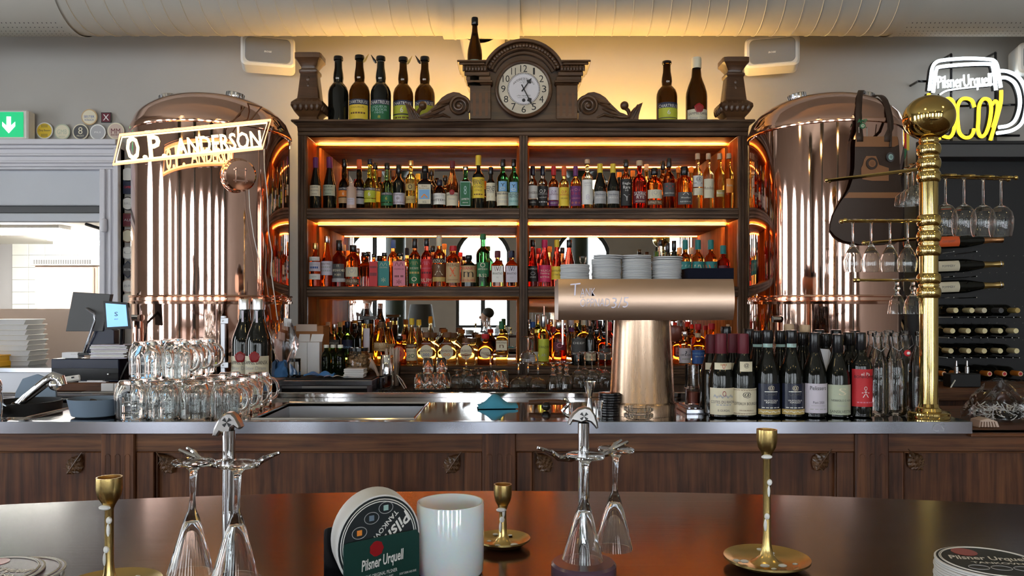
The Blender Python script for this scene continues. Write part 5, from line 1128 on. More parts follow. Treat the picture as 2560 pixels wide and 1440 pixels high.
for k, px in enumerate((2132, 2178, 2225, 2269)):
    hang('tulip', 'C', (2322-px)/(2322-2108), ['outermost tulip glass hanging before the apron', 'second tulip glass hanging before the apron', 'third tulip glass hanging before the apron', 'tulip glass hanging beside the brass post'][k], 'tulip glasses hanging before the apron', sc=.98)
for k, t_ in enumerate((.42, .64, .88)): hang('coupe', 'G', t_, ['front coupe hanging by the post above the tulip glasses', 'middle coupe hanging behind the post', 'rear coupe hanging behind the post'][k], 'coupes hanging behind the post', sc=.98)
for k, t_ in enumerate((.22, .44)): hang('goblet', 'E', t_, ['cut glass goblet hanging low beside the post', 'outer cut glass goblet hanging low'][k], 'cut glass goblets on the lowest arm', sc=1.0)
# ------------------------------------------------------------------ beer mugs, upside down, two layers
H = .134
def mugr(r, z, a):
    f = .5+.5*math.cos(10*a); k = max(0, min(1, (.070+.012*f-z)/.012)); return r*(1-.045*f*k) if r > .03 else r
outp = [(.0495,0), (.0525,.003), (.0530,.02), (.0535,.045), (.0545,.065), (.0550,.078), (.0540,.092), (.0505,.107), (.0450,.120), (.0400,.129), (.0365,.133), (0,.133)]
inp = [(0,.116), (.034,.116), (.040,.106), (.046,.092), (.048,.078), (.0475,.05), (.0470,.0)]
me_mug = mesh_of('bowl', MB().lathe(inp+outp, 40, mod=lambda r, z, a: r if r < .0487 and z < .117 else mugr(r, z, a)), 50); me_mug.materials.append(M['mug_glass'])
hp = [(.050, 0, .030), (.066, 0, .030), (.082, 0, .042), (.090, 0, .066), (.084, 0, .092), (.070, 0, .108), (.050, 0, .112)]
me_han = mesh_of('handle', MB().tube(hp, .0062, 10), 60); me_han.materials.append(M['mug_glass'])
def mug(x, y, z, rz, label, grp):
    t = thing('beer_mug', label, 'mug', (x, y, z), (0,0,rz), grp); link('bowl', me_mug, None, t); link('handle', me_han, None, t)
rown = ['front', 'second', 'third', 'back']; coln = ['first', 'second', 'third', 'fourth']
for r in range(4):
    for c in range(4):
        mug(-1.357+c*.1133, 2.735+r*.1145, BZ+EPS, -.25 if c == 3 else PI/4, 'clear upturned beer mug in lower layer, %s row, %s from the faucet side' % (rown[r], coln[c]), 'beer mugs stacked on the bar')
for r in range(3):
    for c in range(2):
        mug(-1.335+c*.1175, 2.795+r*.1145, BZ+H+.003, -.22 if c == 1 else PI/4, 'clear upturned beer mug in upper layer, %s row, %s' % (rown[r] if r < 2 else 'rear', 'handle side' if c else 'faucet side'), 'beer mugs stacked on the bar')
# ------------------------------------------------------------------ wine bottles on the bar
def wine(xc, yt, w, kind, cap, labs, label, d=2.765, glass='dark', strip=None, rz=0):
    zb = BZ+EPS; R = LEN(w, d)/2; Hh = Z(yt, d)-zb
    L = [(Z(y1, d-R)-zb, Z(y0, d-R)-zb, c, fr, [(s, Z(yc, d-R)-zb, LEN(h, d-R), wf, tc) for (s, yc, h, wf, tc) in tx]) for (y0, y1, c, fr, tx) in labs]
    t = bottle('wine_bottle', label, 'wine bottle', (X(xc, d), d, zb), Hh, R, kind, glass, cap, L, 'wine bottles on the bar', rz=rz)
    return t, zb, R
wine(1802,836,61,'burg',('maroon',.30),[(908,925,'cream',.62,[('O',917,12,.16,'red'),('----',913,5,.35,'tan')]),(971,1038,'cream',.88,[('O',985,14,.12,'seal_red'),('~~~~',992,10,.7,'gray'),('COTES DU RHONE',1006,7,.9,'navy'),('E.GUIGAL',1027,5,.4,'navy'),('-----',1013,3,.5,'gray')])],'wine bottle with cream label, red seal and maroon capsule')
wine(1858,836,60,'burg',('maroon',.30),[(905,930,'cream',.42,[('@',915,13,.4,'black')]),(972,1039,'cream',.88,[('mmmmmm',976,3,.9,'brown'),('@',988,15,.28,'black'),('COTEAUX BOURGUIG',1010,7,.95,'black'),('VIN DE FRANCE',1027,3,.5,'brown'),('mmmmmm',1035,3,.9,'brown')])],'wine bottle with portrait on cream label and round neck label')
for (x, lb) in ((1918.6, 'dark wine bottle with black gold-waved label beside the cream labels'), (1978, 'second dark wine bottle with black gold-waved label')):
    wine(x,827,58,'burg',('gloss_black',.15),[(857,870,'paleteal',.95,[('DOC',863,5,.3,'gray')]),(960,1036,'gloss_navy',.80,[('@',971,13,.24,'cream'),('____',980,2,.5,'white'),('CAMPIT',987,6,.45,'darkgray'),('VALPOLICELLA',1002,4,.55,'white'),('RIPASSO',1007,4,.4,'white'),('-----',1020,2,.7,'white')]),(1024,1037,'gold',.80,[('~~~~',1030,6,.9,'cream')])],lb)
wine(2036,833,58,'burg',('gloss_black',.24),[(960,1034,'lilac',.88,[('Pelissero',971,10,.6,'black'),('Piani 2020',1007,6,.4,'navy'),('BARBERA D ALBA',1015,3,.5,'gray'),('----',1024,2,.6,'gray')])],'wine bottle with pale blue white label')
wine(2094,837,57,'burg',('gloss_black',.22),[(868,880,'paleteal',1.0,[('----',874,4,.7,'gray')]),(963,1038,'palegreen',.88,[('S',980,18,.26,'cream'),('NEBBIOLO D ALBA',1002,5,.75,'darkgray'),('Ottavi',1015,5,.35,'gray'),('SANSILVESTRO',1030,7,.85,'darkgray')])],'wine bottle with grey green label and S mark')
t_, zb_, R_b = wine(2152,833,53,'bord',('gloss_black',.20),[(924,1018,'red',.92,[('el Pa',936,8,.32,'white'),('BONHOMME',943,7,.8,'black'),('O',972,10,.12,'white'),('-+-',981,7,.28,'white'),('/\\',990,9,.22,'white'),('------',1007,3,.6,'pink')])],'wine bottle with tall red label and white stick figure')
for (x, yt, c, lb, k) in ((1778,838,'maroon','maroon capped bottle behind the first cream label','burg'), (1832,836,'maroon','maroon capped bottle between the cream labels','burg'), (1893,828,'gloss_black','dark bottle behind the first gold-waved label','burg'), (1951,828,'gloss_black','dark bottle between the gold-waved labels','burg'),
                     (2006,832,'gloss_black','dark bottle behind the blue white label','burg'), (2064,835,'gloss_black','dark bottle with folded paper between white and green labels','burg'), (2122,832,'gloss_black','dark bottle behind the red label','bord')):
    wine(x, yt, 57, k, (c, .16 if c == 'gloss_black' else .28), [(857,869,'paleteal',.95,[])] if x in (1893, 1951) else [(908,925,'cream',.6,[])] if x < 1850 else [], lb, 2.855)
for (x, yt, lb) in ((1815,818,'rear wine bottle behind the cream labels'), (1872,824,'rear wine bottle behind the portrait label'), (1972,812,'rear corked bottle behind the gold-waved labels'), (2012,814,'rear corked bottle near the blue white label'), (2048,826,'rear wine bottle near the folded paper'), (2090,826,'rear wine bottle behind the green label'), (2136,828,'rear wine bottle behind the red label')):
    wine(x, yt, 55, 'burg', ('cork', .08) if 'corked' in lb else ('gloss_black', .18), [], lb, 2.955)
pp = thing('folded_paper', 'folded pale paper stuck between the wine bottle necks', 'paper', (X(2066, 2.80), 2.80, Z(930, 2.80)))
obj('sheet', MB().prism([(0,0), (-.022,.085), (.008,.083)], -.001, .001).prism([(0,0), (.008,.083), (.014,.07)], -.006, .001), 'paper_white', pp)
# ------------------------------------------------------------------ clear swing-top bottles
sw = [(0,.003), (.030,.001), (.036,.006), (.038,.015), (.038,.165), (.036,.185), (.028,.215), (.018,.245), (.0145,.262), (.0140,.285), (.0175,.288), (.0175,.300), (.014,.302)]
me_sw = mesh_of('body', MB().lathe(sw, 28), 45); me_sw.materials.append(M['glass_ribbed'])
me_wt = mesh_of('bail_wire', MB().tube([(-.016,-.004,.268), (-.02,-.012,.285), (-.022,-.022,.25), (0,-.03,.235), (.022,-.022,.25), (.02,-.012,.285), (.016,-.004,.268)], .0012, 6), 60); me_wt.materials.append(M['steel_dark'])
def swing(xc, d, label, seal=False, hscale=1.0):
    t = thing('swing_top_bottle', label, 'bottle', (X(xc, d), d, BZ+EPS), group='clear swing-top bottles by the brass post'); t.scale = (1,1,hscale)
    link('body', me_sw, None, t); link('bail_wire', me_wt, None, t)
    if seal:
        obj('stopper', MB().lathe([(0,0), (.011,0), (.012,.006), (.008,.010), (0,.011)], 16).xf(Matrix.Rotation(PI/2, 4, 'X')), 'red', t, (.026, -.032, .228)); obj('stopper_tip', MB().sphere((0,0,0), .006, 10, 6), 'white', t, (.026, -.044, .228))
swing(2193, 2.78, 'clear swing-top bottle beside the red labelled wine')
swing(2238, 2.80, 'clear swing-top bottle with red and white stopper', True)
swing(2300, 2.885, 'clear swing-top bottle partly behind the brass post')
swing(2214, 2.875, 'clear swing-top bottle in second row, wine side'); swing(2262, 2.965, 'clear swing-top bottle in third row, post side')
swing(2180, 2.97, 'clear swing-top bottle in third row, wine side'); swing(2222, 3.06, 'clear swing-top bottle in the last row')
gb = thing('muddler', 'black plastic muddler standing tip down between the swing-top bottles', 'muddler', (X(2283, 2.99), 2.99, BZ+.20)); obj('body', MB().lathe([(0,-.19), (.006,-.19), (.007,.0), (.012,.08), (.022,.12), (.022,.20), (0,.20)], 18), 'rubber_black', gb)
gp = thing('ground_spice_mill', 'clear acrylic mill with red pepper beside the tower', 'mill', (X(1733, 2.93), 2.93, BZ+.023)); r = LEN(40, 2.93)/2; h = Z(912, 2.93)-BZ-.023
obj('tube', MB().lathe([(0,.002), (r,.001), (r,h)], 28), 'glass_ribbed', gp); obj('pepper', MB().lathe([(0,.006), (r*.9,.006), (r*.9,h*.32), (0,h*.34)], 20), 'spice', gp); obj('rod', MB().tube([(0,0,.1), (0,0,h)], .003, 8), 'steel', gp); obj('ring', MB().tube([(r*math.cos(a*PI/12), r*math.sin(a*PI/12), h*.42) for a in range(24)], .002, 6, True), 'glass_ribbed', gp)
# ------------------------------------------------------------------ beer mats and tray on top of the tower
me_mat = mesh_of('beer_mat', MB().lathe([(0,0), (.0535,0), (.0540,.0004), (.0540,.0042), (.0535,.0046), (0,.0046)], 32), 40); me_mat.materials.append(M['card_gray'])
zt_ = BZ+hz1
for si, (xa_, xb_, yt, nm) in enumerate(((1400,1475,662,'shortest stack'), (1478,1553,640,'stack beside the shortest'), (1555,1628,641,'stack third from the chalk end'), (1629,1704,643,'stack beside the black tray'))):
    xc = (xa_+xb_)/2; d = 2.835; n = int((Z(yt, d)-zt_)/.0051)
    for k in range(n):
        o = link('beer_mat', me_mat, None, None, (X(xc, d)+random.uniform(-.0016,.0016), d+random.uniform(-.003,.003), zt_+EPS+k*.0051), (0,0,random.random()))
        if k >= n-2 and si: o.rotation_euler = (random.uniform(-.012,.012), random.uniform(-.018,.018), 0); o.location.z += .002*(k-n+3); o.location.x += random.uniform(-.004,.006)
        tag(o, 'grey round beer mat, %s, %s from the bottom' % (nm, ORD[k]), 'beer mat', 'beer mats stacked on the tap tower')
ty = thing('black_tray', 'flat black box tray on the tower beside the beer mats', 'tray', (X(1765, 2.83), 2.83, zt_+EPS))
w = LEN(112, 2.83)/2; h = LEN(27, 2.83)
obj('base', MB().box(-w, w, -.07, .07, 0, .003), 'tray_navy', ty)
for (a, b, c, e) in ((-w, w, -.07, -.066), (-w, w, .066, .07), (-w, -w+.004, -.066, .066), (w-.004, w, -.066, .066)): obj('side', MB().box(a, b, c, e, .003, h, .0006), 'tray_navy', ty)
# ------------------------------------------------------------------ small things on the bar
def simple(name, label, cat, loc, parts, group=None, rot=(0,0,0)):
    t = thing(name, label, cat, loc, rot, group)
    for (n, mb, m) in parts: obj(n, mb, m, t)
    return t
rg = random.Random(3)
def ragf(u, v):
    x = (u-.5)*.155; y = (v-.5)*.11; z = (.046*math.exp(-((u-.42)/.26)**2)+.012*math.exp(-((u-.95)/.15)**2)+.004*math.sin(u*9+v*4)+.004)*max(0, math.sin(PI*v))**.45+.002
    return (x, y, max(z, .0015))
simple('cleaning_cloth', 'crumpled blue cleaning cloth lying on the bar', 'cloth', (X(1243, 3.02), 3.02, BZ+.001), [('cloth', MB().grid(ragf, 24, 16), 'cloth_blue')], rot=(0,0,.1))
simple('jigger', 'steel double cone jigger standing behind the animal ornament', 'jigger', (X(1474, 2.80), 2.80, BZ+EPS), [('cup', MB().lathe([(0,0), (.017,0), (.007,.062), (.008,.064), (.0215,.122), (.0205,.122), (.006,.066), (0,.066)], 24), 'chrome')])
for k in range(9):
    o = tag(obj('metal_coaster', MB().lathe([(0,0), (.040,0), (.042,.002), (.042,.0075), (.040,.0085), (0,.0085)], 28), 'gloss_black'), 'round dark metal coaster, %s from the bottom beside the jigger' % ORD[k], 'coaster', 'dark coasters beside the jigger'); o.location = (X(1525, 2.80)+rg.uniform(-.0015,.0015), 2.80+rg.uniform(-.0015,.0015), BZ+EPS+k*.0093)
simple('shot_measure', 'small clear shot measure between jigger and dark coasters', 'glass', (X(1497, 2.715), 2.715, BZ+EPS), [('glass', MB().lathe([(0,.003), (.013,.001), (.011,.03), (.016,.062)], 18), 'glass_ribbed')])
for k in range(2): 
    o = tag(obj('cut_glass_dish', MB().lathe([(0,.004), (.040,.002), (.050,.010), (.050,.020), (.046,.022), (.040,.010), (0,.008)], 40, mod=rib(20,.03)), 'mug_glass'), 'cut glass ashtray dish, %s of the two before the tower base' % ('lower','upper')[k], 'dish', 'cut glass dishes'); o.location = (X(1596, 2.70), 2.695, BZ+EPS+k*.0225)
simple('strainer', 'bar strainer with brown wooden handle lying near the cloth', 'strainer', (X(1370, 2.98), 2.98, BZ+.012), [('handle', MB().tube([(-.075,0,.012), (-.02,0,.014), (.04,0,.014), (.066,0,.012)], [.009,.011,.011,.009], 12), 'board_brown'), ('knob', MB().sphere((-.01,-.06,.006), .018, 14, 8), 'gloss_black'), ('wire', MB().tube([(.066,0,.012), (.085,-.01,.006), (.08,-.04,-.008)], .003, 6), 'chrome')])
# faucet and left sink things
fc = thing('faucet', 'chrome pull-out faucet leaning over the left sink', 'faucet', (X(2, 2.70), 2.672, BZ+.001))
obj('body', MB().lathe([(0,0), (.022,0), (.022,.085), (.019,.10), (.021,.105), (.021,.125), (.016,.14), (0,.145)], 24), 'chrome', fc)
a = Vector(P(22, 1030, 2.86)); b = Vector(P(118, 952, 2.86)); o0 = Vector((X(2, 2.70), 2.672, BZ+.001))
obj('spout', MB().tube([Vector((.0,.0,.055)), a-o0, a-o0+(b-a)*.5, b-o0, b-o0+Vector((.022,0,.014)), b-o0+Vector((.045,0,.006)), b-o0+Vector((.053,0,-.018))], [.017,.017,.0165,.0185,.021,.022,.019], 18), 'chrome', fc)
obj('grip_ring', MB().tube([a-o0+(b-a)*.16, a-o0+(b-a)*.20], .0178, 16), 'gloss_black', fc)
obj('nozzle', MB().sphere(b-o0+Vector((.032,-.004,-.014)), .022, 18, 12), 'chrome', fc)
simple('wash_bowl', 'blue grey oval wash bowl with brush beside the mugs', 'bowl', (X(228, 2.74), 2.765, BZ+EPS), [('bowl', MB().lathe([(0,.002), (.062,0), (.078,.006), (.088,.05), (.092,.066), (.089,.066), (.084,.05), (.074,.010), (0,.008)], 36, sy=.9), 'bluegray'), ('brush', MB().tube([(-.02,0,.012), (-.005,.0,.06)], .012, 8).tube([(.02,0,.012), (.015,.0,.058)], .01, 8), 'rubber_black')])
simple('black_scrubber', 'black rubber tub behind the faucet in the sink', 'tub', (X(60, 2.95), 2.95, BZ-.165), [('tub', MB().lathe([(0,.002), (.10,0), (.12,.02), (.13,.20), (.125,.20), (.11,.03), (0,.02)], 32), 'rubber_black')])
simple('blue_board', 'rounded blue grey chopping board leaning behind the faucet', 'board', (X(82, 3.2), 3.2, BZ-.16), [('board', MB().prism([(-.10,0), (.10,0), (.085,.20), (.06,.255), (0,.275), (-.06,.255), (-.085,.20)], -.005, .005, 'xz', .002), 'bluegray')], rot=(-.12,0,0))
# till
ps = thing('till_terminal', 'black till screen seen from behind on angled stand', 'till', (X(228, 4.05), 4.05, lz+.136))
def s4(pts, y0, y1): return MB().prism([(X(a, 4.05)-X(228, 4.05), Z(b, 4.05)-lz-.136) for a, b in pts], y0, y1, 'xz', .003)
obj('back_cover', s4(((190,730), (284,736), (264,828), (172,828)), -.03, .0), 'darkgray', ps); obj('stand', MB().tube([(X(226,4.05)-X(228,4.05), -.035, Z(771,4.05)-lz-.136), (X(250,4.05)-X(228,4.05), -.055, Z(785,4.05)-lz-.136), (X(252,4.05)-X(228,4.05), -.055, Z(800,4.05)-lz-.136), (X(216,4.05)-X(228,4.05), -.03, Z(884,4.05)-lz-.136)], .007, 8), 'steel', ps)
obj('stand_plate', s4(((252,800), (290,826), (290,870), (232,880), (216,884)), -.02, .03), 'gloss_navy', ps); obj('foot', MB().box(-.06, .10, -.09, .09, 0, .012, .003), 'gloss_black', ps)
cs = thing('customer_display', 'small lit blue customer display beside the till screen', 'screen', (X(295, 3.82), 3.82, Z(823, 3.82)))
def s5(pts, y0, y1): return MB().prism([(X(a, 3.82)-X(295, 3.82), Z(b, 3.82)-Z(823, 3.82)) for a, b in pts], y0, y1, 'xz', .001)
obj('housing', s5(((261,752), (322,757), (331,822), (265,823)), -.012, .006), 'gloss_black', cs); s_ = obj('screen', s5(((267,758), (318,762), (323,815), (271,818)), -.0135, -.0118), 'screen_blue', cs)
txt('S', LEN(8,4), LEN(10,4), 'navy', s_, (X(294,3.82)-X(295,3.82), -.0142, Z(785,3.82)-Z(823,3.82))); txt('SPOT', LEN(9,4), LEN(3,4), 'navy', s_, (X(294,3.82)-X(295,3.82), -.0142, Z(798,3.82)-Z(823,3.82)))
obj('arm', MB().tube([(0,.005,.07), (-.03,.10,.02), (-.05,.13,-.10)], .009, 8), 'gloss_black', cs)
simple('cash_drawer', 'dark blue cash drawer under the till', 'cash drawer', (X(230, 4.0), 4.1, lz+EPS), [('body', MB().box(-.178, .170, -.16, -.05, 0, .118, .004), 'gloss_navy'), ('front', MB().box(-.17, .17, -.165, -.16, .01, .07, .001), 'gloss_black'), ('lock', MB().sphere((.12,-.166,.04), .006, 8, 6), 'chrome')])
zq = lz+EPS+.119
for k in range(10):
    o = tag(obj('folded_menu', MB().box(-.092, .092, -.06, .06, 0, .0058, .001), ['lilac','paper_white','white'][k % 3]), 'folded lilac paper menu on the till drawer, %s from the bottom' % ORD[k], 'menu', 'menus stacked on the till drawer'); o.location = (X(283, 3.98)+rg.uniform(-.008,.008), 3.985, zq+EPS+k*.0072); o.rotation_euler = (0,0,rg.uniform(-.1,.1))
simple('card_box', 'small white box of paper rolls on the till drawer', 'box', (X(180, 3.98), 3.99, zq+EPS), [('box', MB().box(-.042, .042, -.03, .03, 0, .030, .002), 'paper_white')])
simple('card_reader', 'white handheld card reader behind the faucet head', 'card reader', (X(178, 3.93), 3.97, lz+EPS), [('body', MB().box(-.05, .05, -.04, .04, 0, .035, .008), 'white_plastic'), ('button', MB().box(.005, .018, -.042, -.039, .018, .026), 'black')], rot=(0,-.15,0))
simple('receipt_paper', 'loose white receipts lying on the till counter', 'paper', (X(240, 3.95), 3.95, lz+EPS), [('sheet', MB().box(-.07, .07, -.035, .035, 0, .004), 'paper_white'), ('sheet', MB().box(-.03, .05, -.03, .03, .004, .009), 'paper_white')])
simple('pen_cup', 'clear pen cup with pens on the till counter', 'cup', (X(282, 3.93), 3.955, lz+.001), [('cup', MB().box(-.035,.035,-.025,.025,0,.045,.003), 'acrylic'), ('pen', MB().tube([(-.01,0,.005), (-.03,0,.085)], .004, 6), 'white'), ('pen', MB().tube([(.01,0,.005), (.0,.01,.10)], .004, 6), 'blue'), ('pen', MB().tube([(.02,0,.005), (.06,.01,.10)], .004, 6), 'darkgray')])
simple('paper_roll', 'white paper towels hanging at the till counter edge', 'paper', (X(285, 3.87), 3.87, lz-.052), [('sheet', MB().box(-.066, -.003, 0, .012, 0, .052, .002), 'paper_white'), ('sheet', MB().box(.0, .066, 0, .012, 0, .052, .002), 'paper_white')])
# magnums in wall dispenser beside the mugs
MGZ = Z(952, 3.56)
for (x, d, lb) in ((612, 3.66, 'rear dark magnum in the steel bottle dispenser'), (647, 3.56, 'dark magnum with red seal and cream label beside the mugs')):
    R = LEN(64, d)/2; zb = MGZ; Hh = Z(749, d)-zb
    t = bottle('magnum_bottle', lb, 'bottle', (X(x, d), d, zb), Hh, R, 'magnum', 'dark', ('foil_silver', .13), [(Z(945, d-R)-zb if False else .005, Z(891, d-R)-zb, 'cream', .82, [('GAMMEL DANSK', Z(907, d-R)-zb, LEN(9, d), .9, 'black'), ('Bitter Dram', Z(921, d-R)-zb, LEN(9, d), .75, 'gray')])], 'magnums in the dispenser', (Z(893, d-R)-zb, LEN(12, d)))
    obj('neck_stripe', MB().wrap(R*.49, .010, Hh*.46, Hh*.86, 2), 'lilac', t)
bd = thing('bottle_bracket', 'black steel wall bracket holding the two magnums', 'bracket', (X(570, 3.62), 3.62, 0))
obj('post', MB().box(-.03, -.012, -.01, .01, .0, Z(790, 3.62)), 'steel_dark', bd); obj('ledge', MB().box(-.03, .24, -.13, .11, MGZ-.013, MGZ-.001, .002), 'steel_dark', bd)
for z in (Z(802, 3.62), Z(912, 3.62)): obj('arm', MB().box(-.03, .008, -.016, -.011, z-.014, z+.014, .002), 'steel_dark', bd); obj('bolt', MB().sphere((-.018, -.017, z), .004, 8, 5), 'chrome', bd)
# fridge-top clutter
Fz = fz_+.008
simple('cardboard_box', 'brown cardboard box behind the white cartons', 'box', (X(780, 4.5), 4.48, Fz), [('box', MB().box(-.085, .085, -.06, .09, 0, Z(814, 4.5)-Fz, .002), 'cardboard'), ('tape', MB().box(-.07, .05, -.062, -.06, .24, .28), 'beige')])
for (x, s, lb) in ((756, -1, 'open white carton leaning on its twin beside the plastic bag'), (787, 1, 'open white carton beside the green water bottles')):
    simple('white_carton', lb, 'carton', (X(x, 4.33), 4.33, Fz), [('box', MB().box(-.034, .034, -.03, .03, 0, Z(855, 4.33)-Fz, .001), 'paper_white'), ('flap', MB().prism([(-.034,0), (.034,0), (.040*(1 if s > 0 else .8),.045), (-.028,.045)], -.002, .002).xf(Matrix.Rotation(-.35, 4, 'X')).move(0, .03, Z(855, 4.33)-Fz), 'paper_white')], 'white cartons on the fridge')
for (x, d, lb) in ((816, 4.25, 'small green water bottle beside the white cartons'), (833, 4.31, 'small green water bottle behind the others'), (851, 4.24, 'small green water bottle beside the nut jar')):
    bottle('water_bottle', lb, 'bottle', (X(x, d), d, Fz), Z(863, d)-Fz, LEN(25, d)/2, 'short', 'green', ('white', .09), [], 'small green water bottles')
nj = thing('nut_jar', 'big glass jar full of nuts with black lid', 'jar', (X(897, 4.28), 4.28, Fz)); r = LEN(57, 4.28)/2; h = Z(869, 4.28)-Fz
obj('jar', MB().lathe([(0,.002), (r*.92,0), (r,.012), (r,h*.72), (r*.8,h*.84), (r*.78,h*.9)], 32), 'glass_ribbed', nj); obj('lid', MB().lathe([(r*.84,h*.88), (r*.84,h), (0,h+.001)], 28), 'gloss_black', nj)
nm_ = MB(); rn = random.Random(5)
for k in range(230):
    a = rn.random()*2*PI; rr = (r*.90)*math.sqrt(rn.uniform(.55,1)); nm_.sphere((rr*math.cos(a), rr*math.sin(a), rn.uniform(.01, h*.70)), .0095, 7, 5, (1.2,.9,.9))
obj('nuts', nm_, 'nuts', nj)['kind'] = 'stuff'
for k in range(5):
    o = tag(obj('napkin_stack', MB().box(-.054, .054, -.045, .045, 0, .0088, .002), 'paper_white'), 'white paper napkin pack, %s from the bottom beside the shaker' % ORD[k], 'napkin', 'white napkins on the fridge'); o.name = 'paper_napkin'; o.location = (X(888, 4.14)+rg.uniform(-.003,.003), 4.145, Fz+EPS+k*.0097)
gj = thing('screw_jar', 'small empty glass jar with dark lid on the fridge', 'jar', (X(735, 4.14), 4.14, Fz)); r = LEN(33, 4.14)/2; h = Z(896, 4.14)-Fz
obj('jar', MB().lathe([(0,.002), (r,.0), (r,h*.8), (r*.92,h*.86)], 24), 'glass_ribbed', gj); obj('lid', MB().lathe([(r,h*.84), (r,h), (0,h)], 24), 'gloss_black', gj); obj('foot', MB().lathe([(r*.9,.001), (r*1.02,.001), (r*1.02,.012)], 24), 'gloss_black', gj)
def glove(u, v): return ((u-.5)*.16, (v-.5)*.07, .012+.018*abs(math.sin(u*7))*math.sin(PI*v)+.006*math.sin(v*9+u*5))
simple('blue_glove', 'crumpled blue rubber glove between jar and napkins', 'glove', (X(800, 4.13), 4.13, Fz), [('glove', MB().grid(glove, 24, 10), 'glove_blue')])
simple('loose_paper', 'crumpled white papers lying before the napkins', 'paper', (X(842, 4.10), 4.10, Fz), [('sheet', MB().grid(lambda u, v: ((u-.5)*.13, (v-.5)*.05, .006+.008*abs(math.sin(u*8+v))), 16, 6), 'paper_white')])
def bagf(H, R, seed):
    r_ = random.Random(seed); ph = [r_.random()*6 for _ in range(6)]
    return lambda u, v: ((R*(.35+.75*math.sin(PI*min(1, v*.82+.10)))*(1+.10*math.sin(u*2*PI*5+ph[0]+v*6)+.06*math.sin(u*2*PI*9+ph[1]-v*9)))*math.cos(u*2*PI), (R*.55*(.35+.75*math.sin(PI*min(1, v*.82+.10)))*(1+.12*math.sin(u*2*PI*4+ph[2]+v*5)))*math.sin(u*2*PI), H*v+.006*math.sin(u*2*PI*7+ph[3]))
def crump(H, R, seed, sx=1.4):
    r_ = random.Random(seed); ph = [r_.random()*6 for _ in range(8)]
    def fn(u, v):
        a = u*2*PI; b = v*PI*.5; w_ = 1+.12*math.sin(a*3+ph[0]+v*4)+.08*math.sin(a*7+ph[1]-v*7)+.05*math.sin(a*11+ph[2]+v*13)
        return (sx*R*w_*math.cos(a)*math.cos(b), R*w_*math.sin(a)*math.cos(b), H*math.sin(b)*(1+.15*math.sin(a*4+ph[3])+.06*math.sin(a*9+ph[4])))
    return fn
simple('plastic_bag', 'clear plastic bag hanging between copper tank and cabinet', 'bag', (X(712, 4.06), 4.06, Z(905, 4.06)), [('film', MB().grid(bagf(Z(805,4.06)-Z(905,4.06), .060, 2), 40, 24), 'bag_film'), ('hook_clip', MB().prism([(-.004,.19), (.03,.185), (.036,.225), (-.004,.235)], -.003, .003), 'paper_white')])
bg_ = thing('blue_bag', 'pale blue plastic bag slumped on the fridge beside the jar', 'bag', (X(708, 4.2), 4.2, Fz)); obj('film', MB().grid(crump(.075, .05, 4), 40, 14), 'glove_blue', bg_)
simple('folded_towel', 'folded grey towel beside the nut jar', 'towel', (X(935, 4.24), 4.24, Fz), [('cloth', MB().grid(lambda u, v: ((u-.5)*.05+.01*math.sin(v*6), (v-.5)*.1, .10*math.sin(PI*min(1, u*.5+.5))*(.7+.3*math.sin(v*5+1))+.002), 12, 12), 'beige')])
# shaker, straws and glasses on the black mat
Mz = bz+.0085+EPS
simple('shaker_tin', 'steel cocktail shaker tin standing on the mat', 'shaker', (X(967, 4.24), 4.24, Mz), [('tin', MB().lathe([(0,0), (.045,0), (.046,.006), (.041,.10), (.040,.10), (.039,.11), (.0335,.185), (.032,.187), (0,.186)], 32), 'chrome')])
sb = thing('straw_holder', 'bundle of brown paper straws beside the shaker', 'straws', (X(985, 4.36), 4.36, Mz))
obj('holder', MB().lathe([(0,.002), (.035,0), (.038,.14)], 20), 'glass_ribbed', sb)
for k in range(34):
    a = rn.random()*2*PI; rr = .030*math.sqrt(rn.random()); tx = rn.uniform(-.03,.02)
    obj('straw', MB().tube([(rr*math.cos(a), rr*math.sin(a), .006), (rr*math.cos(a)+tx, rr*math.sin(a)*1.2, .215+rn.uniform(-.015,.01))], .0032, 6), 'beige', sb)
simple('ice_tongs', 'steel ice tongs leaning beside the shaker', 'tongs', (X(1000, 4.2), 4.2, Mz), [('arm', MB().tube([(-.02,0,.08), (.0,0,.04), (.028,-.02,.004)], .005, 8), 'chrome'), ('arm', MB().tube([(-.02,.01,.08), (.012,.012,.045), (.036,-.01,.006)], .005, 8), 'chrome')])
gm = {}
def stand(kind, px, d, z, label, group, sc=1.0, up=False, mod=None, nm=None):
    k = (kind, sc, up)
    if k not in gm:
        p = solid(kind, sc); Hh = max(zz for r, zz in p)
        gm[k] = mesh_of('glass', MB().lathe(p if up else flip(p, Hh), 32, mod=mod), 45); gm[k].materials.append(M['mug_glass'])
    o = link(nm or (kind+'_glass'), gm[k], None, None, (X(px, d), d, z)); tag(o, label, 'glass', group); return o
gi = 'upturned glasses on the black mat'
for i, (px, d) in enumerate(((1049,4.22), (1075,4.22), (1101,4.22), (1060,4.30), (1087,4.30), (1113,4.30))): stand('tumbler', px, d, Mz, 'small ribbed tumbler upside down on the mat, %s of six near the straws' % ORD[i], gi, mod=rib(14,.02))
for i, (px, d) in enumerate(((1070,4.25), (1104,4.26))): stand('tumbler', px, d, Mz+.0865, 'ribbed tumbler stacked on top of two others, %s' % ('straw side', 'coupe side')[i], gi, mod=rib(14,.02))
for i, (px, d) in enumerate(((1142,4.24), (1176,4.25), (1160,4.34), (1195,4.35))): stand('snifter', px, d, Mz, 'round snifter upside down on the mat, %s of four beyond the tumblers' % ORD[i], gi, sc=.88)
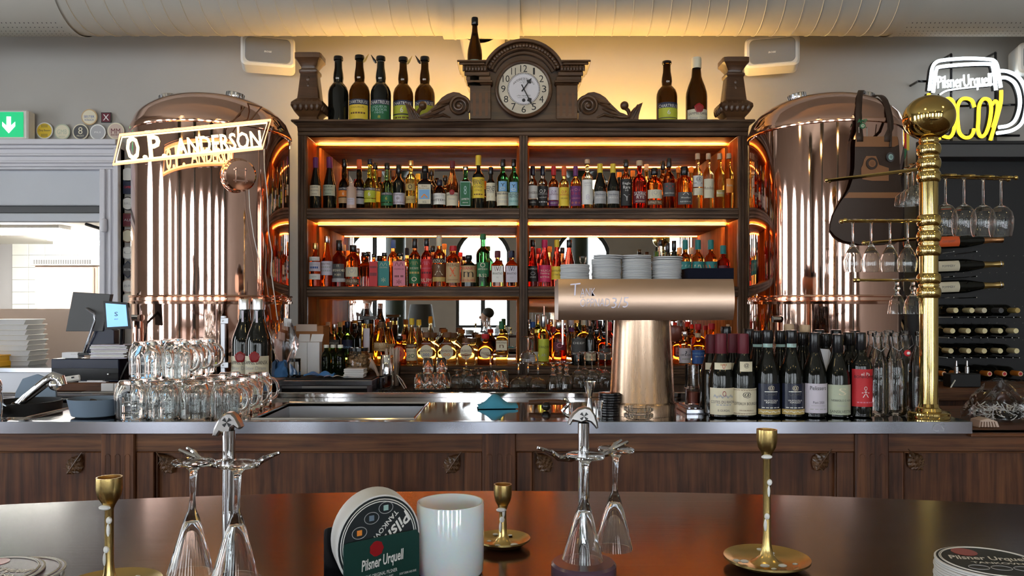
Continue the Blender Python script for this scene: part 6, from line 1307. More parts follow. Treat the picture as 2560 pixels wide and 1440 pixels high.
for i, (px, d) in enumerate(((1215,4.24), (1243,4.24), (1229,4.32), (1257,4.33))): stand('tumbler', px, d, Mz, 'tall ribbed tumbler upside down on the mat, %s of four before the coupes' % ORD[i], gi, sc=1.12, mod=rib(14,.02))
for i, (px, d) in enumerate(((1296,4.24), (1345,4.24), (1320,4.36))): stand('coupe', px, d, Mz, 'champagne coupe upside down on the mat, %s' % ('wood divider side','tower side','behind the other two')[i], gi, sc=1.02, mod=rib(18,.012))
for i, (px, d) in enumerate(((1320,4.30),)): stand('coupe', px, d, Mz+.1445, 'champagne coupe balanced on top of the others', gi, sc=1.02, up=False, mod=rib(18,.012))
for i, (px, d) in enumerate(((1383,4.23), (1416,4.23), (1400,4.34))): stand('goblet', px, d, Mz, 'cut glass goblet upside down on the mat, %s of three' % ORD[i], gi, sc=1.18, mod=rib(12,.03))
for i, (px, d) in enumerate(((1446,4.26), (1480,4.26), (1513,4.26), (1462,4.37), (1496,4.37))): stand('wine', px, d, Mz, 'wine glass upside down on the mat, %s of five beside the tower' % ORD[i], gi, sc=.92)
for i, (px, d) in enumerate(((1165,4.50), (1226,4.50))): stand('coupe', px, d, Mz, 'empty coupe upside down behind the tumblers, %s' % ('plum flask side','dark flask side')[i], gi, sc=1.25)
# ================================================================== leather apron on the right tank
ap = thing('leather_apron', 'brown leather apron bag hanging by straps on the copper tank', 'apron', (TR[0], TR[1], 0))
rows = [(342,2141,2244), (350,2138,2246), (365,2137,2248), (385,2137,2249), (420,2136,2250), (450,2131,2252), (470,2124,2254), (490,2112,2256), (510,2098,2258), (535,2084,2258), (560,2076,2256), (575,2075,2254), (590,2088,2252), (602,2108,2248), (611,2150,2236)]
def cyl(px, py, off): x, y = on_tank(TR, min(px, 2261), off); return (x-TR[0], y-TR[1], Z(py, y))
def sheet(rows, off, th, nc=14):
    mb = MB(); n = len(rows)
    for (o_, rev) in ((off+th, False), (off, True)):
        v = [cyl(xl+(xr-xl)*k/nc, y, o_) for (y, xl, xr) in rows for k in range(nc+1)]
        f = [((j+1)*(nc+1)+k, (j+1)*(nc+1)+k+1, j*(nc+1)+k+1, j*(nc+1)+k) for j in range(n-1) for k in range(nc)]
        mb.add(v, [q_[::-1] for q_ in f] if rev else f)
    m = n*(nc+1); b = [k for k in range(nc+1)]+[j*(nc+1)+nc for j in range(1, n)]+[(n-1)*(nc+1)+k for k in range(nc-1, -1, -1)]+[j*(nc+1) for j in range(n-2, 0, -1)]
    mb.f += [(b[i], b[(i+1) % len(b)], b[(i+1) % len(b)]+m, b[i]+m) for i in range(len(b))]
    return mb
obj('body', sheet(rows, .030, .030), 'leather_dark', ap)
obj('tan_yoke', sheet([(341,2141,2243), (350,2139,2245), (362,2138,2246), (367,2138,2236)], .0605, .004), 'leather_tan', ap)
obj('tan_patch', sheet([(390,2166,2190), (400,2160,2194), (412,2157,2198), (420,2153,2222), (435,2153,2222), (448,2156,2222), (452,2180,2222)], .0605, .004, 10), 'leather_tan', ap)
obj('tan_band', sheet([(481,2122,2250), (487,2117,2252), (495,2110,2254)], .0605, .004), 'leather_tan', ap)
obj('bag_rim', sheet([(558,2077,2256), (575,2076,2254), (590,2090,2251), (602,2110,2247), (609,2150,2236)], .058, .006), 'leather_dark', ap)
def badge(px, py, r, c1, c2, s, tc):
    p = cyl(px, py, .066); a = math.atan2(p[1], p[0]); mt = Matrix.Translation(p) @ Matrix.Rotation(a+PI/2, 4, 'Z')
    b_ = obj('badge', MB().lathe([(0,0), (r,0), (r,.004), (0,.005)], 24).xf(mt @ Matrix.Rotation(PI/2, 4, 'X')), c1, ap)
    obj('badge_centre', MB().lathe([(0,.004), (r*.62,.004), (r*.62,.006), (0,.0062)], 20).xf(mt @ Matrix.Rotation(PI/2, 4, 'X')), c2, b_)
    g = txt(s, r*.8, r*.8, tc, b_, (0, -.007, 0)); g.data.transform(mt)
badge(2179, 409, .030, 'leather_dark', 'leather_tan', '@', 'brown'); badge(2225, 393, .024, 'darkgray', 'paleteal', '*', 'black'); badge(2156, 315, .014, 'green', 'palegreen', '*', 'green')
p = cyl(2156, 302, .05); g = txt('AMP', .05, .02, 'green', ap, p, bold=.03)
zrR = Z(297, TR[1]-TR[2])
def dome(x, y, off=.012):
    r = min(math.hypot(x, y)/TR[2], 1); return zrR+.014+.205*math.sqrt(max(0, 1-r**2.3))+off
for (c, e, kx, ky) in ((2148, 2148, .165, -.12), (2226, 2216, .225, -.10)):
    rim = Vector(cyl(c, 300, .022)); pts = []
    for k in range(9):
        t = k/8; x, y = kx+(rim.x*.985-kx)*t, ky+(rim.y*.985-ky)*t; pts.append((x, y, dome(x, y)))
    pts += [cyl(c, 304, .024), cyl(c, 322, .036), cyl(e+2, 340, .068), cyl(e+2, 354, .068)]
    mb = MB(); w = .015; v = []
    for p_ in pts: v += [(p_[0]-w, p_[1], p_[2]), (p_[0]+w, p_[1], p_[2])]
    mb.add(v, [(2*k+2, 2*k+3, 2*k+1, 2*k) for k in range(len(pts)-1)])
    o = obj('strap', mb, 'leather_dark', ap); md = o.modifiers.new('thick', 'SOLIDIFY'); md.thickness = .005; md.offset = 0
obj('buckle', MB().tube([tuple(Vector(cyl(2156, 332, .05))+Vector((.02*sx, -.006, .026*sz))) for sx, sz in ((-1,-1), (1,-1), (1,1), (-1,1))], .0025, 6, True), 'chrome', ap)
obj('hanging_strap', MB().tube([cyl(2226, 300, .05), cyl(2228, 330, .06), cyl(2227, 352, .07), cyl(2226, 368, .07)], [.003, .004, .006, .007], 8), 'leather_dark', ap)
# ================================================================== neon beer mug sign
dM = 5.36
nm = thing('neon_mug_sign', 'lit neon beer mug sign in white and yellow above the wine rack', 'sign', (0, dM, 0))
def mz(px, py, y=0): x, _, z = P(px, py, dM); return (x, y, z)
def neon(pts, c, r=.011, closed=False, n=6):
    q_ = []; P_ = [Vector(mz(*p)) for p in pts]; N = len(P_)
    for i in range(N-1):
        p0, p1, p2, p3 = P_[max(i-1, 0)], P_[i], P_[i+1], P_[min(i+2, N-1)]
        for k in range(n):
            t = k/n; q_.append(.5*((2*p1)+(p2-p0)*t+(2*p0-5*p1+4*p2-p3)*t*t+(3*p1-p0-3*p2+p3)*t**3))
    q_.append(P_[-1]); obj('neon_tube', MB().tube(q_, r, 8), c, nm)
    obj('tube_backing', MB().tube([v_+Vector((0,.022,0)) for v_ in q_], r*1.35, 6), 'gloss_black', nm)
neon([(2323,226), (2327,195), (2331,170), (2340,156), (2360,150), (2416,146), (2470,148), (2486,153), (2493,166), (2498,195), (2502,219)], 'neon_white', .0125)
neon([(2333,231), (2337,200), (2341,175), (2352,167), (2416,161), (2474,160), (2482,166), (2486,190), (2490,225)], 'neon_white', .0125)
neon([(2500,177), (2520,179), (2545,192), (2562,220), (2566,262), (2556,305), (2530,326), (2492,333)], 'neon_white', .0125)
neon([(2500,194), (2518,195), (2537,208), (2548,235), (2549,268), (2538,300), (2520,314), (2497,318)], 'neon_white', .0125)
neon([(2322,234), (2321,250), (2324,275), (2330,300), (2340,330), (2349,350)], 'neon_yellow', .0125)
neon([(2503,226), (2502,255), (2495,285), (2485,320), (2476,350)], 'neon_yellow', .0125)
neon([(2361,250), (2375,247), (2385,262), (2386,300), (2384,328), (2374,343), (2357,340)], 'neon_yellow', .0125)
neon([(2436,268), (2430,252), (2416,246), (2402,250), (2394,268), (2394,300), (2398,330), (2410,343), (2424,343), (2432,334), (2435,322)], 'neon_yellow', .0125)
neon([(2446,300), (2448,265), (2458,248), (2472,250), (2478,268), (2474,305), (2464,334), (2452,341), (2445,325), (2446,300)], 'neon_yellow', .0125)
neon([(2481,262), (2488,252), (2494,262), (2490,290), (2482,318)], 'neon_yellow', .011)
x, y, z = mz(2413, 207); txt('PilsnerUrquell.', LEN(140, dM), LEN(40, dM), 'neon_white', nm, (x, -.01, z), rot=.06, bold=.0, th=.012, shear=.05)
neon([(2350,236), (2370,226), (2420,219), (2478,213)], 'neon_white', .006)
for (a, b) in (((2388,130), (2388,350)), ((2500,126), (2500,350)), ((2305,198), (2345,198)), ((2345,262), (2560,257)), ((2330,335), (2560,335))):
    p0, p1 = Vector(mz(*a)), Vector(mz(*b)); obj('frame_bar', MB().tube([p0+Vector((0,.05,0)), p1+Vector((0,.05,0))], .0085, 8), 'gloss_black', nm)
for a in ((2388,130), (2500,126), (2305,198)): obj('wall_hook', MB().tube([Vector(mz(*a))+Vector((0,.05,0)), Vector(mz(*a))+Vector((.01,.10,.006)), Vector(mz(*a))+Vector((.015,YF-dM-.005,.008))], .0085, 8), 'gloss_black', nm)
# ================================================================== wine rack
rk = thing('wine_rack', 'black wall wine rack with bottles lying in rows', 'wine rack')
rx0, rx1, ry = X(2300, 4.98), 4.6, 4.98
obj('back_board', MB().box(rx0, rx1, ry, ry+.05, .9, Z(352, ry)), 'black', rk)
obj('header_board', MB().box(rx0, rx1, ry-.16, ry, Z(392, ry-.16), Z(360, ry-.16), .003), 'darkgray', rk)
obj('top_board', MB().box(rx0, rx1, ry-.17, ry+.05, Z(360, ry-.17), Z(352, ry-.17), .003), 'black', rk)
def peg(x, z, l=.30): obj('peg', MB().tube([(x, ry, z), (x, ry-l, z+.004)], .0036, 6), 'chrome', rk)
wp, wr = bprof('bord', .30, .037); me_lie = mesh_of('body', MB().lathe(wp, 20), 40); me_lie.materials.append(M['g_dark'])
capm = {}
rowsW = [(776, [2380,2420,2451,2493,2534], ['capsule_ivory','capsule_ivory','cream','darkgray','gold']), (827, [2372,2411,2452,2491,2530], ['capsule_ivory']*5), (877, [2368,2412,2451,2491,2532], ['capsule_ivory']*5), (934, [2351,2386,2464,2501,2541], ['orange','orange','orange','orange','orange'])]
dW = 4.69
for ri, (py, xs, cols) in enumerate(rowsW):
    for ci, (px, c) in enumerate(zip(xs, cols)):
        x, z = X(px+6, dW), Z(py, dW)
        t = thing('wine_bottle', '%s capped wine bottle lying in the rack, %s row down, %s from the brass post' % ({'capsule_ivory':'ivory','cream':'cream','darkgray':'grey','gold':'gold','orange':'orange'}[c], ORD[ri], ORD[ci]), 'wine bottle', (x, dW, z), (PI/2, 0, 0), 'wine bottles lying in the rack')
        link('body', me_lie, None, t, (0,0,-.285))
        if c not in capm:
            capm[c] = mesh_of('capsule', MB().lathe([(.0152,-.062), (.0162,-.06), (.0165,.012), (.0155,.016), (0,.0165)], 18), 40); capm[c].materials.append(M[c])
        link('capsule', capm[c], None, t)
        if c == 'orange': obj('capsule_end', MB().lathe([(.0135,.0166), (.0135,.0172), (0,.0174)], 16), 'cream', t); obj('capsule_mark', MB().lathe([(.010,.0174), (.010,.0178), (0,.0179)], 12), 'red', t)
        peg(x-.02, z-.046); peg(x+.02, z-.046)
cp = [(0,0), (.040,0), (.043,.008), (.043,.15), (.041,.17), (.030,.21), (.020,.245), (.0155,.27), (.0150,.29), (.018,.292), (.018,.31), (0,.315)]
for i, (py, foil, lab, nm_l) in enumerate(((607,'foil_copper','orangered','champagne bottle with orange label lying topmost in the rack'), (668,'foil_gold','cream','champagne bottle with gold foil and cream label lying in the rack'), (720,'foil_gold','cream','champagne bottle lying lowest with cream label and red dot'))):
    d = 4.78; x0 = X(2318, d); z = Z(py, d)
    t = thing('champagne_bottle', nm_l, 'champagne bottle', (x0-.02, d, z), (0, PI/2-.04, 0), 'champagne bottles in the rack')
    obj('body', MB().lathe([(r*.98, zz*1.55) for r, zz in cp], 24), 'g_dark', t)
    obj('foil', MB().lathe([(.0245,.345), (.0185,.40), (.0165,.435), (.0195,.45), (.0195,.486), (0,.492)], 20), foil, t)
    lb = obj('label', MB().wrap(.0425, .07, .06, .20, 8).xf(Matrix.Rotation(0, 4, 'Z')), lab, t); ly = obj('neck_tag', MB().lathe([(.027,.325), (.021,.37)], 18), lab if i == 0 else 'gloss_black', t)
    tx_ = txt('POMMERY' if i else 'VEUVE', .012, .09, 'darkgray', lb, (0,0,.13), R=.0436) if False else txt('POMMERY' if i else 'CLICQUOT', .08, .014, 'darkgray', lb, (0, -.0436, 0)); tx_.data.transform(Matrix.Translation((0,0,.13)) @ Matrix.Rotation(-PI/2, 4, 'Y'))
    if i: obj('band', MB().tube([(.021*math.cos(a*PI/8), .021*math.sin(a*PI/8), .47) for a in range(16)], .004, 6, True), 'foil_silver', t)
    for xx in (.0, .12, .26): obj('peg', MB().tube([(x0+xx, ry, z-.062), (x0+xx, ry-.28, z-.060)], .0036, 6), 'chrome', rk)
hs = MB(); rr_ = random.Random(9)
for k in range(16):
    for j_ in range(9):
        x = X(2345, ry)+k*.055+rr_.uniform(-.005,.005); z = Z(640+j_*42, ry); hs.sphere((x, ry-.001, z), .0035, 6, 4)
o_ = obj('rivet', hs, 'chrome', rk); o_['kind'] = 'stuff'
wl = thing('wooden_ledge', 'brown wooden ledge under the wine rack', 'ledge'); obj('board', MB().box(X(2330, 4.3), 4.4, 4.25, 4.64, Z(1000, 4.3), Z(968, 4.3), .004), 'bar_wood_x', wl); obj('under_panel', MB().box(X(2335, 4.3), 4.4, 4.35, 4.64, 0, Z(1000, 4.3)), 'bar_wood_z', wl)
sb2 = simple('socket_box', 'black power box with two plugs before the wine rack', 'power box', (X(2412, 4.3), 4.33, Z(968, 4.3)+EPS), [('box', MB().box(-.085, .085, -.04, .04, 0, .075, .004), 'black'), ('plug', MB().lathe([(0,0), (.012,0), (.012,.035), (.006,.04), (.005,.07), (0,.07)], 14, (-.03,0,.0755)), 'foil_silver'), ('plug', MB().lathe([(0,0), (.012,0), (.012,.035), (.006,.04), (.005,.07), (0,.07)], 14, (.03,0,.0755)), 'foil_silver'), ('lead', MB().tube([(-.06,-.04,.04), (-.09,-.05,.0), (-.10,-.06,-.03)], .004, 6), 'white')])
# bags at the wooden counter end
zw = zt
bg1 = thing('plastic_bag', 'clear plastic bag of white clips at the wooden counter end', 'bag', (X(2505, 2.95), 2.95, zw+.003))
obj('film', MB().grid(crump(.135, .10, 3), 60, 20), 'bag_film', bg1)
cl = MB(); r2 = random.Random(11)
for k in range(130):
    p = Vector((r2.uniform(-.09,.10), r2.uniform(-.06,.06), r2.uniform(.008,.055))); dd = Vector((r2.uniform(-1,1), r2.uniform(-1,1), r2.uniform(-.5,.5))).normalized()*.016; cl.tube([p-dd, p, p+dd+Vector((0,0,.006))], .0018, 5)
obj('clips', cl, 'white', bg1)['kind'] = 'stuff'
obj('dark_content', MB().sphere((.02,0,.022), .02, 14, 8, (3.2,2.4,1)), 'gloss_black', bg1)
bg2 = thing('plastic_bag', 'second clear plastic bag slumped beside the counter end, lilac tinted', 'bag', (X(2650, 2.98), 3.0, zw+EPS)); obj('film', MB().grid(crump(.15, .085, 8, 1.1), 50, 18), 'bag_film', bg2); obj('lilac_sheet', MB().grid(crump(.08, .06, 18, 1.1), 30, 10), 'lilac', bg2)
simple('ridged_lid', 'ridged beige plastic lid beside the bag at the counter end', 'lid', (X(2460, 2.80), 2.80, zw+EPS), [('lid', MB().prism([(-.035,0), (.04,0), (.032,.022), (.0,.034), (-.03,.026)], -.03, .03, 'xz', .004), 'beige')]+[('ridge', MB().tube([(-.03+.011*k, -.0315, .002), (-.027+.009*k, -.0315, .022)], .0014, 5), 'brown') for k in range(6)])
simple('striped_flag', 'narrow red yellow green striped flag edge beside the apron', 'flag', (X(2268, 4.9), 4.9, Z(395, 4.9)), [('red_stripe', MB().box(-.02, -.004, 0, .004, .06, .21), 'red'), ('yellow_stripe', MB().box(-.004, .014, 0, .004, .05, .20), 'yellow'), ('green_stripe', MB().prism([(-.03,-.03), (-.01,0), (.0,.06), (-.02,.06)], 0, .004), 'green'), ('pole', MB().tube([(.0,.006,-.05), (0,.006,.21)], .004, 6), 'brown')])
# ================================================================== table in front
def on(px, py): d = dT(py); return (X(px, d), d, TZ)
def candlestick(px, d, H, rc, rp, label, wax=6, tilt=0):
    t = thing('candlestick', label, 'candlestick', (X(px, d), d, TZ+EPS), (tilt, 0, 0), 'brass candlesticks on the table')
    obj('dish', MB().lathe([(0,0), (rp*.62,0), (rp*.72,.001), (rp,.008), (rp*1.0,.0105), (rp*.96,.0098), (rp*.68,.0035), (0,.003)], 44), 'brass_satin', t)
    obj('stem', MB().lathe([(.40*rp,.003), (.28*rp,.0055), (.15*rp,.013), (.0058,.024), (.0048,.036), (.0046,H-.036), (.0056,H-.033), (rc*.62,H-.027)], 28), 'brass_satin', t)
    obj('cup', MB().lathe([(rc*.50,H-.030), (rc*.86,H-.022), (rc,H-.013), (rc*.99,H), (rc*.86,H), (rc*.84,H-.014), (0,H-.02)], 32), 'brass_satin', t)
    r_ = random.Random(int(px))
    for k in range(wax):
        a = r_.random()*6.3; rr = rp*r_.uniform(.4,.9); obj('wax_drop', MB().sphere((rr*math.cos(a), rr*math.sin(a), .006), r_.uniform(.0015,.004), 8, 5, (1.6,1.2,.5)), 'wax', t)
    for k in range(2):
        z0 = H*(.30+.25*k); obj('wax_run', MB().sphere((-.003+.004*k, -.0038, z0), .003, 8, 6, (.7,.7,2.6)).sphere((-.001+.003*k, -.0042, z0+.011), .0034, 8, 6, (1,.8,1.2)), 'wax', t)
    obj('wax_run', MB().sphere((-.002, -.006, H-.033), .005, 8, 5, (1.4,.7,.6)), 'wax', t)
candlestick(1257, dT(1364), Z(1212, dT(1364))-TZ, .0122, .037, 'short brass candlestick beside the white candle glass')
candlestick(1917, dT(1414), Z(1075, dT(1414))-TZ, .0126, .052, 'tall brass candlestick with wax drips at the right of the table', 10)
candlestick(273, .86, Z(1194, .86)-TZ, .0138, .055, 'brass candlestick beside the coasters at the left of the table', 6)
cd = thing('candle_glass', 'white glass tealight holder in the middle of the table', 'candle holder', (X(1126, .93), .93, TZ+EPS)); r = LEN(84, .93); h = Z(1255, .93)-TZ
obj('glass', MB().lathe([(0,0), (r*.93,0), (r*.975,.003), (r*.98,.012), (r,.016), (r,h-.002), (r*.985,h), (r*.94,h), (r*.93,h-.004), (r*.93,.02), (0,.018)], 56), 'candle_glass', cd); obj('tealight', MB().lathe([(0,.019), (.019,.019), (.019,.034), (0,.034)], 28), 'wax', cd)
# coaster holder with upright coasters
hol = thing('coaster_holder', 'dark green holder filled with upright round coasters', 'coaster holder', (X(930, .885), .885, TZ+EPS), (0, 0, math.radians(38)))
def plate(y, hh, c, nm_): return obj(nm_, MB().prism([(-.0475,0), (.0475,0), (.0475,hh-.005), (.0445,hh-.001), (.0435,hh), (-.0435,hh), (-.0465,hh-.001), (-.0475,hh-.005)], y-.002, y, 'xz'), c, hol)
fp = plate(-.024, .062, 'green_dark' if False else 'teal_dark' if False else 'holder_green', 'front_plate'); plate(.026, .068, 'gloss_black', 'back_plate')
obj('tray', MB().box(-.0475, .0475, -.024, .026, 0, .003), 'gloss_black', hol)
obj('wax_seal_print', MB().lathe([(0,0), (.0085,0), (.0085,.0006), (0,.0007)], 16, mod=rib(9,.06)).xf(Matrix.Rotation(PI/2, 4, 'X')).move(-.008, -.026, .050), 'seal_red', fp)
txt('Pilsner Urquell', .054, .016, 'white', fp, (0, -.0266, .034), rot=.08, shear=.25, bold=.02); txt('THE ORIGINAL PILSNER', .040, .004, 'white', fp, (-.002, -.0266, .021), rot=.03); txt('BREWED THE ORIGINAL WAY', .034, .003, 'white', fp, (-.004, -.0266, .0155), rot=.03); txt("DON'T DRINK AND DRIVE", .022, .0026, 'white', fp, (.032, -.0266, .0155))
me_c = mesh_of('board', MB().lathe([(0,0), (.0520,0), (.0525,.0004), (.0525,.0018), (.0520,.0022), (0,.0022)], 48).xf(Matrix.Rotation(PI/2, 4, 'X')), 40); me_c.materials.append(M['card_edge'])
me_cf = mesh_of('print', MB().lathe([(0,.0022), (.0505,.0022), (.0505,.0024), (0,.0024)], 48).xf(Matrix.Rotation(PI/2, 4, 'X')), 40); me_cf.materials.append(M['coaster_dark'])
th = math.radians(38); hc = hol.location
for k in range(16):
    yl = -.0195+k*.00255; o = thing('coaster', 'upright coaster in the green holder, %s from the front plate' % ORD[k], 'coaster', (hc.x-math.sin(th)*yl+math.cos(th)*(-.002+.0008*k), hc.y+math.cos(th)*yl+math.sin(th)*(-.002+.0008*k), TZ+.0565), (0, 0, th), 'coasters in the holder')
    link('board', me_c, None, o)
    if k == 0:
        f = link('print', me_cf, None, o)
        for rr_ in (.0475, .0450): obj('ring', MB().tube([(rr_*math.cos(a*PI/24), -.0026, rr_*math.sin(a*PI/24)) for a in range(48)], .0006, 4, True), 'white', f)
        txt('Pilsner', .06, .014, 'white', f, (.016, -.0028, .006), rot=PI+.75, shear=.25, bold=.02); txt('TANKOVNA', .05, .006, 'white', f, (.004, -.0028, .014), rot=PI+.75, bold=.02)
        for (x, z, c) in ((-.025,.014,'orange'), (-.010,.028,'bluegray'), (.008,.037,'paleteal')):
            obj('oval', MB().tube([(x+.009*math.cos(a*PI/10), -.0027, z+.0065*math.sin(a*PI/10)) for a in range(20)], .0004, 4, True), 'gray', f); obj('pictogram', MB().box(x-.003, x+.003, -.0029, -.0025, z-.003, z+.003), c, f)
# coaster stacks lying on the table
me_d = mesh_of('board', MB().lathe([(0,0), (.0528,0), (.0535,.0004), (.0535,.0018), (.0528,.0022), (0,.0022)], 56), 40); me_d.materials.append(M['card_edge'])
def stack(px, d, n, word, label, off, face):
    for k in range(n):
        o = thing('coaster', '%s, %s from the bottom' % (label, ORD[k]), 'coaster', (X(px, d)+off(k)[0], d+off(k)[1], TZ+EPS+k*.0025), (0, 0, -.12), 'coasters stacked on the table')
        link('board', me_d, None, o); f = obj('print', MB().lathe([(0,.0022), (.0515,.0022), (.0515,.0024), (0,.0024)], 48), face, o)
        if k >= n-2:
            for rr_ in (.0485, .0470): obj('ring', MB().tube([(rr_*math.cos(a*PI/24), rr_*math.sin(a*PI/24), .0026) for a in range(48)], .0005, 4, True), 'white', f)
            if k == n-1:
                rm = Matrix.Rotation(-PI/2, 4, 'X')
                g = txt(word, .082, .017, 'white', f, (0,0,0), shear=.25, bold=.02); g.data.transform(Matrix.Translation((.002,.008,.0027)) @ rm)
                g = txt('TANKOVNA', .06, .006, 'white', f, (0,0,0), bold=.02); g.data.transform(Matrix.Translation((.008,-.006,.0027)) @ rm)
                obj('red_seal', MB().lathe([(0,.0024), (.013,.0024), (.013,.0027), (0,.0027)], 16, (-.014,.030,0)), 'seal_red', f)
                for x in (-.022, 0, .022): obj('oval', MB().tube([(x+.010*math.cos(a*PI/10), -.022+.007*math.sin(a*PI/10), .0027) for a in range(20)], .0004, 4, True), 'gray', f)
r3 = random.Random(2); jit = [(r3.uniform(-.0015,.0015), r3.uniform(-.0015,.0015)) for _ in range(40)]
stack(2478, .815, 20, 'Pilsner Urquell', 'black printed coaster in the tidy pile by the tall candlestick', lambda k: jit[k], 'coaster_dark')
stack(12, .80, 18, 'Pilsner Urquell', 'brown printed coaster in the untidy pile at table edge', lambda k: (-.018 if k == 17 else jit[k][0]*3, jit[k][1]*3), 'purple_lacquer')
# glass stands
def gstand(px, d, orn, label, glasses, rot, zarm, tail):
    zo = TZ+EPS; t = thing('glass_stand', label, 'glass stand', (X(px, d), d, zo), (0,0,0), 'chrome glass stands on the table')
    obj('base', MB().lathe([(0,0), (.037,0), (.0385,.003), (.0385,.016), (.036,.019), (0,.0195)], 44), 'purple_lacquer', t)
    ztop = Z(max(p[1] for p in orn)-14, d)-zo
    obj('pole', MB().lathe([(.0068,.018), (.0068,ztop)], 24), 'chrome', t)
    og = obj('ornament', MB().prism([(X(a, d)-X(px, d), Z(b, d)-zo) for a, b in orn], -.006, .006, 'xz', .002), 'pewter', t)
    cx_ = sum(p[0] for p in orn)/len(orn); mb = MB()
    for k in range(4):
        a = PI/4+k*PI/2; mb.prism([(0,0), (.0055*math.cos(a-.35), .0055*math.sin(a-.35)), (.0055*math.cos(a+.35), .0055*math.sin(a+.35))], -.0004, .0004)
    zz = sum(Z(p[1], d) for p in orn)/len(orn)-zo; obj('cross_emblem', mb.move(X(px, d)*0, -.0066, zz+.004), 'gloss_black', og)
    if tail: obj('tail', MB().tube([(X(a, d)-X(px, d), 0, Z(b, d)-zo) for a, b in tail], .0022, 8), 'chrome', t)
    za = Z(zarm, d)-zo
    for s in (-1, 1):
        c, q_ = s*math.cos(rot), s*math.sin(rot)
        obj('arm', MB().tube([(0,0,za+.002), (.018*c,.018*q_,za-.002), (.034*c,.034*q_,za), (.044*c,.044*q_,za+.008)], [.004,.0042,.0038,.003], 10), 'chrome', t)
        for e in (-1, 1): obj('prong', MB().tube([(.040*c,.040*q_,za+.004), (.048*c-e*.006*q_,.048*q_+e*.006*c,za+.009), (.058*c-e*.007*q_,.058*q_+e*.007*c,za+.013)], [.003,.0026,.0018], 8), 'chrome', t)
    obj('hub', MB().sphere((0,0,za), .0095, 16, 10, (1,1,.8)), 'chrome', t)
    for (gx, gy, dg, lb) in glasses:
        Hh = .120; sc = 1.0
        pr_ = [(0,0), (.0215,.0006), (.0225,-.0008), (.0215,-.0028), (.008,-.0060), (.0045,-.010), (.0036,-.016), (.0030,-.040), (.0040,-.052), (.0075,-.060), (.0105,-.070), (.0238,-.120), (.0228,-.1203), (.0090,-.074), (.0050,-.066), (0,-.064)]
        g = thing('cordial_glass', lb, 'glass', (X(gx, dg), dg, Z(gy, dg)), (.0, .03, 0), 'cordial glasses hanging on stands')
        obj('glass', MB().lathe(pr_[::-1], 36), 'mug_glass', g)
gstand(1459, .91, [(1420,1060), (1424,1044), (1432,1032), (1445,1021), (1462,1016), (1476,1020), (1486,1033), (1493,1054), (1495,1068), (1490,1071), (1484,1064), (1476,1055), (1466,1051), (1452,1056), (1442,1053), (1432,1050), (1426,1061)], 'chrome stand topped by a rat shaped bottle opener holding two glasses', [(1464, 1137, .885, 'cordial glass on the near arm of the rat topped stand'), (1540, 1122, .93, 'cordial glass on the far arm of the rat topped stand')], .45, 1139, [(1423,1042), (1411,1036), (1406,1026), (1417,1016), (1422,1008), (1416,1000), (1408,998)])
gstand(572, .84, [(534,1088), (538,1070), (546,1053), (558,1037), (570,1030), (582,1030), (593,1040), (602,1056), (606,1066), (601,1072), (593,1069), (588,1064), (582,1068), (579,1082), (560,1082), (553,1078), (546,1090)], 'chrome stand with dark hooked ornament holding two glasses at the left', [(484, 1153, .83, 'cordial glass on the outer arm of the dark topped stand'), (595, 1158, .81, 'cordial glass on the near arm of the dark topped stand')], -.25, 1158, None)
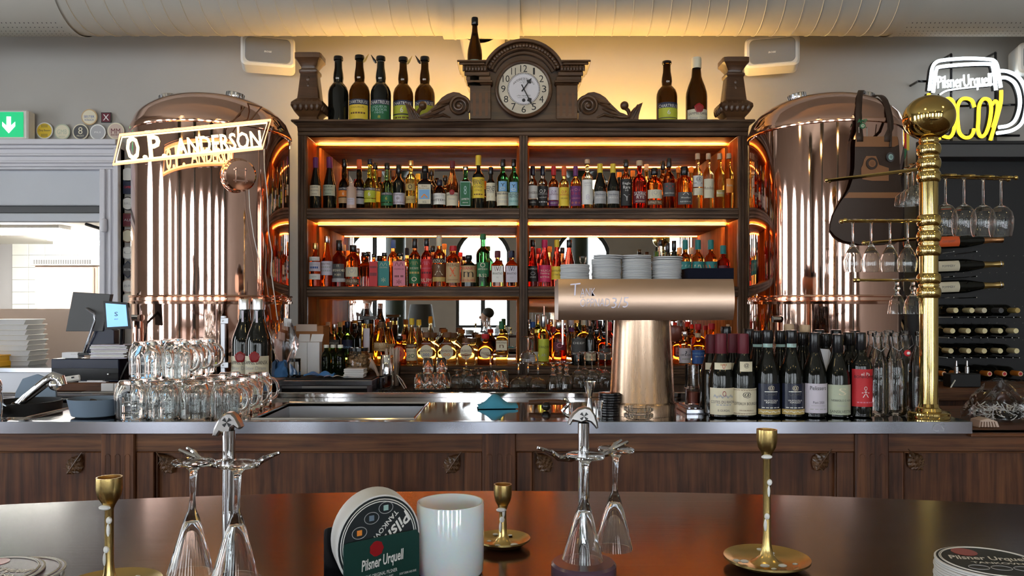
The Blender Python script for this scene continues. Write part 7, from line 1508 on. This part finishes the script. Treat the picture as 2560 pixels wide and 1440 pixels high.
# ================================================================== dining side seen in the mirrors
lp = thing('floor_lamp', 'floor lamp with dark drum shade reflected in the cabinet mirror', 'lamp', (-1.48, -2.1, 0))
obj('base', MB().lathe([(0,0), (.15,0), (.15,.02), (.02,.04)], 24), 'gloss_black', lp); obj('pole', MB().tube([(0,0,.03), (0,0,1.3)], .012, 10), 'gloss_black', lp); obj('shade', MB().lathe([(.235,1.19), (.175,1.56)], 32), 'dark_wood_lamp', lp)
def person(label, loc, rz, arm_up, seated=False):
    J = [((0,0,.95),.15), ((0,0,1.15),.14), ((0,0,1.36),.155), ((0,.01,1.47),.06), ((0,.02,1.53),.06), ((0,.03,1.62),.088), ((0,.02,1.71),.075),
         ((.17,0,1.40),.07), ((.21,.02,1.16),.05), ((.20,.16,1.02) if not arm_up else (.15,.24,1.22),.04), ((.18,.24,.98) if not arm_up else (.10,.34,1.32),.035),
         ((-.17,0,1.40),.07), ((-.21,.02,1.16),.05), ((-.18,.16,1.02),.04), ((-.12,.25,1.02),.035),
         ((.10,0,.88),.09), ((.11,.02,.48),.065), ((.11,0,.09),.045), ((.11,.14,.04),.04), ((-.10,0,.88),.09), ((-.11,.02,.48),.065), ((-.11,0,.09),.045), ((-.11,.14,.04),.04)]
    E = [(0,1), (1,2), (2,3), (3,4), (4,5), (5,6), (2,7), (7,8), (8,9), (9,10), (2,11), (11,12), (12,13), (13,14), (0,15), (15,16), (16,17), (17,18), (0,19), (19,20), (20,21), (21,22)]
    if seated:
        for i, c in ((15,(.10,.06,.86)), (16,(.13,.42,.88)), (17,(.13,.40,.46)), (18,(.13,.52,.42)), (19,(-.10,.06,.86)), (20,(-.13,.42,.88)), (21,(-.13,.40,.46)), (22,(-.13,.52,.42))): J[i] = (c, J[i][1])
    for s_, hnd in ((1, 10), (-1, 14)):
        hp_ = Vector(J[hnd][0]); fd = (hp_-Vector(J[hnd-1][0])).normalized()
        for k in range(4): J.append((tuple(hp_+fd*.085+Vector((.024*(k-1.5), 0, .01))), .011)); E.append((hnd, len(J)-1))
        J.append((tuple(hp_+fd*.04+Vector((-s_*.05, 0, .02))), .012)); E.append((hnd, len(J)-1))
    me = bpy.data.meshes.new('person'); me.from_pydata([j[0] for j in J], E, []); o = bpy.data.objects.new('person', me); COL.objects.link(o)
    sk = o.modifiers.new('skin', 'SKIN'); sl = me.skin_vertices[0].data
    for i, j in enumerate(J): sl[i].radius = (j[1], j[1]); sl[i].use_root = (i == 0)
    ss = o.modifiers.new('smooth', 'SUBSURF'); ss.levels = 2; ss.render_levels = 2
    dg = bpy.context.evaluated_depsgraph_get(); me2 = bpy.data.meshes.new_from_object(o.evaluated_get(dg)); me2.name = 'person'
    bpy.data.objects.remove(o); me2.materials.clear(); me2.materials.append(M['jacket']); me2.materials.append(M['skin'])
    hands = [Vector(J[10][0]), Vector(J[14][0])]
    for p_ in me2.polygons:
        c = p_.center; p_.material_index = 1 if c.z > 1.475 or min((c-h_).length for h_ in hands) < .11 else 0; p_.use_smooth = True
    t = thing('person', label, 'person', loc, (0,0,rz)); b_ = bpy.data.objects.new('body', me2); COL.objects.link(b_); b_.parent = t
    obj('hair', MB().sphere((0,-.012,1.685), .098, 20, 12, (.90,.92,.84)), 'hair', t)
    obj('nose', MB().sphere((0,.118,1.615), .017, 10, 6, (.8,1.2,1.3)), 'skin', t)
    for s_ in (-1, 1): obj('ear', MB().sphere((s_*.092,.02,1.62), .022, 8, 6, (.4,.8,1.3)), 'skin', t); obj('eye', MB().sphere((s_*.034,.108,1.64), .010, 8, 6), 'white', t)
    obj('mouth', MB().sphere((0,.112,1.575), .018, 8, 6, (1.2,.35,.3)), 'red', t)
person('person in dark jacket with raised hand, reflected in the mirror beside the divider', (-.37, -1.25, -.26), PI/2+.25, True, True)
st = thing('bar_stool', 'black bar stool under the person reflected in the mirror', 'stool', (-.37, -1.25, 0))
obj('seat', MB().lathe([(0,.50), (.17,.50), (.18,.515), (.17,.535), (0,.54)], 24), 'gloss_black', st); obj('pole', MB().tube([(0,0,.02), (0,0,.5)], .025, 12), 'chrome', st); obj('base', MB().lathe([(0,0), (.2,0), (.2,.015), (.03,.03)], 24), 'chrome', st)
person('person in black jacket standing in profile, reflected in the mirror near the tin', (-2.12, -.75, .01), -PI/2, False)
